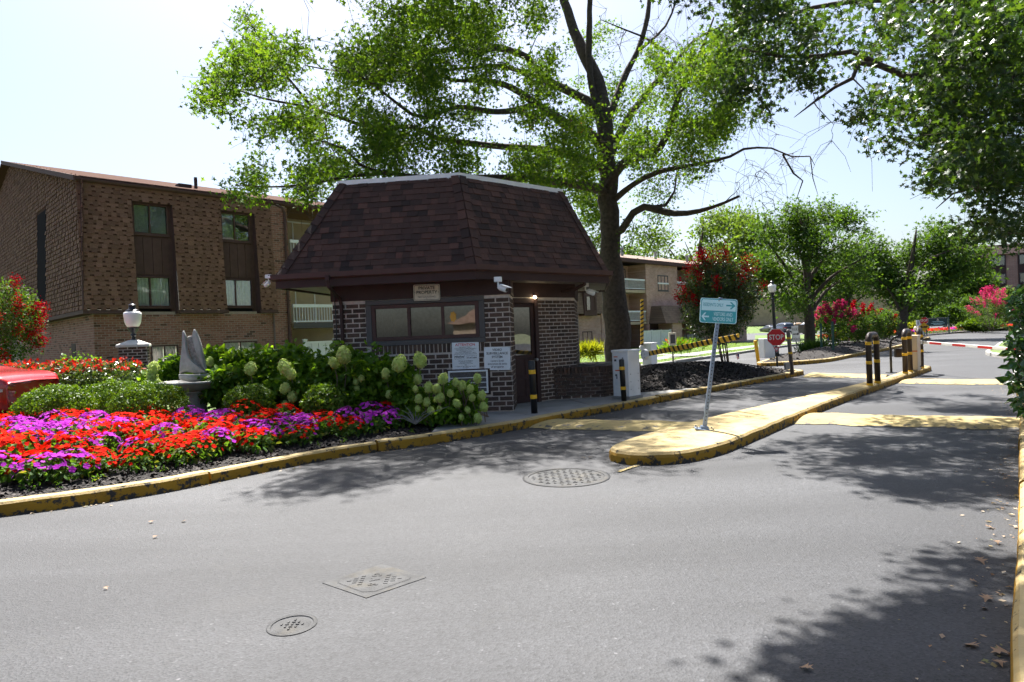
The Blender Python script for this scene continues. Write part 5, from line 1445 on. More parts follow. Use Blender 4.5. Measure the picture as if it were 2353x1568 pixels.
# yellow pole and grey cabinet at the second bed
yp = G(1743, 832, .1)
t = thing('post', 'leaning yellow pole at the corner of the tree row bed', 'post', (yp.x, yp.y, .05), rot=(0, math.radians(-6), 0))
b = MB(); b.lathe([(.07, 0), (.07, .9), (.055, .93), (.001, .935)], n=14); b.build('pipe', 'yellow', t, smooth=True)
gc = G(1757, 823, .15)
t = thing('utility_cabinet', 'pale grey utility cabinet behind the leaning yellow pole', 'utility cabinet', (gc.x + .1, gc.y, .15), math.radians(10))
b = MB(); b.box((0, 0, .42), (.5, .45, .84)); b.build('body', 'white_metal', t, bevel=.015)
b = MB(); b.box((0, -.23, .42), (.42, .012, .72)); b.build('door', 'white_metal', t, bevel=.003)
b = MB(); b.tube([(.17, -.235, .7), (.17, -.255, .7)], .025, 10); b.tube([(.17, -.235, .5), (.17, -.255, .5)], .018, 10); b.build('handle', 'black', t)
# second barrier: upright striped arm
wp = G(1494, 845, .12); s = wp.y / FOC
t = thing('gate_cabinet', 'white gate cabinet by the back road with its arm raised', 'gate cabinet', (wp.x, wp.y, .1), RA)
b = MB(); b.box((0, 0, .02), (.6, .55, .12)); b.build('base_plate', 'concrete', t)
b = MB(); b.box((0, 0, .5), (.42, .4, .86)); b.build('body', 'white_metal', t, bevel=.012)
b = MB(); b.box((0, 0, .95), (.45, .43, .05)); b.build('lid', 'white_metal', t, bevel=.01)
t2 = thing('boom_barrier', 'yellow and black striped barrier arm raised upright by the back road', 'gate arm', (wp.x - .3, wp.y - .1, .9), rot=(0, math.radians(-88), 0))
b = MB(); b.box((.9, 0, 0), (1.9, .05, .11)); b.build('beam', 'hazard', t2)
b = MB(); b.tube([(0, .05, 0), (0, -.05, 0)], .1, 16); b.build('hub', 'white_metal', t2)
for lab, px, py, h, w, hh in (('small card reader on a thin post in front of the far apartments', 1547, 838, .95, .16, .28),):
    p = G(px, py, .1)
    t = thing('card_reader', lab, 'card reader', (p.x, p.y, .08)); b = MB(); b.tube([(0, 0, 0), (0, 0, h)], .03, 8); b.build('post', 'black', t)
    b = MB(); b.box((0, -.02, h + .12), (w * 1.8, .12, hh * 1.9)); b.build('reader_box', 'cream', t, bevel=.01); b = MB(); b.box((0, -.083, h + .12), (w * 1.2, .01, hh * 1.3)); b.build('panel', 'trim_grey', t)
p = G(1334, 824, .1)
t = thing('post', 'thin dark sign post with no sign beside the guard house wall', 'post', (p.x, p.y, .1), rot=(0, math.radians(-3), 0)); b = MB(); b.box((0, 0, .7), (.09, .05, 1.4)); b.build('post_bar', 'brown_post', t)
# two green posts by the tree row
for lab, px, py in (('thin green post just right of the near street tree trunk', 1888, 808), ('thin green post right of the near street tree, standing taller', 1915, 812)):
    p = G(px, py, .15); h = 75 / FOC * p.y if px > 1900 else 66 / FOC * p.y
    t = thing('post', lab, 'post', (p.x, p.y, .12)); b = MB(); b.box((0, 0, h / 2), (.09, .06, h)); b.build('post_bar', 'green_post', t); b = MB(); b.box((0, -.035, h - .15), (.04, .02, .3)); b.build('flange', 'green_post', t)
p = G(1852, 800, .1); t = thing('sign_back', 'small grey sign seen from behind near the street tree', 'sign', (p.x, p.y, .1)); b = MB(); b.box((0, 0, .6), (.05, .05, 1.2)); b.build('post', 'steel', t); b = MB(); b.box((-.1, .03, 1.15), (.62, .012, .5)); b.build('plate', 'steel', t)
# small flags
def flag(label, px, py, dz, rz):
    p = G(px, py, .2); s = p.y / FOC
    t = thing('small_flag', label, 'flag', (p.x, p.y, .15), rz, 'small striped flags in the mulch')
    b = MB(); b.tube([(0, 0, 0), (0, 0, 27 * s)], .25 * s, 6); b.build('stick', 'white', t)
    for k in range(7):
        b = MB(); z = (26 - k * 1.6) * s
        b.slab([(.2 * s, 0, z - 1.5 * s), (-7 * s + k * .4 * s, .5 * s, z - 4 * s), (-7 * s + k * .4 * s, .5 * s, z - 2.4 * s), (.2 * s, 0, z)], .1 * s, (0, -1, 0)); b.build('stripe', 'red_ink' if k % 2 == 0 else 'white', t)
    b = MB(); b.slab([(.2 * s, -.15 * s, 20 * s), (-3.4 * s, -.1 * s, 18.5 * s), (-3.4 * s, -.1 * s, 24.5 * s), (.2 * s, -.15 * s, 26.2 * s)], .1 * s, (0, -1, 0)); b.build('canton', mat('flag_blue', (.02, .03, .15), .7), t)
flag('small striped flag beside the red crepe myrtle stems', 1699, 836, 0, .0)
flag('small striped flag right of the taller green post', 1905, 800, 0, .4)
flag('small striped flag left of the single hoop bollard', 1955, 794, 0, -.3)
flag('small striped flag in front of the far street tree', 2026, 780, 0, .2)
flag('small striped flag right of the far street tree flag', 2052, 776, 0, .5)

# ---- lamps
def lamp_head(t, z, s, cap='lamp_black'):
    b = MB(); b.lathe([(.085 * s, z), (.05 * s, z + .04 * s), (.05 * s, z + .1 * s), (.075 * s, z + .13 * s), (.075 * s, z + .15 * s), (.06 * s, z + .18 * s), (.13 * s, z + .3 * s), (.15 * s, z + .33 * s), (.12 * s, z + .35 * s)], n=20); b.build('fitter', cap, t, smooth=False)
    b = MB(); b.lathe([(.1 * s, z + .345 * s), (.16 * s, z + .39 * s), (.205 * s, z + .5 * s), (.215 * s, z + .62 * s), (.225 * s, z + .7 * s), (.215 * s, z + .76 * s), (.15 * s, z + .8 * s)], n=28); b.build('globe', 'globe', t, smooth=True)
    b = MB(); b.lathe([(.17 * s, z + .795 * s), (.165 * s, z + .82 * s), (.1 * s, z + .86 * s), (.085 * s, z + .9 * s), (.09 * s, z + .95 * s), (.095 * s, z + .97 * s), (.06 * s, z + 1.0 * s), (.02 * s, z + 1.02 * s), (.02 * s, z + 1.05 * s), (.001, z + 1.08 * s)], n=20); b.build('cap', cap, t)
PY = 15.0; pc = A(308, 800, PY)
pr = thing('brick_pier', 'square dark brick pier with pale stone cap at the left of the garden', 'pier', (pc.x, pc.y, .25), math.radians(25))
W = .56; ztop = pc.z - .25 + .02
b = MB(); b.box((0, 0, ztop / 2), (W, W, ztop)); core = b.build('core', 'booth_mortar', pr)
ca = math.radians(25); items = []
for k in range(4):
    a = ca + k * math.pi / 2; d = Vector((math.cos(a), math.sin(a), 0)); nn = Vector((d.y, -d.x, 0))
    items += brick_items(Vector((pc.x, pc.y, .25)) - d * W / 2 + nn * W / 2, d, nn, W, .0, ztop, bl=.172, bh=.056, mo=.012, proud=.008) if k in (0, 1, 3) else []
pieces(pr, 'brick', items, 'brick', 'booth_brick', 300, 'brick_field', lambda px, py: py > 900)
b = MB(); c = W / 2 + .05
b.v += [(-c, -c, ztop), (c, -c, ztop), (c, c, ztop), (-c, c, ztop), (-c, -c, ztop + .06), (c, -c, ztop + .06), (c, c, ztop + .06), (-c, c, ztop + .06), (-.1, -.1, ztop + .16), (.1, -.1, ztop + .16), (.1, .1, ztop + .16), (-.1, .1, ztop + .16)]
for f in ((3, 2, 1, 0), (0, 1, 5, 4), (1, 2, 6, 5), (2, 3, 7, 6), (3, 0, 4, 7), (4, 5, 9, 8), (5, 6, 10, 9), (6, 7, 11, 10), (7, 4, 8, 11), (8, 9, 10, 11)): b.f.append(f); b.t.append(0); b.m.append(0)
b.build('cap_stone', 'palestone', pr, bevel=.01)
t = thing('pier_lamp', 'frosted urn lamp with black cap standing on the brick pier', 'lamp', (pc.x, pc.y, .25 + ztop + .16))
lamp_head(t, 0, .83)
lp = G(1784, 820, .1)
t = thing('street_lamp', 'black street lamp with white globe behind the near stop sign', 'street lamp', (lp.x, lp.y, .1), rot=(0, math.radians(-1.5), 0))
b = MB(); H_ = 2.66; b.lathe([(.13, 0), (.13, .3), (.08, .4), (.065, H_ - .05), (.09, H_)], n=14); b.build('pole', 'lamp_black', t, smooth=True)
lamp_head(t, H_, .8)
p = G(2084, 778, .1); t = thing('pole', 'thin black pole right of the far street tree trunk', 'pole', (p.x, p.y, .1)); b = MB(); h = 72 / FOC * p.y; b.tube([(0, 0, 0), (0, 0, h)], .07, 8); b.build('shaft', 'lamp_black', t); b = MB(); b.lathe([(.1, h), (.12, h + .1), (.03, h + .2)], n=10); b.build('finial', 'lamp_black', t)

# ---- sailing boat sculpture on a stone bowl
FY = 12.0; fc = A(449, 900, FY)
t = thing('stone_bowl', 'round grey stone birdbath bowl on a pedestal in the garden', 'birdbath', (fc.x, fc.y, .28))
zr = A(449, 876, FY).z - .28
b = MB(); b.lathe([(.24, 0), (.24, .05), (.2, .1), (.185, .2), (.19, zr - .33), (.23, zr - .22), (.27, zr - .2), (.27, zr - .17)], n=36); b.build('pedestal', 'stone', t, smooth=True)
b = MB(); b.lathe([(.25, zr - .18), (.3, zr - .17), (.46, zr - .12), (.54, zr - .06), (.56, zr - .045), (.57, zr - .04), (.6, zr - .03), (.61, zr), (.59, zr + .012), (.54, zr + .008), (.5, zr - .04), (.2, zr - .08)], n=48); b.build('bowl', 'stone', t, smooth=True)
zs = zr + .28 - .03
s_ = FY / FOC
sc_ = thing('sailboat_sculpture', 'grey stone sculpture of a sailing boat standing in the bowl', 'sculpture', (fc.x, fc.y, zs))
# hull
b = MB(); N, Mx = 16, 7
for i in range(N + 1):
    u = i / N * 2 - 1; hw = .16 * (1 - abs(u) ** 2.4) ** .6 + .005; top = .15 + .02 * u * u; bot = .01 + .07 * abs(u) ** 2
    for j in range(Mx):
        a = j / (Mx - 1) * math.pi
        b.v.append((u * .29, -hw * math.cos(a), top - (top - bot) * math.sin(a) ** .7))
for i in range(N):
    for j in range(Mx - 1):
        k = i * Mx + j; b.f.append((k, k + 1, k + Mx + 1, k + Mx)); b.t.append(0); b.m.append(0)
    k = i * Mx; b.f.append((k, k + Mx, k + 2 * Mx - 1, k + Mx - 1)); b.t.append(0); b.m.append(0)
b.build('hull', 'stone', sc_, smooth=True)
# two sails as thick rounded blades with a rough core between them
def blade(name, outline, y0, bulge, thick, m):
    """outline: list of (x,z) ; domed slab"""
    c = np.array(outline).mean(0); b = MB(); n = len(outline); rings = [(1.0, 0, 0), (.97, .5, .5), (.85, .85, .85), (.5, 1, 1), (.0, 1.02, 1.02)]
    for s, k1, _ in rings:
        for x, z in outline: b.v.append((c[0] + (x - c[0]) * s, y0 - bulge * k1, c[1] + (z - c[1]) * s))
    base = len(b.v)
    for s, k1, _ in rings:
        for x, z in outline: b.v.append((c[0] + (x - c[0]) * s, y0 + thick * k1, c[1] + (z - c[1]) * s))
    for off, fl in ((0, 1), (base, -1)):
        for r in range(len(rings) - 1):
            for i in range(n):
                j = (i + 1) % n; q = (off + r * n + i, off + r * n + j, off + (r + 1) * n + j, off + (r + 1) * n + i); b.f.append(q[::fl]); b.t.append(0); b.m.append(0)
    return b.build(name, m, sc_, smooth=True, subsurf=1)
def sm(o): 
    o = [(x * .8, z) for x, z in o]
    P = catmull([(x, z, 0) for x, z in o] + [(o[0][0], o[0][1], 0)], .03)[:-1]; return [(p.x, p.y) for p in P]
blade('foresail', sm([(-.31, .17), (-.29, .35), (-.25, .55), (-.215, .75), (-.2, .93), (-.185, .975), (-.16, .96), (-.13, .9), (-.12, .86), (-.12, .72), (-.09, .58), (-.03, .44), (.06, .33), (.2, .24), (.31, .18), (.1, .165), (-.1, .2), (-.22, .2)]), -.05, .06, .03, 'stone')
blade('mainsail', sm([(.31, .19), (.27, .36), (.235, .55), (.19, .74), (.13, .9), (.075, .985), (.04, .985), (.02, .93), (.01, .85), (.04, .7), (.1, .5), (.18, .33), (.25, .23)]), -.03, .05, .05, 'stone')
blade('rough_core', sm([(-.14, .86), (.02, .86), (.06, .7), (.14, .45), (.24, .24), (.1, .28), (-.04, .42), (-.1, .6), (-.13, .74)]), .03, .06, .04, 'stone_rough')

# ---- cars
def car(name, label, loc, rz, m, kind='sedan', group=None, detail=False):
    t = thing(name, label, 'car', loc, rz, group)
    # stations: x, bottom, sill-bulge z, belt z, roof z, half width at belt, at roof  (front at +x)
    if kind == 'sedan':
        S = [(-2.35, .42, .6, .88, .89, .70, .60), (-2.28, .3, .62, 1.0, 1.01, .82, .68), (-2.0, .24, .62, 1.07, 1.08, .89, .70), (-1.55, .22, .6, 1.06, 1.10, .91, .68), (-.95, .2, .58, 1.02, 1.40, .92, .60), (-.3, .2, .56, .99, 1.46, .92, .60), (.25, .2, .56, .97, 1.43, .92, .60), (.75, .2, .56, .95, 1.2, .92, .66), (1.15, .2, .56, .93, .97, .91, .74), (1.7, .22, .56, .86, .88, .89, .74), (2.15, .26, .54, .74, .76, .82, .66), (2.35, .36, .52, .62, .63, .68, .56)]
    else:
        S = [(-2.25, .45, .65, 1.02, 1.05, .78, .66), (-2.2, .32, .66, 1.08, 1.45, .86, .64), (-1.9, .26, .66, 1.08, 1.66, .9, .66), (-1.2, .24, .64, 1.07, 1.72, .92, .67), (-.4, .24, .62, 1.05, 1.72, .92, .67), (.2, .24, .62, 1.04, 1.66, .92, .66), (.75, .24, .62, 1.03, 1.35, .92, .7), (1.1, .24, .62, 1.0, 1.06, .91, .76), (1.7, .26, .62, .95, .98, .89, .76), (2.1, .3, .6, .84, .86, .84, .7), (2.25, .4, .58, .68, .7, .72, .6)]
    b = MB()
    prof = []
    for x, z0, z1, zb, zr, w, wr in S:
        r = [(x, -w * .9, z0), (x, -w * .985, (z0 + z1) / 2), (x, -w, z1), (x, -w * .985, zb - .03), (x, -w * .93, zb), (x, -(wr + (w * .93 - wr) * .12), zb + (zr - zb) * .86), (x, -wr * .86, zr - .004), (x, 0, zr + .012)]
        prof.append(r + [(x, -p[1], p[2]) for p in reversed(r[:-1])])
    k = len(prof[0])
    for r in prof: b.v += r
    for i in range(len(prof) - 1):
        for j in range(k - 1): b.f.append((i * k + j, i * k + j + 1, (i + 1) * k + j + 1, (i + 1) * k + j)); b.t.append(0); b.m.append(0)
        b.f.append((i * k, (i + 1) * k, (i + 1) * k + k - 1, i * k + k - 1)); b.t.append(0); b.m.append(0)
    b.f.append(tuple(range(k))); b.t.append(0); b.m.append(0); b.f.append(tuple(reversed(range((len(prof) - 1) * k, len(prof) * k)))); b.t.append(0); b.m.append(0)
    body = b.build('body', m, t, smooth=True, subsurf=2 if detail else 1)
    # glazing, a few millimetres proud of the body
    def sidew(x0, x1, sg):
        q = MB(); N = 8; lo = []; hi = []
        X = [s[0] for s in S]
        for i in range(N + 1):
            x = x0 + (x1 - x0) * i / N
            zb = np.interp(x, X, [s[3] for s in S]); zr = np.interp(x, X, [s[4] for s in S]); w = np.interp(x, X, [s[5] for s in S]); wr = np.interp(x, X, [s[6] for s in S])
            f = lambda t_: (x, sg * (w * .93 + ((wr + (w * .93 - wr) * .12) - w * .93) * t_ + .004), zb + (zr - zb) * .86 * t_)
            lo.append(f(.06)); hi.append(f(.84))
        for i in range(N): q.face([lo[i], lo[i + 1], hi[i + 1], hi[i]][::int(-sg)])
        q.build('side_window', 'car_glass', t)
    xr = -1.1 if kind == 'sedan' else -2.0
    for sg in (-1, 1): sidew(xr, -.35, sg); sidew(-.27, .62, sg)
    X = [s[0] for s in S]; zr_ = lambda x: np.interp(x, X, [s[4] for s in S]); wr_ = lambda x: np.interp(x, X, [s[6] for s in S])
    for nm, xa, xb in (('windscreen', 1.08, .4), ('rear_window', (-1.5 if kind == 'sedan' else -2.235), (-1.02 if kind == 'sedan' else -2.03))):
        q = MB(); za, zb2 = zr_(xa) + .02, zr_(xb) + .004
        if kind != 'sedan' and nm == 'rear_window': za = 1.12
        q.face([(xa, -wr_(xa) * .84, za), (xa, wr_(xa) * .84, za), (xb, wr_(xb) * .8, zb2), (xb, -wr_(xb) * .8, zb2)]); q.build(nm, 'car_glass', t)
    for x in (-1.45, 1.4):
        for sg in (-1, 1):
            q = MB(); y = sg * .915
            q.tube([(x, y, .33), (x, y - sg * .2, .33)], .40, 24); q.build('wheel_arch', 'black', t)
            q = MB(); q.tube([(x, y + sg * .012, .32), (x, y + sg * .004, .32), (x, y - sg * .19, .32)], [.27, .32, .32], 24); w_ = q.build('tyre', 'rubber', t)
            q = MB(); q.tube([(x, y + sg * .018, .32), (x, y, .32)], [.06, .22], 10); q.build('rim', 'rim', w_)
    z = .86 if kind == 'sedan' else .98
    for sg in (-1, 1):
        q = MB(); q.box8([(-2.335, sg * .5, z - .08), (-2.27, sg * .79, z - .08), (-2.06, sg * .882, z - .07), (-2.1, sg * .55, z - .08), (-2.325, sg * .5, z + .07), (-2.24, sg * .79, z + .09), (-1.98, sg * .885, z + .12), (-2.1, sg * .55, z + .1)]); tl = q.build('tail_light', 'lens_red', t)
        q = MB(); q.box((-2.23, sg * .745, z - .1), (.15, .16, .05)); q.build('reversing_lamp', 'lens_clear', tl)
        q = MB(); q.box((2.2, sg * .6, .66), (.16, .34, .12)); q.build('headlight', 'lens_clear', t)
    q = MB(); q.box((-2.36, 0, .62), (.02, .34, .16)); q.build('number_plate', 'white', t)
    return t
rc = A(112, 900, 11.6)
car('red_car', 'shiny red saloon car at the left edge behind the clipped shrubs', (rc.x - 3.05, rc.y + .55, .21), math.radians(182), 'car_red', detail=True)
CM = {'navy': mat('dark_blue_car', (.012, .02, .045), .3, .02, 2, coat=1), 'silver': mat('silver_car', (.35, .36, .37), .3, .02, 2, metal=.5, coat=1), 'white_': mat('white_car', (.7, .7, .7), .3, .02, 2, coat=1), 'blk': mat('black_car', (.012, .012, .014), .3, .02, 2, coat=1), 'tanc': mat('gold_car', (.3, .2, .1), .3, .02, 2, coat=1)}
gcar = 'cars in the far parking place'
for lab, px, py, rz, m, k in (
    ('dark blue estate car parked nearest, seen from behind, left of the street lamp', 1798, 768.5, 95, 'navy', 'suv'),
    ('black saloon car parked at the far left of the parking place', 1768, 762, 100, 'blk', 'sedan'),
    ('grey saloon car behind the dark blue estate car', 1788, 757, 60, 'silver', 'sedan'),
    ('white car just right of the street lamp', 1823, 759, 60, 'white_', 'sedan'),
    ('silver car parked between the white car and the street tree trunk', 1852, 767, 45, 'silver', 'sedan'),
    ('dark blue car farthest back behind the silver car', 1862, 758, 40, 'navy', 'suv'),
    ('gold car half hidden behind the white car', 1832, 755, 70, 'tanc', 'suv'),
    ('white saloon car right of the street tree trunk', 1912, 763, 75, 'white_', 'sedan')):
    p = G(px, py, 0)
    if p.y > 125: p = p * (125 / p.y)
    car('parked_car', lab, (p.x, p.y, 0), math.radians(rz), CM[m], k, gcar)
# cones
for lab, px in (('orange traffic cone nearest the street tree trunk', 1952), ('orange traffic cone with white collars in the middle of the three', 1963), ('orange traffic cone at the right of the three', 1980)):
    px -= 42; p = G(px + 0, 779, .05); s = p.y / FOC
    t = thing('traffic_cone', lab, 'traffic cone', (p.x, p.y, .055), group='orange cones on the lawn')
    b = MB(); b.box((0, 0, .02), (.36, .36, .04)); b.build('base', 'orange', t)
    b = MB(); b.lathe([(.15, .04), (.03, .7), (.001, .71)], n=14); b.build('cone', 'orange', t, smooth=True)
    b = MB(); b.lathe([(.102, .33), (.077, .47)], n=14); b.build('collar', 'white', t)
# far stop sign with bump plate
p = G(2124, 775, .1); s = p.y / FOC
t = stop_sign('small far stop sign above a yellow bump diamond at the road bend', (p.x, p.y, .1), 17.5 * s, 38 * s, math.radians(-20), plate_=1)
q = 11.5 * s * .98
b = MB(); b.slab([(-q, -.01, 23 * s), (0, -.01, 23 * s - q), (q, -.01, 23 * s), (0, -.01, 23 * s + q)], .01, (0, -1, 0)); b.build('diamond_plate', 'yellow', t)
txt('BUMP', 6.5 * s, (0, -.03, 23 * s), t, 'ink', bold=.01, sx=.85)
# dark green notice board
p = G(2155, 768, .2); s = p.y / FOC
t = thing('estate_sign', 'dark green estate sign board on two posts behind the flower ribbon', 'sign', (p.x, p.y, .2), math.radians(-12))
for x in (-23, 23): b = MB(); b.box((x * s, 0, 19 * s), (2.2 * s, 2.2 * s, 40 * s)); b.build('post', 'green_sign', t)
b = MB(); b.slab([(-20 * s, 0, 18 * s), (20 * s, 0, 18 * s), (20 * s, 0, 38 * s), (-20 * s, 0, 38 * s)], .06, (0, -1, 0)); b.build('board', 'green_sign', t)
b = MB(); b.slab([(-19 * s, -.07, 19 * s), (19 * s, -.07, 19 * s), (19 * s, -.07, 19.6 * s), (-19 * s, -.07, 19.6 * s)], .02, (0, -1, 0)); b.slab([(-19 * s, -.07, 36.5 * s), (19 * s, -.07, 36.5 * s), (19 * s, -.07, 37 * s), (-19 * s, -.07, 37 * s)], .02, (0, -1, 0)); b.build('border', 'cream', t)
b = MB(); b.slab([(-3 * s, -.07, 31 * s), (3 * s, -.07, 31 * s), (0, -.07, 35.5 * s)], .02, (0, -1, 0)); b.build('emblem', 'cream', t)
for k, w in ((28, 22), (24.5, 28), (22, 18)):
    b = MB(); b.slab([(-w / 2 * s, -.07, k * s), (w / 2 * s, -.07, k * s), (w / 2 * s, -.07, (k + .9) * s), (-w / 2 * s, -.07, (k + .9) * s)], .02, (0, -1, 0)); b.build('print_line', 'teal_pale', t)
p = G(2137, 771, .1); s = p.y / FOC
t = thing('notice_sign', 'small white notice sign left of the green estate board', 'sign', (p.x + .5, p.y + 2, .1), math.radians(-12))
b = MB(); b.box((-5 * s, .05, 16 * s), (.1, .08, 32 * s)); b.build('post', 'white', t); b = MB(); b.box((5 * s, .05, 16 * s), (.1, .08, 32 * s)); b.build('post', 'white', t)
b = MB(); b.slab([(-10 * s, 0, 23 * s), (9 * s, 0, 23 * s), (9 * s, 0, 36 * s), (-10 * s, 0, 36 * s)], .05, (0, -1, 0)); b.build('plate', 'sign_white', t)
for k in range(3): b = MB(); b.box(((-6 + 6 * k) * s, -.06, 29 * s), (2 * s, .02, 8 * s)); b.build('print_block', 'steel', t)

# ================================================================ APARTMENT BUILDINGS
C1 = A(192, 712, 21.0); C1.z = 0
UD = RD.copy(); UN = Vector((UD.y, -UD.x, 0)); UI = -UN      # along the front, outward, inward
def fp(u, y, z, O=C1): return O + UD * u + UI * y + ZV * z
ap = thing('apartment_house', 'tan brick apartment house with shingled upper storeys at the left', 'apartment house', tuple(C1), RA)
ZM0, ZM1 = 2.95, 7.15
holes = [(1.6, 2.9, 3.0, 6.72), (4.58, 5.88, 3.0, 6.72)]
UE = 6.52; DEP = 13.2; TE = .16; TF = .3
# sheathing of the leaning front and end
b = MB()
def lean(u, z): return TF * (z - ZM0) / (ZM1 - ZM0)
def quad(u0, u1, z0, z1): b.face([fp(u0, lean(u0, z0), z0), fp(u1, lean(u1, z0), z0), fp(u1, lean(u1, z1), z1), fp(u0, lean(u0, z1), z1)])
xs_ = [.0, 1.6, 2.9, 4.58, 5.88, UE]
for k in range(0, 5, 2): quad(xs_[k], xs_[k + 1], ZM0, ZM1)
for k in (1, 3): quad(xs_[k], xs_[k + 1], 6.72, ZM1)
rise = 3.3
def ep(v, z, x=0.): return fp(x + TE * (z - ZM0) / (ZM1 - ZM0), v, z)
b.face([ep(0, ZM0), ep(0, ZM1), ep(DEP, ZM1 + rise), ep(DEP * 1.6, ZM1 + rise * .4), ep(DEP * 1.6, ZM0)])
ms = b.build('mansard', 'shingle_base', ap, world=True)
items = shingle_items(fp(0, 0, ZM0), fp(UE, 0, ZM0), fp(0, TF, ZM1), fp(UE, TF, ZM1), .158, .14, .24, .03, (UN * (ZM1 - ZM0) + ZV * TF), holes, gap=.13)
# the end face: courses up to the sloping rake
en = (-UD * (ZM1 - ZM0) + ZV * TE).normalized(); r = 0; z = ZM0
while z < ZM1 + rise - .1:
    v0 = 0 if z < ZM1 else (z - ZM1) / rise * DEP
    v = v0 + random.uniform(0, .12)
    VE = DEP * 1.6 if z < ZM1 + rise * .4 else DEP + (ZM1 + rise - z) / rise * DEP
    while v < VE:
        w = random.uniform(.14, .24); v1 = min(v + w, VE); vc = (v + v1) / 2
        if not (5.6 < vc < 7.2 and z < 7.1):
            c = ep(vc, z + .079) + en * .004
            items.append(pm(c, UI * (v1 - v - .004), en * .034 * random.choice((.4, 1, 1, .5)), ZV * .13))
        v = v1 + random.uniform(.05, .12)
    z += .158
pieces(ms, 'shingle', items, 'shingle', 'shingle_tan', 300, 'shingle_field')
# corner strip
b = MB(); b.tube([fp(-.01, -.01, ZM0), fp(TE - .01, TF - .01, ZM1)], .03, 6); b.build('corner_strip', 'trim_brown', ms, world=True)
# recess in the end wall, its shade painted as a flat black sheet
b = MB(); b.box8([ep(5.6, ZM0 - .2) - UD * .015, ep(7.2, ZM0 - .2) - UD * .015, ep(7.2, ZM0 - .2) + UD * .02, ep(5.6, ZM0 - .2) + UD * .02, ep(5.6, 7.1) - UD * .015, ep(7.2, 7.1) - UD * .015, ep(7.2, 7.1) + UD * .02, ep(5.6, 7.1) + UD * .02]); b.build('slot_shade', 'slot_black', ap, world=True)
# lower trim and soffit
b = MB()
for a, c in ((0, 1.6), (2.9, 4.58), (5.88, UE)): b.obox(fp(a - (.02 if a == 0 else 0), -.02, ZM0 - .13), UD * (c - a + .02), UI * .44, ZV * .125)
b.obox(fp(-.02, .42, ZM0 - .13), UD * .36, UI * (DEP * 1.6 - .42), ZV * .125)
b.build('lower_trim', 'trim_brown', ap, world=True)
# recessed window bays
IN = .44
for (h0, h1, z0, z1) in holes:
    b = MB()
    for x, s in ((h0, 1), (h1, -1)):
        b.face([fp(x, 0, ZM0 - .12), fp(x, IN, ZM0 - .12), fp(x, IN, 6.72), fp(x, lean(0, 6.72), 6.72)][::s])
        b.obox(fp(x - (.0 if s > 0 else .05), -.012, ZM0 - .13), UD * .05, UI * .05, ZV * .12)
    b.face([fp(h0, IN, 6.72), fp(h1, IN, 6.72), fp(h1, lean(0, 6.72), 6.72), fp(h0, lean(0, 6.72), 6.72)])
    b.build('bay_reveal', 'trim_brown', ap, world=True)
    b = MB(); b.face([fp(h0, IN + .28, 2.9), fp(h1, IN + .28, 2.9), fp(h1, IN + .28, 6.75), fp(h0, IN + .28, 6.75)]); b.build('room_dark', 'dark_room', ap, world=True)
    b = MB()
    for a_, c_ in ((h0 - .05, h0 + .075), (h1 - .115, h1 + .05)): b.obox(fp(a_, IN - .0, ZM0 - .1), UD * (c_ - a_), UI * .12, ZV * 3.85)
    b.obox(fp(h0, IN, 6.62), UD * (h1 - h0), UI * .1, ZV * .12); b.build('bay_jamb', 'trim_brown', ap, world=True)
    # board panel between storeys
    n_ = 4; wv = (h1 - h0 - .1) / n_
    pan = MB(); pan.obox(fp(h0 + .0, IN + .03, 4.14), UD * (h1 - h0), UI * .05, ZV * 1.46); pan = pan.build('spandrel', 'trim_brown', ap, world=True)
    for k in range(n_):
        b = MB(); b.obox(fp(h0 + .05 + k * wv + .008, IN + .006, 4.2), UD * (wv - .016), UI * .03, ZV * 1.3); b.build('board', 'trim_brown', pan, world=True, bevel=.003)
O_in = fp(0, IN, 0)
window(ap, O_in, UD, UN, 1.66, 2.8, 5.6, 6.66, (2.2,), .05, 'trim_brown', 'glass', ['slats', 'slats'])
window(ap, O_in, UD, UN, 1.66, 2.8, 3.06, 4.14, (2.12,), .05, 'trim_brown', 'glass', ['folds', 'folds'])
window(ap, O_in, UD, UN, 4.64, 5.76, 5.58, 6.66, (5.16,), .05, 'trim_brown', 'glass', ['slats', 'dark'])
window(ap, O_in, UD, UN, 4.64, 5.76, 3.08, 4.14, (5.1,), .05, 'trim_brown', 'glass', ['folds', 'folds'])
# brick storey
b = MB()
gw = [(2.05, 2.95, .55, 1.72), (4.55, 5.85, .55, 1.76)]
xs_ = [.36, 2.05, 2.95, 4.55, 5.85, UE]
Ob = fp(0, .42, 0)
for k in range(0, 5, 2): wallbox(b, Ob, UD, UN, xs_[k], xs_[k + 1], -.3, ZM0 - .05)
for k, g in ((1, gw[0]), (3, gw[1])): wallbox(b, Ob, UD, UN, g[0], g[1], -.3, g[2]); wallbox(b, Ob, UD, UN, g[0], g[1], g[3], ZM0 - .05)
b.obox(fp(.36, .62, -.3), UD * .2, UI * (DEP * 1.6 - .6), ZV * (ZM0 + .25))
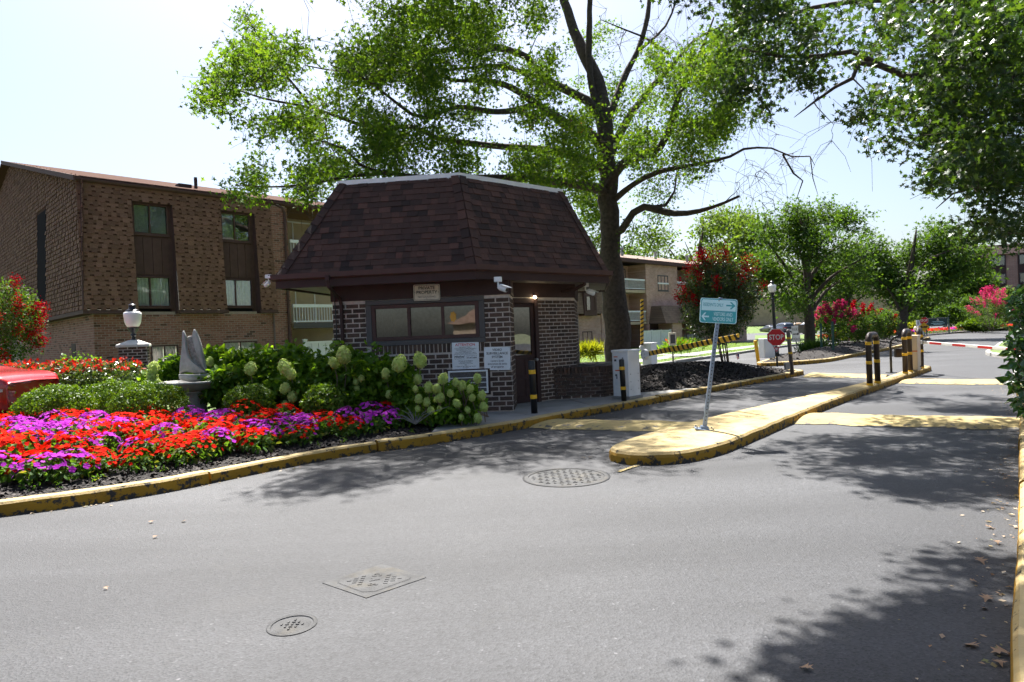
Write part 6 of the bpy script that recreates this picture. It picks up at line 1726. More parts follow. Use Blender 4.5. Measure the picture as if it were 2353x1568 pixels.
# brick pilaster and party wall right of the shingles
b.obox(fp(UE + .02, .3, -.3), UD * .62, UI * .4, ZV * (7.12 + .3)); b.obox(fp(UE + .02, .7, -.3), UD * .22, UI * 2.2, ZV * 7.4); b.obox(fp(7.14, .5, -.3), UD * .2, UI * 2.4, ZV * 7.4)
wl = b.build('wall', 'tan_mortar', ap, world=True)
items = brick_items(Ob, UD, UN, UE, .35, ZM0 - .14, [(-1, .36, -1, 9)] + gw, bl=.215, bh=.07, mo=.012)
items += brick_items(fp(.36, DEP, 0), -UI, -UD, DEP - .42, .35, ZM0 - .14, [(DEP - 3.5, DEP - 2.9, .9, 1.9)], bl=.215, bh=.07, mo=.012)
items += brick_items(fp(UE + .02, .3, 0), UD, UN, .62, .35, 7.1, bl=.215, bh=.07, mo=.012)
items += brick_items(fp(7.14, .5, 0), UD, UN, .2, .35, 7.1, bl=.215, bh=.07, mo=.012)
pieces(wl, 'brick', items, 'brick', 'tan_brick', 300, 'brick_field')
for g in gw: window(ap, Ob, UD, UN, g[0], g[1], g[2], g[3], ((g[0] + g[1]) / 2,), .05, 'trim_brown', 'glass', ['folds', 'folds'], sill=False, recess=.08)
b = MB(); b.obox(fp(.345, 2.95, .9), UD * .05, UI * .6, ZV * 1.0); b.build('vent_window', 'trim_dark', ap, world=True)
# eaves, gutter, roof
b = MB(); b.tube([fp(-.02, .2, ZM1 + .06), fp(20, .2, ZM1 + .06)], .07, 8); b.build('gutter', 'trim_brown', ap, world=True)
b = MB(); b.obox(fp(.1, .26, ZM1 - .02), UD * 20, UI * .04, ZV * .2); b.build('fascia', 'trim_brown', ap, world=True)
b = MB()
P0, P1 = fp(-.05, .12, ZM1 + .13), fp(20, .12, ZM1 + .13); P2, P3 = fp(20, DEP, ZM1 + rise + .1), fp(-.05, DEP, ZM1 + rise + .1)
b.face([P0, P1, P2, P3]); b.face([P3, P2, fp(20, DEP * 2, ZM1), fp(-.05, DEP * 2, ZM1)])
rf = b.build('roof', 'shingle_base', ap, world=True)
b = MB(); k = (P3 - P0); b.obox(P0 - ZV * .16 - UD * .04, UD * .06, k, ZV * .17); b.build('rake_board', 'trim_brown', rf, world=True)
b = MB(); c = fp(4.1, 3.0, ZM1 + .13 + 3.0 * rise / DEP); b.obox(c, UD * .5, UI * .4, ZV * .12); b.obox(c + UD * .62, UD * .1, UI * .1, ZV * .45); b.build('roof_vent', 'trim_dark', rf, world=True)
# downspout
b = MB(); b.tube([fp(6.7, .15, 7.12), fp(6.95, .1, 7.0), fp(7.1, .22, 6.8), fp(7.1, .24, .3)], .05, 6); b.build('downspout', 'trim_brown', ap, world=True)
# balconies set back to the right
b = MB(); b.obox(fp(7.34, 2.6, -.3), UD * 4.5, UI * .2, ZV * 7.4); b.build('recess_wall', 'stucco', ap, world=True)
for z in (2.22, 4.85):
    bal = MB(); bal.obox(fp(7.345, .35, z), UD * 3.4, UI * 2.2, ZV * .2); bal = bal.build('balcony', 'stucco', ap, world=True)
    b = MB(); b.obox(fp(7.35, .33, z - .02), UD * 3.4, UI * .015, ZV * .23); b.build('edge_board', 'trim_grey', bal, world=True)
    b = MB(); b.obox(fp(7.37, .38, z + .84), UD * 3.3, UI * .06, ZV * .13); b.obox(fp(7.37, .38, z + .24), UD * 3.3, UI * .05, ZV * .05); b.build('handrail', 'white', bal, world=True)
    for k in range(26):
        b = MB(); b.obox(fp(7.4 + k * .125, .395, z + .29), UD * .022, UI * .022, ZV * .55); b.build('baluster', 'white', bal, world=True)
    window(ap, fp(0, 2.6, 0), UD, UN, 7.7, 9.6, z + .22, z + 2.15, (8.65,), .06, 'white', 'glass', ['folds', 'folds'], sill=False)
fn = thing('privacy_fence', 'low white vinyl fence between the left apartments and the guard house', 'fence', tuple(fp(7.4, -.4, .1)), RA)
for k in range(9):
    b = MB(); b.box((.15 + k * .3, 0, .8), (.28, .03, 1.35)); b.build('picket_board', 'white', fn, bevel=.004)
for k in range(3):
    b = MB(); b.box((k * 1.35, -.02, .8), (.12, .12, 1.6)); b.build('post', 'white', fn); b = MB(); b.box((k * 1.35, -.02, 1.62), (.16, .16, .05)); b.build('post_cap', 'white', fn)
b = MB(); b.box((1.35, -.015, 1.5), (2.7, .06, .09)); b.build('rail', 'white', fn)

# ---- far apartment house
C2_ = Vector((8.93, 51.0, 0))
def gp2(u, y, z): return C2_ + UD * u + UI * y + ZV * z
f2 = thing('far_apartment_house', 'far tan brick apartment house with balconies behind the big oak', 'apartment house', tuple(C2_), RA)
b = MB()
b.obox(gp2(3.1, 0, -.2), UD * 4.95, UI * 6, ZV * 7.1)                     # brick bay
b.obox(gp2(-14, .45, -.2), UD * 14.2, UI * 6, ZV * 3.0)                   # lower storey left
b.obox(gp2(-2.6, .4, -.2), UD * 2.8, UI * 6, ZV * 7.1)
b.obox(gp2(.2, 1.7, -.2), UD * 2.9, UI * 4, ZV * 7.1)
b.obox(gp2(8.05, 1.7, -.2), UD * 3.2, UI * 4, ZV * 7.1)
b.obox(gp2(11.25, 0, -.2), UD * 10, UI * 6, ZV * 7.1)
b.build('wall', 'far_brick', f2, world=True)
b = MB(); b.box8([gp2(-14, .0, 2.9), gp2(-2.6, .0, 2.9), gp2(-2.6, 3, 2.9), gp2(-14, 3, 2.9), gp2(-14, .35, 6.95), gp2(-2.6, .35, 6.95), gp2(-2.6, 3, 6.95), gp2(-14, 3, 6.95)]); mz = b.build('mansard', 'far_shingle', f2, world=True)
for u in (-5.2, -9.0):
    b = MB(); b.obox(gp2(u, -.06, 2.75), UD * 1.5, UI * .5, ZV * 3.6); b.build('bay_trim', 'trim_brown', mz, world=True)
    window(f2, gp2(0, -.08, 0), UD, UN, u + .2, u + 1.3, 3.1, 4.2, (u + .75,), .06, 'trim_brown', 'glass', ['folds', 'dark'], sill=False); window(f2, gp2(0, -.08, 0), UD, UN, u + .2, u + 1.3, 5.2, 6.2, (u + .75,), .06, 'trim_brown', 'glass', ['folds', 'dark'], sill=False)
window(f2, gp2(0, .45, 0), UD, UN, -4.9, -3.75, .5, 1.6, (-4.3,), .06, 'trim_brown', 'glass', ['dark', 'folds'])
for u0, u1 in ((.2, 3.1), (8.05, 11.25)):
    for z in (2.0, 4.55):
        bal = MB(); bal.obox(gp2(u0 + .01, .1, z), UD * (u1 - u0 - .02), UI * 1.6, ZV * .22); bal = bal.build('balcony', 'stucco', f2, world=True)
        b = MB(); b.obox(gp2(u0 + .02, .08, z + .98), UD * (u1 - u0 - .04), UI * .07, ZV * .12); b.obox(gp2(u0 + .02, .08, z + .3), UD * (u1 - u0 - .04), UI * .05, ZV * .05)
        k = u0 + .1
        while k < u1 - .05: b.obox(gp2(k, .1, z + .3), UD * .025, UI * .025, ZV * .7); k += .14
        b.build('railing', 'white', bal, world=True)
        window(f2, gp2(0, 1.7, 0), UD, UN, u0 + 1.2, u0 + 2.5, z + .9 if z > 3 else z + .5, z + 2.1, (u0 + 1.85,), .07, 'trim_grey', 'glass', ['folds', 'dark'], sill=False)
        b = MB(); b.obox(gp2(u0 + .005, 1.0, z + .22), UD * .9, UI * .68, ZV * 2.2); b.build('side_panel', 'white', f2, world=True)
w_ = window(f2, gp2(0, 0, 0), UD, UN, 4.86, 6.5, 4.75, 6.07, (5.4, 5.95), .09, 'trim_grey', 'glass', ['folds', 'folds', 'dark'])
b = MB(); b.obox(gp2(4.84, -.06, 5.32), UD * 1.68, UI * .05, ZV * .12); b.build('meeting_rail', 'white', w_, world=True)
# roof, eave, vents
b = MB(); b.obox(gp2(-14, -.35, 6.9), UD * 35.5, UI * .5, ZV * .3); b.build('eave', 'trim_brown', f2, world=True)
b = MB(); b.box8([gp2(-14, -.3, 7.2), gp2(21.5, -.3, 7.2), gp2(21.5, 6, 7.2), gp2(-14, 6, 7.2), gp2(-14, 2.5, 8.0), gp2(21.5, 2.5, 8.0), gp2(21.5, 6, 8.1), gp2(-14, 6, 8.1)]); rf = b.build('roof', 'far_shingle', f2, world=True)
for u in (1.6, 6.6, 12):
    b = MB(); b.tube([gp2(u, 1.2, 7.4), gp2(u, 1.2, 8.15)], .12, 8); b.tube([gp2(u, 1.2, 8.15), gp2(u, 1.2, 8.25)], .2, 8); b.build('roof_vent', 'steel', rf, world=True)
# entrance canopy, porch, steps
b = MB(); b.box8([gp2(3.3, -1.6, 2.0), gp2(9.4, -1.6, 2.0), gp2(9.4, 0, 2.0), gp2(3.3, 0, 2.0), gp2(3.7, -.9, 3.45), gp2(9.0, -.9, 3.45), gp2(9.0, 0, 3.45), gp2(3.7, 0, 3.45)]); cn = b.build('entrance_canopy', 'far_shingle', f2, world=True)
b = MB(); b.obox(gp2(6.4, -1.75, 2.1), UD * 1.5, UI * .8, ZV * 1.2); b.build('dormer', 'trim_dark', cn, world=True)
b = MB(); b.obox(gp2(4.6, -1.4, -.1), UD * 1.5, UI * 1.4, ZV * 2.09); b.build('porch_wall', 'far_brick', f2, world=True)
b = MB(); b.obox(gp2(3.4, -.08, .2), UD * 1.2, UI * .06, ZV * 1.8); b.build('door', 'trim_dark', f2, world=True)
for k in range(6):
    b = MB(); b.obox(gp2(6.3, -3.2 + k * .3, -.05), UD * 1.8, UI * .3, ZV * (.2 + k * .17)); b.build('step', 'concrete', f2, world=True)
for u in (6.25, 8.15):
    b = MB(); b.tube([gp2(u, -3.3, .9), gp2(u, -1.5, 1.9)], .04, 6)
    for k in range(5): b.tube([gp2(u, -3.3 + k * .4, .1 + k * .15), gp2(u, -3.3 + k * .4, .95 + k * .22)], .025, 5)
    b.build('handrail', 'trim_dark', f2, world=True)
fn = thing('privacy_fence', 'white vinyl fence screening the patio of the far apartments', 'fence', tuple(gp2(.3, -1.2, .05)), RA)
for k in range(12):
    b = MB(); b.box((.18 + k * .34, 0, .72), (.32, .04, 1.3)); b.build('picket_board', 'white', fn, bevel=.004)
for k in range(4):
    b = MB(); b.box((k * 1.4, -.03, .72), (.13, .13, 1.5)); b.build('post', 'white', fn)
b = MB(); b.box((2.1, -.03, 1.38), (4.2, .07, .1)); b.build('rail', 'white', fn)
# dark doorway side under canopy
# ---- long low building behind the parked cars
p = G(1750, 768, 0)
lw = thing('low_hall', 'long low tan brick building behind the parked cars', 'building', (52, 150, 1.4), math.radians(-30))
b = MB(); b.box((4, 6, 3.0), (64, 12, 6.0)); b.build('wall', 'far_tan', lw)
b = MB(); b.box((4, 6, 6.15), (64.6, 12.6, .35)); b.build('parapet', 'trim_brown', lw)
for k in range(7):
    b = MB(); b.box((-24 + k * 9, -.05, 2.4), (.5, .3, 4.8)); b.build('pilaster', 'far_tan', lw)
# ---- four storey brick block at the far right
fr = A(2246, 690, 92)
rb = thing('brick_block', 'dark red brick apartment block at the far right with stacked windows', 'apartment house', (fr.x, fr.y, 0), math.radians(-26))
zt = A(2246, 566, 92).z
b = MB(); b.box((20, 8, (zt - 1.4) / 2), (40, 16, zt - 1.4)); b.build('wall', 'far_brick_dark', rb)
b = MB(); b.box8([(-.4, -.4, zt - 1.4), (40, -.4, zt - 1.4), (40, 16, zt - 1.4), (-.4, 16, zt - 1.4), (.6, .7, zt), (40, .7, zt), (40, 16, zt), (.6, 16, zt)]); b.build('mansard', 'trim_dark', rb)
dr, nr = Vector((math.cos(-.4538), math.sin(-.4538), 0)), Vector((math.sin(-.4538), -math.cos(-.4538), 0))
for c in range(9):
    x0 = 2.4 + c * 3.3
    b = MB(); b.box((x0, -.06, (zt - 1.5) / 2), (1.95, .2, zt - 1.5)); st = b.build('window_stack', 'trim_dark', rb)
    for k in range(4):
        z = zt - 2.3 - k * 2.5
        if z < 1: continue
        window(rb, rb.location.copy(), dr, nr, x0 - .88, x0 + .88, z - .68, z + .68, (x0,), .09, 'trim_grey', 'glass', ['folds', 'folds'], sill=False, recess=-.2)

# ---- across the road, behind the photographer: what the guard house window mirrors
hs = thing('house_across_road', 'beige house with grey roof across the road, mirrored in the guard house window', 'house', (-2, -46, 0))
b = MB(); b.box((0, 0, 1.5), (26, 9, 3.0)); b.build('wall', 'far_tan', hs)
b = MB(); b.box8([(-13.6, -5, 3.0), (13.6, -5, 3.0), (13.6, 5, 3.0), (-13.6, 5, 3.0), (-9, -.1, 5.4), (9, -.1, 5.4), (9, .1, 5.4), (-9, .1, 5.4)]); b.build('roof', 'far_shingle', hs)
for k in range(4):
    for z in (1.5,):
        b = MB(); b.box((-5.6 + k * 3.7, 4.52, z), (1.3, .08, 1.3)); w_ = b.build('window', 'white', hs); b = MB(); b.box((-5.6 + k * 3.7, 4.57, z), (1.1, .04, 1.1)); b.build('pane', 'car_glass', w_)

# ================================================================ PLANTING
rg = np.random.default_rng(23)
# ---- the big oak behind the guard house
OB = A(1420, 835, 22.0)
def L_(*pts): return [A(*p) for p in pts]
limbs = [
 (L_((1420, 850, 22), (1414, 740, 22), (1407, 620, 22), (1402, 520, 22), (1397, 430, 22), (1390, 350, 22), (1386, 270, 22.1), (1372, 185, 22.3), (1330, 95, 22.6), (1296, 0, 23), (1280, -120, 23.4), (1275, -260, 23.6)), [.50, .40, .37, .35, .33, .30, .24, .19, .15, .12, .09, .05]),
 (L_((1392, 345, 22), (1366, 317, 21.7), (1300, 285, 20.8), (1233, 240, 20), (1182, 205, 19.2), (1113, 184, 18.5), (1040, 185, 17.8), (960, 150, 17)), [.2, .17, .14, .115, .09, .06, .04, .02]),
 (L_((1233, 240, 20), (1180, 254, 19.2), (1126, 257, 18.4), (1053, 246, 17.6), (976, 272, 16.8), (942, 261, 16.4), (882, 214, 15.8), (827, 175, 15.2), (760, 150, 14.8)), [.1, .09, .08, .07, .06, .05, .04, .03, .015]),
 (L_((1386, 280, 22), (1350, 232, 22), (1314, 214, 21.8), (1246, 180, 21), (1212, 133, 20.4), (1143, 111, 19.7), (1083, 122, 19), (1041, 113, 18.4), (934, 137, 17.4), (848, 148, 16.6), (788, 165, 16), (700, 150, 15.5)), [.17, .15, .14, .12, .1, .085, .075, .065, .05, .035, .025, .012]),
 (L_((1246, 180, 21), (1148, 152, 20.6), (1083, 156, 20), (1019, 163, 19.5), (976, 184, 19)), [.09, .07, .055, .04, .02]),
 (L_((1396, 440, 22), (1330, 425, 20.6), (1230, 412, 19), (1110, 408, 17.8), (990, 408, 16.6), (891, 398, 15.8), (827, 379, 15.2), (792, 342, 14.8), (720, 320, 14.4)), [.17, .15, .13, .11, .09, .07, .055, .04, .015]),
 (L_((891, 398, 15.8), (800, 405, 15.2), (700, 425, 14.8), (610, 430, 14.6), (540, 425, 14.4)), [.06, .045, .035, .022, .01]),
 (L_((1393, 390, 22), (1290, 350, 21), (1130, 335, 20), (1006, 319, 19), (955, 293, 18.4), (848, 291, 17.6), (720, 250, 16.6), (600, 225, 15.8), (500, 190, 15.2)), [.15, .13, .11, .09, .075, .06, .045, .03, .012]),
 (L_((720, 250, 16.6), (640, 150, 16.2), (585, 70, 16), (560, 25, 15.9)), [.04, .03, .02, .008]),
 (L_((1398, 430, 21.8), (1414, 399, 21.6), (1450, 365, 21.2), (1515, 339, 20.6), (1540, 296, 20.4), (1553, 240, 20.2), (1570, 193, 20), (1610, 120, 19.8), (1640, 40, 19.6)), [.15, .16, .15, .13, .11, .085, .07, .05, .025]),
 (L_((1394, 390, 22), (1410, 345, 22.2), (1429, 296, 22.5), (1485, 215, 23), (1545, 150, 23.4), (1600, 90, 24), (1660, 60, 24.4)), [.13, .14, .12, .1, .08, .05, .025]),
 (L_((1404, 545, 22), (1429, 528, 21.6), (1455, 489, 21.2), (1480, 476, 21), (1549, 491, 20.4), (1609, 485, 20), (1665, 466, 19.6), (1699, 451, 19.3)), [.12, .13, .12, .11, .09, .075, .05, .035]),
 (L_((1480, 476, 21), (1530, 472, 21), (1550, 440, 20.8), (1555, 400, 20.6)), [.07, .06, .04, .02]),
 (L_((1400, 470, 22), (1455, 425, 21.4), (1515, 395, 20.8), (1600, 378, 20), (1678, 360, 19.3), (1708, 343, 19), (1772, 341, 18.4), (1819, 360, 18), (1862, 360, 17.6), (1872, 380, 17.5)), [.11, .10, .085, .07, .055, .05, .04, .03, .02, .006]),
 (L_((1798, 355, 18.2), (1824, 399, 18), (1845, 416, 17.9), (1828, 463, 17.8)), [.03, .025, .018, .006]),
 (L_((1862, 360, 17.6), (1868, 410, 17.6), (1880, 450, 17.6)), [.016, .012, .005]),
 (L_((1386, 280, 22.1), (1360, 200, 22), (1353, 100, 22), (1356, 0, 22), (1362, -120, 22)), [.12, .11, .1, .08, .05]),
 (L_((1388, 300, 22), (1430, 190, 22.4), (1465, 120, 22.6), (1487, 40, 22.8), (1500, -60, 23), (1520, -160, 23)), [.13, .12, .1, .085, .06, .03]),
 (L_((1465, 120, 22.6), (1530, 60, 22.4), (1560, -20, 22.2)), [.06, .045, .02]),
 (L_((1540, 125, 22.5), (1480, 85, 22.6), (1440, 70, 22.6), (1380, 45, 22.5)), [.05, .045, .03, .012]),
]
PA = [(450, 185), (505, 160), (545, 120), (552, 15), (610, 60), (670, 100), (700, 120), (760, 150), (795, 105), (805, 40), (900, 5), (960, -10), (1250, -10), (1295, 70), (1262, 150), (1310, 250), (1372, 330), (1360, 430), (1330, 480), (1200, 420), (1000, 405), (760, 412), (735, 455), (620, 472), (500, 442), (588, 372), (560, 290), (470, 240)]
def dens(p):
    v = mnoise.noise(Vector((p[0] * .012, p[1] * .016, 3.3)))
    return max(.02, min(1, .45 + 1.7 * v))
def ydep(p, r): return r.uniform(13.2, 19.5) + max(0, (p[0] - 700) / 650) * 2.5
cl = [poly_clusters(PA, 780, ydep, 0, rg, dens)]
cl.append(poly_clusters([(620, -40), (750, -330), (1200, -380), (1350, -300), (1300, -20), (900, -20), (800, -20)], 330, 13.5, 24, rg))
cl.append(poly_clusters([(1300, 250), (1420, 180), (1500, 200), (1560, 130), (1650, 90), (1700, 160), (1690, 290), (1640, 370), (1560, 430), (1500, 400), (1440, 470), (1440, 560), (1430, 300), (1340, 420)], 200, 17.5, 24, rg, dens))
cl.append(poly_clusters([(1480, 120), (1700, 60), (1720, 230), (1640, 330), (1560, 330), (1540, 250)], 120, 17.5, 22.5, rg))
cl.append(poly_clusters([(1290, 350), (1395, 350), (1395, 600), (1360, 560), (1330, 470), (1250, 420)], 90, 22.8, 26, rg))
cl.append(poly_clusters([(1430, 440), (1500, 400), (1560, 470), (1500, 560), (1440, 600)], 20, 21, 25, rg))
cl.append(poly_clusters([(1300, 60), (1420, 60), (1440, 300), (1320, 260)], 22, 22.4, 25, rg))
def in_view(p):
    q = proj(p); return -30 < q[0] < IW + 30 and -30 < q[1] < IH + 30
def shade_clusters(poly, n, h0, h1):
    """crown parts overhead, found from where their shade lies on the road"""
    q = np.array(poly, float); out = []; k = 0
    while len(out) < n and k < 60 * n:
        k += 1; p = rg.uniform(q.min(0), q.max(0))
        if not inside(p[None], poly)[0]: continue
        g = G(p[0], p[1], 0); h = rg.uniform(h0, h1); c = g + SUND * (h / SUND.z)
        if in_view(c) and rg.random() > .05: continue
        out.append(tuple(c))
    return np.array(out)
cl.append(shade_clusters([(620, 1125), (800, 1060), (960, 1035), (1220, 990), (1420, 940), (1560, 908), (1680, 900), (1600, 960), (1480, 1000), (1300, 1030), (1000, 1080), (720, 1140)], 72, 10, 15))
cl = np.vstack(cl)
bare = np.vstack([poly_clusters([(1380, 0), (1640, 0), (1600, 140), (1440, 170)], 34, 20.5, 24, rg), poly_clusters([(1480, 390), (1690, 330), (1880, 330), (1895, 440), (1830, 480), (1700, 480), (1500, 480)], 26, 18, 21, rg), poly_clusters([(1560, 200), (1760, 200), (1800, 320), (1600, 340)], 16, 19, 21, rg), poly_clusters([(620, 430), (740, 430), (740, 470), (700, 500)], 6, 14.5, 15.5, rg), poly_clusters([(850, 200), (1100, 240), (1000, 330), (850, 300)], 22, 16.5, 19, rg)])
grow('oak_tree', 'large pin oak with spreading limbs rising behind the guard house', 'tree', tuple(OB), limbs, cl, 'oak_lo', .13, 70, .4, 'leaf_oak', 'bark', rg, dead=9, bare=bare, twig=.014, tube_n=10, up_bias=.35, clear_limbs=13)

# ---- the nearer oak whose crown hangs in from the right
TR = Vector((11.2, 11.5, .1))
limbs = [([TR, TR + Vector((-.1, .1, 3)), TR + Vector((-.2, .3, 6)), TR + Vector((0, .4, 10)), TR + Vector((.3, .2, 14))], [.42, .36, .3, .2, .06]),
 ([TR + Vector((-.2, .3, 5.2))] + L_((2300, 165, 11.7), (2180, 160, 11.8), (2090, 178, 11.9), (2020, 150, 12), (1960, 118, 12.1), (1880, 130, 12.2), (1800, 130, 12.4), (1700, 110, 12.6)), [.15, .12, .1, .085, .08, .06, .045, .03, .01]),
 (L_((2020, 150, 12), (1975, 145, 11.9), (1960, 180, 11.9), (1920, 200, 11.9), (1870, 235, 12), (1825, 270, 12)), [.05, .045, .04, .032, .022, .006]),
 ([TR + Vector((-.1, .2, 3.6))] + L_((2340, 380, 10.8), (2290, 410, 10.9), (2250, 430, 11), (2210, 437, 11.1), (2260, 410, 11)), [.11, .08, .06, .04, .02, .008]),
 (L_((2250, 430, 11), (2190, 445, 11.1), (2150, 480, 11.2)), [.03, .018, .005]),
 ([TR + Vector((0, .4, 8)), Vector((8.5, 9.0, 8.4)), Vector((5.5, 8.2, 8.3)), Vector((3.2, 8.2, 7.6))], [.14, .1, .06, .02]),
 ([TR + Vector((0, .4, 7)), Vector((8.5, 7.6, 7.6)), Vector((6, 6.2, 7.2)), Vector((4.2, 5.6, 6.6))], [.12, .09, .05, .02]),
 ([TR + Vector((0, .4, 7)), Vector((9, 13.6, 8.2)), Vector((7, 14.6, 8.6)), Vector((5, 14.8, 8.0))], [.12, .09, .05, .02])]
PR = [(1900, -10), (2360, -10), (2360, 560), (2290, 555), (2225, 560), (2195, 520), (2250, 470), (2225, 425), (2130, 440), (2110, 410), (2150, 350), (2090, 330), (2030, 345), (1960, 345), (1915, 320), (1950, 270), (1915, 225), (1985, 195), (1930, 150)]
cl = [poly_clusters(PR, 225, 9.2, 14.5, rg, lambda p: .35 + .65 * min(1, max(0, (p[0] - 1950) / 250))),
      poly_clusters([(2130, 0), (2360, 0), (2360, 420), (2280, 400), (2150, 330)], 110, 9.2, 15, rg),
      poly_clusters([(1640, 130), (1680, 20), (1720, -40), (1880, -40), (1905, 120), (1890, 205), (1840, 215), (1790, 190), (1750, 260), (1680, 230)], 62, 11.0, 13.8, rg)]
def box_clusters(lo, hi, n): return rg.uniform(lo, hi, (n, 3))
cl.append(shade_clusters([(1720, 1015), (1830, 990), (1960, 985), (2340, 1000), (2345, 1130), (2200, 1150), (2080, 1140), (1900, 1095), (1780, 1050)], 105, 7.4, 9.6))
cl.append(shade_clusters([(1830, 1600), (1930, 1500), (2080, 1440), (2120, 1370), (2180, 1310), (2300, 1275), (2330, 1300), (2330, 1600)], 70, 6.2, 8.2))
cl.append(shade_clusters([(2120, 915), (2340, 900), (2340, 960), (2150, 945), (2080, 930)], 40, 8.5, 10.5))
c = box_clusters((8.5, 6, 5.5), (13, 13, 11), 190); c = c[[not in_view(p) for p in c]]; cl.append(c)
cl = np.vstack(cl)
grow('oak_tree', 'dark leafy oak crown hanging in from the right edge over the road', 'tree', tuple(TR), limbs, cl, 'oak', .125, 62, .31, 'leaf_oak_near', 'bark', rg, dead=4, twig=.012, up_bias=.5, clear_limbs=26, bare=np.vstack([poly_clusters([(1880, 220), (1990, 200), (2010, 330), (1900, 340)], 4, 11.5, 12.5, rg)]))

# ---- street trees and background trees
def round_tree(label, px, py, top, left, right, low, n, rad_px, lm='leaf_far', lsz=.2, per=36, group=None, name='street_tree', bm='bark_far', z=.12, Y=None, cr=.75, gap=.2, seedo=0, trunk=True):
    base = G(px, py, z) if Y is None else A(px, py, Y)
    if Y is not None: base.z = z
    Y = base.y; s = Y / FOC
    r2 = np.random.default_rng(int(px) + seedo)
    cx = (left + right) / 2; rx = (right - left) / 2 * s; rz = (low - top) / 2 * s
    c = A(cx, (top + low) / 2, Y)
    trunk_r = rad_px * s / 2
    limbs = [([base, Vector((base.x, Y, base.z + (c.z - rz - base.z) * .9)), Vector((base.x * .5 + c.x * .5, Y, c.z - rz * .2)), Vector((c.x, Y, c.z + rz * .7))], [trunk_r * 1.25, trunk_r, trunk_r * .7, trunk_r * .15])]
    fork = Vector((base.x, Y, base.z + (c.z - rz - base.z) * .95))
    for k in range(9):
        a = k * 2.4 + r2.uniform(0, 1); e = c + Vector((math.cos(a) * rx * r2.uniform(.55, .85), math.sin(a) * rx * r2.uniform(.5, .8), rz * r2.uniform(-.5, .7)))
        st = fork.lerp(Vector((base.x * .5 + c.x * .5, Y, c.z)), k / 9)
        limbs.append(([st, st.lerp(e, .4) + Vector((0, 0, rz * .12)), e], [trunk_r * .5, trunk_r * .3, trunk_r * .07]))
    lob = ball_clusters(tuple(c), (rx * .78, rx * .78, rz * .78), 22, r2, .4)
    cl = np.vstack([ball_clusters(tuple(q), np.array((rx, rx, rz)) * r2.uniform(.2, .38), n // 22 + 1, r2, .2) for q in lob])
    cl = cl[np.array([mnoise.noise(Vector(p) * (1.6 / rx) * 1.6) > -gap for p in cl])]
    return grow(name, label, 'tree', tuple(base), limbs, cl, 'oak_lo' if lsz < .3 else 'diamond', lsz, per, cr, lm, bm, r2, group=group, twig=.02)
sg = 'street trees beyond the gate'
round_tree('broad street tree with a dark trunk just beyond the gate lane', 1862, 806, 455, 1672, 2030, 722, 470, 22, group=sg, lsz=.2, per=52, cr=.6, gap=.3)
round_tree('rounder street tree farther along the road near the bend', 2074, 781, 492, 1955, 2262, 735, 470, 17, group=sg, lsz=.27, per=50, cr=.8, gap=.3)
bgt = 'background trees beyond the buildings'
round_tree('pale loose tree behind the far apartment roof', 1600, 760, 470, 1480, 1760, 690, 300, 12, 'leaf_pale', .4, 30, bgt, 'background_tree', Y=72, cr=1.3)
round_tree('pale airy tree behind the near street tree', 1668, 760, 455, 1640, 1830, 690, 260, 12, 'leaf_pale', .4, 30, bgt, 'background_tree', Y=66, cr=1.2)
round_tree('dark tree between the two street trees', 1950, 760, 560, 1870, 2030, 745, 260, 12, 'leaf_far', .5, 28, bgt, 'background_tree', Y=95, cr=1.6)
round_tree('green tree left of the brick block at the far right', 2208, 760, 580, 2140, 2268, 750, 420, 10, 'leaf_far', .45, 28, bgt, 'background_tree', Y=80, cr=1.2)
round_tree('low dark tree behind the estate sign', 2130, 762, 640, 2060, 2190, 745, 200, 8, 'leaf_far', .45, 28, bgt, 'background_tree', Y=84, cr=1.2)
round_tree('tree rising behind the far apartment roof beside the oak trunk', 1450, 760, 560, 1400, 1500, 640, 120, 8, 'leaf_far', .45, 26, bgt, 'background_tree', Y=85, cr=1.4)

# ---- crepe myrtles
def myrtle(label, base, c, r, n, nf, fm, group=None, stems=5, lsz=.06, per=26, cr=.2, fs=.035, fp_=40, fr=.085, top_only=.0, seed=5, lm='leaf_far', name='crepe_myrtle'):
    r2 = np.random.default_rng(seed); base = Vector(base); c = Vector(c)
    limbs = []
    for k in range(stems):
        a = k / stems * 6.28; e = c + Vector((math.cos(a) * r[0] * .5, math.sin(a) * r[1] * .5, r[2] * .3)); m_ = base.lerp(Vector((c.x, c.y, c.z - r[2] * .8)), .7) + Vector((math.cos(a), math.sin(a), 0)) * .12 * r[0]
        limbs.append(([base + Vector((math.cos(a), math.sin(a), 0)) * .1, m_, m_.lerp(e, .6), e], [.017 * r[0] + .004, .015 * r[0] + .003, .011 * r[0], .005 * r[0]]))
    cl = ball_clusters(tuple(c), r, n, r2, .35)
    d = r2.normal(size=(nf * 3, 3)); d /= np.linalg.norm(d, axis=1)[:, None]; d = d[(d[:, 2] > top_only + r2.normal(0, .35, len(d)))][:nf]
    fc = np.array(c) + d * np.array(r) * r2.uniform(.9, 1.12, len(d))[:, None]
    cl = np.vstack([cl, fc * .93 + np.array(c) * .07])
    # panicles: small cones of florets
    P = []
    for q, dd in zip(fc, d):
        for k in range(5): P.append(q + (dd * .6 + np.array([0, 0, .6])) * fr * 1.1 * (k - 1.5) * .7)
    return grow(name, label, 'tree', tuple(base), limbs, cl, 'diamond', lsz, per, cr, lm, 'myrtle_bark', r2, group=group, flowers=(np.array(P), fm, fs, fp_ // 3, fr * .62), twig=.006)
mb = A(1668, 838, 20.2); mc = A(1652, 690, 20.2)
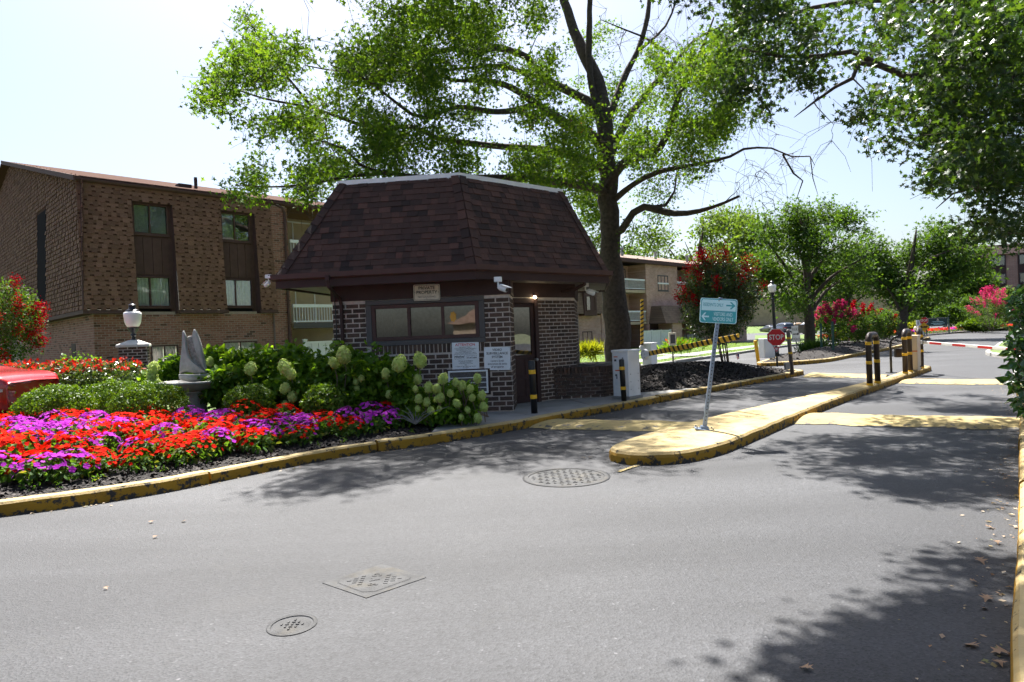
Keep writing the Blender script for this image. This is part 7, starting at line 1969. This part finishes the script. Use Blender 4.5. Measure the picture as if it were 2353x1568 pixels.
myrtle('crepe myrtle with crimson flowers on the mulch mound by the gate lane', mb, mc, (1.12, 1.0, 1.28), 520, 46, 'petal_crepe', lsz=.09, per=40, cr=.21, fs=.05, fp_=66, fr=.125, top_only=.3, lm='leaf_pho')
lb_ = A(10, 860, 15.5); lc = A(0, 745, 15.5)
myrtle('crepe myrtle with crimson flowers at the left edge beside the hedge', (lb_.x, lb_.y, .2), lc, (.76, .78, 1.05), 260, 48, 'petal_crepe', seed=9, lsz=.065, per=34, cr=.17, fs=.04, fp_=60, fr=.1, top_only=-.4, lm='leaf_far')
for k, (lab, px, py, cx, cy, rx, rz, fm, nf, top) in enumerate((
    ('rose pink crepe myrtle just right of the near street tree', 1925, 797, 1916, 745, 44, 44, 'petal_magenta', 46, .25),
    ('young crepe myrtle with bronze leaves behind the single hoop bollard', 1962, 794, 1968, 745, 32, 42, 'petal_crepe', 10, .5),
    ('slim young crepe myrtle near the middle of the tree row', 2000, 790, 2005, 747, 27, 38, 'petal_crepe', 6, .5),
    ('slim crepe myrtle beside the far street tree trunk', 2035, 785, 2034, 745, 22, 32, 'petal_crepe', 4, .5),
    ('rose pink crepe myrtle at the right behind the far hedge', 2280, 761, 2275, 715, 44, 44, 'petal_magenta', 46, .2))):
    b0 = G(px, py, .2); s = b0.y / FOC; c0 = A(cx, cy, b0.y)
    myrtle(lab, b0, c0, (rx * s, rx * s, rz * s), 190, nf, fm, 'crepe myrtles beyond the gate', seed=40 + k, lsz=.11 if b0.y < 60 else .17, per=20, cr=.3 * s * 30, fs=.1, fp_=36, fr=7 * s * .5, top_only=top, lm='leaf_far')

# ---- hedge and shrubs in the garden
def hedge(name, label, a, c, width, z0, z1, n, leaf, size, lm, rng_, tips=None, lump=.12, cat='hedge'):
    a, c = Vector((a[0], a[1], 0)), Vector((c[0], c[1], 0)); d = c - a; L = d.length; d.normalize(); nn = Vector((-d.y, d.x, 0))
    t = thing(name, label, cat, (a.x + d.x * L / 2, a.y + d.y * L / 2, z0))
    P = []; tipP = []
    u = rng_.uniform(0, L, n * 3); w = rng_.uniform(-1, 1, n * 3); h = rng_.uniform(0, 1, n * 3)
    for i in range(n * 3):
        bul = mnoise.noise(Vector((u[i] * 2.2, w[i], h[i] * 2))) * lump
        ends = min(1, min(u[i], L - u[i]) / .5)
        rad = max(abs(w[i]) ** 2.2, (h[i]) ** 3)
        hh = z0 + (z1 - z0) * h[i] * (.75 + .25 * ends ** .5) * (1 + bul) * (1 - .12 * abs(w[i]) ** 3)
        if rng_.random() > .25 + .75 * rad: continue
        p = a + d * u[i] + nn * (w[i] * width / 2 * (.7 + .3 * ends)) + ZV * hh
        P.append(p)
        if len(P) >= n: break
    V, F = leaf_geo(np.array(P), size, leaf, rng_, up_bias=.6)
    np_mesh('foliage', V, F, lm, t, world=True)
    if tips:
        tm, nt, f = tips
        Q = np.array([p for p in P if p[2] > z0 + (z1 - z0) * f]); Q = Q[rng_.choice(len(Q), min(nt, len(Q)), replace=False)]
        V, F = leaf_geo(Q + np.array([0, 0, .05]), size * 1.15, leaf, rng_, up_bias=.2, droop=-1.2); np_mesh('new_growth', V, F, tm, t, world=True)
    b = MB()
    for k in range(int(L / .35)):
        q = a + d * (k * .35 + .15); b.tube([(q.x, q.y, z0 - .05), (q.x + .05, q.y, z0 + (z1 - z0) * .7)], [.02, .008], 5)
    b.build('stem', 'myrtle_bark', t, world=True)
    return t, np.array(P)
h0, h1 = A(-60, 860, 14.2), A(322, 860, 13.3)
hedge('photinia_hedge', 'glossy hedge with red new tips in front of the brick pier', h0, h1, 1.1, .25, 1.36, 13000, 'broad', .075, 'leaf_pho', rg, ('leaf_redtip', 800, .8))
h0, h1 = A(110, 830, 16.5), A(240, 825, 16.2)
hedge('leafy_shrub', 'light green shrub sprouting behind the red tipped hedge', h0, h1, .5, .3, 1.5, 900, 'broad', .1, 'leaf_hyd', rg, cat='shrub', lump=.3)
bw = 'clipped boxwood mounds'
def dome(lab, px, py, Y, rx, rz, n, size, k):
    """clipped evergreen: a tight skin of small leaves facing outward over an inner thicket"""
    r2 = np.random.default_rng(60 + k); c = A(px, py, Y)
    t = thing('boxwood', lab, 'shrub', (c.x, c.y, .2), group=bw)
    d = r2.normal(size=(n, 3)); d[:, 2] = np.where(d[:, 2] < -.35, -d[:, 2], d[:, 2]); d /= np.linalg.norm(d, axis=1)[:, None]
    lum = np.array([mnoise.noise(Vector(x * 3.1) + Vector((k * 3, 1, 2))) for x in d])
    rad = (1 + .17 * lum) * (1 - .28 * r2.random(n) ** 2.2) * np.where(r2.random(n) < .03, r2.uniform(1.04, 1.16, n), 1)
    P = np.array(c) + d * rad[:, None] * np.array([rx, rx * .9, rz]); keep = P[:, 2] > .16
    V, F = leaf_geo(P[keep], size, 'diamond', r2, updir=d[keep], up_bias=1.1, droop=-.4)
    np_mesh('foliage', V, F, 'leaf_box', t, world=True)
    b = MB()
    for q in range(7): e = P[r2.integers(n)]; b.tube([(c.x + r2.normal() * .05, c.y + r2.normal() * .05, .15), (e * .5 + np.array((c.x, c.y, .3)) * .5), e], [.02, .012, .004], 5)
    b.build('stem', 'myrtle_bark', t, world=True)
for k, (lab, px, py, Y, rx, rz, n, sz) in enumerate((
    ('clipped boxwood mound in front of the red car', 128, 940, 10.4, .58, .36, 9000, .04),
    ('clipped boxwood behind and between the two larger left mounds', 262, 930, 11.5, .6, .42, 8000, .042),
    ('clipped boxwood mound just left of the stone bowl', 345, 938, 10.5, .58, .40, 9000, .04),
    ('rounded boxwood under the hydrangea right of the bowl', 574, 932, 10.7, .4, .34, 5200, .04),
    ('loose green shrub in front of the hydrangea middle', 750, 940, 10.7, .38, .38, 3000, .06))): dome(lab, px, py, Y, rx, rz, n, sz, k)
# hydrangeas: leafy shrubs with separate flower heads
HH = []
def head_mesh(seed, m='petal_lime'):
    r2 = np.random.default_rng(seed); d = r2.normal(size=(480, 3)); d /= np.linalg.norm(d, axis=1)[:, None]
    P = d * np.array([.46, .46, .54]) * r2.uniform(.82, 1.12, (len(d), 1)) * (1 + .16 * np.array([mnoise.noise(Vector(x * 2.6 + seed)) for x in d]))[:, None]; P[:, 2] += np.where(P[:, 2] > 0, .12 * (1 - np.hypot(P[:, 0], P[:, 1]) * 1.6), 0)
    V = []; F = []
    T, f = LEAF['petal4']
    n = d + r2.normal(size=d.shape) * .25; n /= np.linalg.norm(n, axis=1)[:, None]
    a = np.cross(n, r2.normal(size=n.shape)); a /= np.linalg.norm(a, axis=1)[:, None]; bb = np.cross(n, a)
    s = r2.uniform(.12, .2, len(P))
    V = P[:, None] + s[:, None, None] * (T[None, :, 0:1] * a[:, None] + T[None, :, 1:2] * bb[:, None] + T[None, :, 2:3] * n[:, None])
    FF = np.array(f)[None] + (np.arange(len(P)) * 4)[:, None, None]
    V = V.reshape(-1, 3).tolist(); FF = FF.reshape(-1, 3).tolist(); k0 = len(V)
    for i in range(6):
        for j in range(10): V.append((.34 * math.sin(math.pi * (i + .5) / 6) * math.cos(j * .6283), .34 * math.sin(math.pi * (i + .5) / 6) * math.sin(j * .6283), .44 * math.cos(math.pi * (i + .5) / 6) + .02))
    for i in range(5):
        for j in range(10): a_, b_ = k0 + i * 10 + j, k0 + i * 10 + (j + 1) % 10; FF += [[a_, a_ + 10, b_ + 10], [a_, b_ + 10, b_]]
    me = bpy.data.meshes.new('flower_head'); me.from_pydata(V, [], FF); me.materials.append(MT[m]); me.update(); return me
HM = [head_mesh(i) for i in range(4)]
def hydrangea(label, boxes, n, heads, seed, Yf, leaf_s=.125):
    """boxes: lobes (centre, radii); heads: (px, py, diameter px)"""
    r2 = np.random.default_rng(seed); c0 = boxes[0][0]
    t = thing('hydrangea', label, 'shrub', (c0[0], c0[1], .2), group='lime flowered hydrangeas')
    P = []
    vol = np.array([np.prod(b_[1]) ** .67 for b_ in boxes]); vol = vol / vol.sum()
    for (c, r), v in zip(boxes, vol):
        lob = ball_clusters(c, np.array(r) * .75, 26, r2, .7)
        for q in lob: P.append(ball_clusters(q, np.array(r) * r2.uniform(.26, .42) * np.array([1, 1, .9]), int(n * v / 26) + 1, r2, .3))
    P = np.vstack(P); P = P[P[:, 2] > .22]
    V, F = leaf_geo(P, leaf_s, 'broad', r2, up_bias=.75, droop=.5); np_mesh('foliage', V, F, 'leaf_hyd', t, world=True)
    b = MB(); im = MW[t.name].inverted()
    for px, py, dia, *rest in heads:
        Y = rest[0] if rest else Yf; c = A(px, py, Y); d = dia * .88 * Y / FOC
        o = bpy.data.objects.new('flower_head', HM[r2.integers(4)])
        o.location = im @ c; o.scale = (d, d, d * 1.02); o.rotation_euler = (r2.normal(0, .25), r2.normal(0, .25), r2.uniform(0, 6)); COL.objects.link(o); o.parent = t
        b.tube([c - Vector((0, 0, d * .3)), c + Vector((r2.normal() * .06, .12, -.25)), Vector((c.x + r2.normal() * .1, c.y + .35, .25))], [.006, .008, .012], 5)
    b.build('stem', 'green_post' if False else 'myrtle_bark', t, world=True)
def bx(px, py, Y, rx, ry, rz): c = A(px, py, Y); return ((c.x, c.y, c.z), (rx, ry, rz))
hydrangea('tall lime flowered hydrangea in front of the guard house window', [bx(560, 855, 11.9, .62, .55, .52), bx(660, 858, 11.8, .62, .55, .58), bx(760, 860, 11.6, .64, .55, .6), bx(850, 868, 11.45, .6, .5, .58), bx(910, 890, 11.3, .42, .4, .5), bx(700, 905, 11.3, .7, .4, .4), bx(850, 920, 11.1, .6, .35, .35), bx(515, 895, 12.0, .45, .45, .45), bx(600, 910, 11.4, .6, .4, .38)], 15000,
          [(576, 848, 30), (654, 845, 34), (668, 860, 27), (790, 818, 38), (768, 835, 26), (655, 894, 26), (672, 914, 26), (655, 932, 20), (886, 860, 24), (818, 878, 15), (830, 872, 17), (965, 830, 34), (918, 838, 38), (820, 893, 15), (893, 907, 18), (960, 873, 22), (640, 940, 14), (815, 910, 17)], 31, 10.95)
hydrangea('low lime flowered hydrangea at the corner of the guard house', [bx(985, 930, 11.0, .4, .35, .36), bx(1060, 925, 10.9, .42, .35, .38), bx(1030, 965, 10.6, .5, .3, .25), bx(940, 945, 10.9, .35, .3, .3)], 4200,
          [(1018, 872, 26), (1048, 880, 19), (1062, 887, 22), (1080, 895, 20), (1097, 871, 22), (1107, 910, 22), (1112, 936, 22), (1098, 962, 22), (985, 892, 24), (1003, 895, 24), (962, 918, 21), (980, 925, 20), (960, 940, 15), (1012, 915, 22), (1035, 905, 18), (990, 945, 19), (1050, 928, 21), (1075, 943, 15), (1060, 960, 15), (1010, 940, 13), (955, 895, 15), (1085, 915, 18), (1003, 918, 15)], 32, 10.5, .105)
hydrangea('hydrangea with large pale heads between the pier and the stone bowl', [bx(400, 860, 13.0, .35, .35, .42), bx(370, 880, 12.9, .4, .3, .35), bx(490, 850, 12.9, .45, .4, .5)], 2600,
          [(352, 848, 28, 12.5), (350, 866, 30, 12.5), (345, 885, 26, 12.4), (362, 882, 20, 12.4), (378, 888, 22, 12.4), (482, 832, 20, 12.3)], 33, 12.4)
# dry twigs at the foot of the low hydrangea
t = thing('dead_twigs', 'bare grey twigs at the foot of the low hydrangea', 'twigs', tuple(A(960, 985, 10.6)))
b = MB(); c = A(955, 975, 10.5)
for k in range(16): e = c + Vector((rg.normal() * .25, rg.normal() * .12, .12 + abs(rg.normal()) * .12)); b.tube([c, c.lerp(e, .5) + Vector((0, 0, .05)), e], [.008, .005, .002], 4)
b.build('twig_bundle', 'concrete', t, world=True)

# ---- impatiens
def plant_mesh(seed, pm_):
    r2 = np.random.default_rng(seed)
    d = r2.normal(size=(150, 3)); d[:, 2] = abs(d[:, 2]); d /= np.linalg.norm(d, axis=1)[:, None]
    P = d * np.array([.25, .25, .2]) * r2.uniform(.55, 1, (150, 1)) + np.array([0, 0, .05])
    V, F = leaf_geo(P, .085, 'broad', r2, up_bias=.8, droop=.6)
    a = bpy.data.meshes.new('foliage'); a.from_pydata(V.tolist(), [], F.tolist()); a.materials.append(MT['leaf_imp']); a.update()
    N = 46; d = r2.normal(size=(N, 3)); d[:, 2] = abs(d[:, 2]) + .35; d /= np.linalg.norm(d, axis=1)[:, None]
    P = d * np.array([.27, .27, .25]) + np.array([0, 0, .07])
    V, F = [], []
    n = d + np.array([0, -.25, .5]) + r2.normal(size=d.shape) * .25; n /= np.linalg.norm(n, axis=1)[:, None]
    T, f = LEAF['flower']; q = np.cross(n, r2.normal(size=n.shape)); q /= np.linalg.norm(q, axis=1)[:, None]; w = np.cross(n, q); s = r2.uniform(.05, .085, N)
    V = P[:, None] + s[:, None, None] * (T[None, :, 0:1] * q[:, None] + T[None, :, 1:2] * w[:, None] + T[None, :, 2:3] * n[:, None])
    k = len(T); FF = np.array(f)[None] + (np.arange(N) * k)[:, None, None]
    m_ = bpy.data.meshes.new('blossom'); m_.from_pydata(V.reshape(-1, 3).tolist(), [], FF.reshape(-1, 3).tolist()); m_.materials.append(MT[pm_]); m_.update()
    return a, m_
RED = [plant_mesh(100 + i, 'petal_red') for i in range(4)]; PNK = [plant_mesh(200 + i, 'petal_pink') for i in range(4)]
FZ = [(-30, 948), (120, 955), (430, 952), (560, 950), (700, 946), (760, 962), (840, 950), (893, 940), (897, 965), (820, 985), (740, 1005), (640, 1010), (540, 1025), (430, 1038), (330, 1050), (230, 1075), (150, 1085), (60, 1078), (-30, 1085)]
PINKS = [(130, 985, 42), (60, 990, 24), (90, 1052, 28), (185, 1050, 28), (230, 962, 34), (265, 982, 30), (330, 998, 20), (460, 950, 28), (520, 955, 32), (570, 962, 32), (620, 985, 28), (470, 990, 16), (500, 1012, 28), (690, 957, 30), (720, 980, 28), (765, 972, 22), (870, 950, 28), (0, 1060, 22), (640, 960, 22)]
flo = []; FXY = np.zeros((2000, 2))
PALL = np.c_[rg.uniform(-7.9, -1.4, 24000), rg.uniform(7.2, 12.0, 24000)]; PALL = PALL[seg_dist(PALL, LK + LK[::-1]) > .72]
ZALL = BED1.z(PALL); QALL = [proj((p[0], p[1], z + .2)) for p, z in zip(PALL, ZALL)]; KEEP = inside(np.array(QALL), FZ)
for k in range(len(PALL)):
    if not KEEP[k]: continue
    P = PALL[k]; z = ZALL[k]; q = QALL[k]
    if flo and ((FXY[:len(flo)] - P) ** 2).sum(1).min() < .27 ** 2: continue
    FXY[len(flo)] = P
    flo.append((P[0], P[1], z, q))
ORD = ['leftmost', 'second from the left', 'third from the left', 'fourth from the left', 'fifth from the left', 'sixth from the left', 'seventh from the left', 'eighth from the left', 'ninth from the left', 'tenth from the left', 'eleventh from the left', 'twelfth from the left'] + [f'{w} from the left' for w in ('thirteenth', 'fourteenth', 'fifteenth', 'sixteenth', 'seventeenth', 'eighteenth', 'nineteenth', 'twentieth', 'twenty first', 'twenty second', 'twenty third', 'twenty fourth', 'twenty fifth', 'twenty sixth', 'twenty seventh', 'twenty eighth', 'twenty ninth', 'thirtieth', 'thirty first', 'thirty second', 'thirty third', 'thirty fourth', 'thirty fifth', 'thirty sixth', 'thirty seventh', 'thirty eighth', 'thirty ninth', 'fortieth', 'forty first', 'forty second', 'forty third', 'forty fourth', 'forty fifth')]
CNT = {}
def ordinal(key):
    CNT[key] = CNT.get(key, -1) + 1; return ORD[min(CNT[key], len(ORD) - 1)]
flo.sort(key=lambda f: f[3][0])
for x, y, z, q in flo:
    pk = any((q[0] - a) ** 2 + ((q[1] - 12 - c) * 1.6) ** 2 < (r * 1.05) ** 2 for a, c, r in PINKS)
    if rg.random() < (.15 if pk else .08): pk = not pk
    A_, B_ = (PNK if pk else RED)[rg.integers(4)]
    edge = seg_dist(np.array([[x, y]]), LK + LK[::-1])[0]
    row = 'in the front row by the kerb' if edge < 1.15 else ('in the middle of the bed' if edge < 2.3 else 'at the back of the bed')
    t = thing('impatiens_plant', f"{'purple pink' if pk else 'bright red'} impatiens plant {row}, {ordinal((pk, row))}", 'flower plant', (x, y, z), rg.uniform(0, 6.28), f"{'purple' if pk else 'red'} impatiens {row}")
    s = rg.uniform(.78, 1.15); t.scale = (s, s, s * rg.uniform(.9, 1.2))
    for nm, me in (('foliage', A_), ('blossom', B_)):
        o = bpy.data.objects.new(nm, me); COL.objects.link(o); o.parent = t
        if nm == 'blossom': o['kind'] = 'stuff'

# ---- laurel at the right edge
lt = thing('laurel_shrub', 'laurel shrub with large glossy leaves at the right edge beside the kerb', 'shrub', (8.25, 8.9, .1))
LP = [(2335, 665), (2353, 655), (2440, 650), (2440, 1000), (2350, 960), (2332, 915), (2322, 860), (2318, 800), (2328, 740), (2325, 700)]
P = poly_clusters(LP, 1150, 8.2, 9.8, np.random.default_rng(77))
T, f = LEAF['broad']; LV = []
for i in range(4):
    me = bpy.data.meshes.new('leaf'); tt = T.copy(); tt[:, 1] *= .8 + .1 * i; tt[:, 2] *= 1 + .3 * i; me.from_pydata(tt.tolist(), [], f); me.materials.append(MT['leaf_laurel']); me.update(); LV.append(me)
im = MW[lt.name].inverted(); r2 = np.random.default_rng(78); b = MB(); LB = MB()
order = sorted(range(len(P)), key=lambda i: (P[i][1] + (0 if proj(P[i])[0] < IW + 15 else 50)))
for n_, i in enumerate(order):
    p = Vector(P[i]); out = Vector((-.6, -.7, .1)) + Vector(r2.normal(size=3)) * .55; out.z -= .25; out.normalize()
    up = (Vector((0, -.35, 1)) + Vector(r2.normal(size=3)) * .4); up = (up - out * up.dot(out)).normalized(); s = r2.uniform(.12, .21)
    sd_ = up.cross(out); M = pm(p, out * s, sd_ * s, up * s)
    if n_ < 300:
        o = bpy.data.objects.new('leaf', LV[r2.integers(4)]); o.matrix_local = im @ M; COL.objects.link(o); o.parent = lt
    else:
        k = len(LB.v); LB.v += [tuple(M @ Vector(v)) for v in T]; LB.f += [tuple(k + j for j in q) for q in f]; LB.t += [0] * len(f); LB.m += [0] * len(f)
    if n_ % 5 == 0: b.tube([p, p + Vector((.25, .1, -.3)), Vector((8.4, 9.0, max(.3, p.z - .9)))], [.004, .008, .014], 4)
LB.build('leaf_mass', 'leaf_laurel', lt, world=True)['kind'] = 'stuff'
b.build('branch_work', 'myrtle_bark', lt, world=True)

# ---- far shrubs, hedge and flower ribbon
fs_ = 'shrubs around the road bend'
for k, (lab, px, py, Y, rx, rz, lm, n) in enumerate((
    ('clipped green hedge right of the estate sign', 2250, 746, 62, 46, 14, 'leaf_box', 2600), ('round golden shrub left of the far street tree trunk', 2050, 757, 58, 18, 14, 'leaf_yellow', 900), ('golden shrub right of the far street tree trunk', 2100, 754, 60, 18, 14, 'leaf_yellow', 900),
    ('golden shrub under the young crepe myrtles', 1990, 765, 52, 22, 10, 'leaf_yellow', 900), ('golden shrub at the left end of the far bed', 1945, 768, 50, 18, 10, 'leaf_yellow', 700), ('dark rounded shrub behind the estate sign', 2180, 725, 72, 36, 24, 'leaf_far', 1500),
    ('tall green shrub behind the clipped hedge', 2225, 712, 75, 38, 30, 'leaf_far', 1700), ('green shrub left of the small white notice', 2085, 735, 74, 34, 22, 'leaf_pale', 1300), ('wide dark shrub mass behind the young crepe myrtles', 2010, 738, 76, 60, 24, 'leaf_far', 2200), ('dark shrub behind the pink crepe myrtle', 1925, 742, 78, 40, 20, 'leaf_far', 1500), ('tall pale shrub at the right behind the laurel', 2310, 700, 66, 36, 36, 'leaf_pale', 1800))):
    c = A(px, py, Y); s = Y / FOC
    shrub('far_shrub', lab, 'shrub', tuple(c), (rx * s * 1.1, rx * s * .8, rz * s * 1.15), n * 2, 'diamond', .24, lm, np.random.default_rng(300 + k), fs_, zmin=.1)
for k in range(34):
    tt_ = k / 33 * (len(fbp) - 1.2) + .05; i = int(tt_); p = fbp[i].lerp(fbp[i + 1], tt_ - i); q = p * 1.02
    pos = (q.x, q.y, .18); col = ('RED', 'ORANGE', 'RED', 'ORANGE', 'PINK', 'RED', 'ORANGE')[k % 7]
    r2 = np.random.default_rng(500 + k)
    t = thing('border_flowers', {'RED': 'red', 'ORANGE': 'coral orange', 'PINK': 'purple'}[col] + ' flower clump in the ribbon along the far kerb, ' + ordinal(col), 'flower plant', pos, 0, {'RED': 'red', 'ORANGE': 'coral', 'PINK': 'purple'}[col] + ' clumps of the far flower ribbon')
    w = p.y * .012 + .25
    Pn = r2.uniform((-w, -w * .5, .02), (w, w * .5, .3), (90, 3)); V, F = leaf_geo(Pn, .12, 'diamond', r2); np_mesh('foliage', V, F, 'leaf_imp', t)
    Pn = r2.uniform((-w, -w * .5, .22), (w, w * .5, .42), (90, 3)); V, F = leaf_geo(Pn, .14, 'petal4', r2); np_mesh('blossom', V, F, {'RED': 'petal_red', 'ORANGE': 'petal_orange', 'PINK': 'petal_pink'}[col], t)
# day lilies and low shrubs by the far apartments, ferny clump at the street tree
for k, (lab, px, py, Y, rx, rz, lm, n, lf, sz) in enumerate((
    ('tall grassy day lilies by the white fence of the far apartments', 1560, 800, 34, 30, 13, 'leaf_hyd', 900, 'blade', .5), ('grassy day lilies between the guard house and the oak trunk', 1355, 810, 24, 26, 14, 'leaf_yellow', 700, 'blade', .45), ('clipped green shrub by the far apartment steps', 1597, 783, 40, 13, 9, 'leaf_box', 700, 'diamond', .1), ('ferny green clump at the foot of the near street tree', 1872, 803, 33, 32, 12, 'leaf_far', 900, 'blade', .5))):
    c = A(px, py, Y); s = Y / FOC
    r2 = np.random.default_rng(600 + k)
    t = thing('grassy_clump' if lf == 'blade' else 'small_shrub', lab, 'plant', (c.x, c.y, c.z - rz * s))
    Pn = np.array(c) + r2.normal(size=(n, 3)) * np.array([rx, rx * .6, rz * .5]) * s * .5
    V, F = leaf_geo(Pn, sz, lf, r2, up_bias=0 if lf == 'blade' else .5, droop=-1.3 if lf == 'blade' else .2); np_mesh('foliage', V, F, lm, t, world=True)
    if k == 0:
        Pn = np.array(c) + np.array([0, 0, rz * s]) + r2.normal(size=(60, 3)) * np.array([rx, rx * .6, rz * .3]) * s * .5
        V, F = leaf_geo(Pn, .12, 'petal4', r2); np_mesh('blossom', V, F, 'petal_orange', t, world=True)
# weeds in the front mulch
WEEDS = []
for k in range(14):
    u = rg.uniform(0, 1); i = 2 + int(u * 6); p = Vector(LK[i] + (0,)).lerp(Vector(LK[i + 1] + (0,)), rg.random()); x, y = p.x - rg.uniform(.3, .55), p.y + rg.uniform(.25, .4)
    if seg_dist(np.array([[x, y]]), LK + LK[::-1])[0] > .22: WEEDS.append((x, y))
WEEDX = [w[0] for w in WEEDS]
for x, y in WEEDS:
    t = thing('weed_seedling', 'tiny green weed seedling in the mulch near the front kerb, ' + ORD[len([1 for w in WEEDX if w < x])], 'plant', (x, y, float(BED1.z(np.array([[x, y]]))[0])), group='weed seedlings in the front mulch')
    Pn = rg.normal(size=(9, 3)) * .02 + np.array([0, 0, .04]); V, F = leaf_geo(Pn, .045, 'broad', rg); np_mesh('foliage', V, F, 'leaf_imp', t)
# fallen leaves and scraps on the road
me_l = []
for i in range(3):
    T, f = LEAF['oak']; tt = T.copy(); tt[:, 2] += .12 * np.sin(T[:, 0] * 3 + i) + .05 * abs(T[:, 1]) * (i + 1); m_ = bpy.data.meshes.new('blade'); m_.from_pydata(tt.tolist(), [], f); m_.materials.append(MT['litter']); m_.update(); me_l.append(m_)
for px, py, s in sorted(((2262, 1210, .13), (2290, 1243, .1), (2245, 1283, .16), (2225, 1335, .1), (2270, 1370, .14), (2290, 1365, .1), (2260, 1400, .1), (2250, 1490, .16), (2275, 1500, .17), (2290, 1515, .12), (1870, 1542, .13), (2320, 1100, .12), (2300, 1090, .1), (345, 1201, .07), (428, 1197, .07), (352, 1236, .07), (240, 1350, .05), (1335, 1052, .09), (1352, 1052, .08), (2318, 1160, .1)), key=lambda a: -a[1]):
    p = G(px, py, .008)
    s = s * (.6 if px > 1600 else .85)
    side = 'near the right kerb' if px > 1600 else ('at the island nose' if px > 1000 else 'on the left road surface')
    t = thing('fallen_leaf', f'dry curled leaf on the asphalt {side}, ' + ordinal(side).replace('leftmost', 'nearest').replace('from the left', 'nearest'), 'leaf', (p.x, p.y, .008), rg.uniform(0, 6.28), f'fallen leaves {side}')
    o = bpy.data.objects.new('blade', me_l[rg.integers(3)]); o.scale = (s, s, s); COL.objects.link(o); o.parent = t

# crumbs of leaf, twig and grit swept against the kerbs
RK = [(16.5, 20.8), (12.5, 16.2), (9.3, 12.1), (7.34, 9.48), (5.63, 7.31), (3.83, 5.01), (2.66, 3.53), (2.11, 2.83), (1.2, 1.6)]
def litter_line(name, label, path, n, w, sgn, m):
    P = catmull(path, .1); Q = []
    for k in range(n):
        i = rg.integers(0, len(P) - 1); t = (P[i + 1] - P[i]).normalized(); nn = Vector((t.y, -t.x, 0)) * sgn
        q = P[i].lerp(P[i + 1], rg.random()) + nn * abs(rg.normal()) * w; Q.append((q.x, q.y, .004))
    V, F = leaf_geo(np.array(Q), rg.uniform(.012, .05, n), 'diamond', rg, up_bias=3.5, droop=0); V[:, 2] = np.maximum(V[:, 2], .001)
    tag(np_mesh(name, V, F, m), label, 'litter', kind='stuff')
litter_line('leaf_litter', 'crumbs of dry leaf along the right kerb', RK, 520, .16, 1, 'litter')
litter_line('leaf_litter', 'crumbs of dry leaf along the flower bed kerb', LK, 420, .1, 1, 'litter')
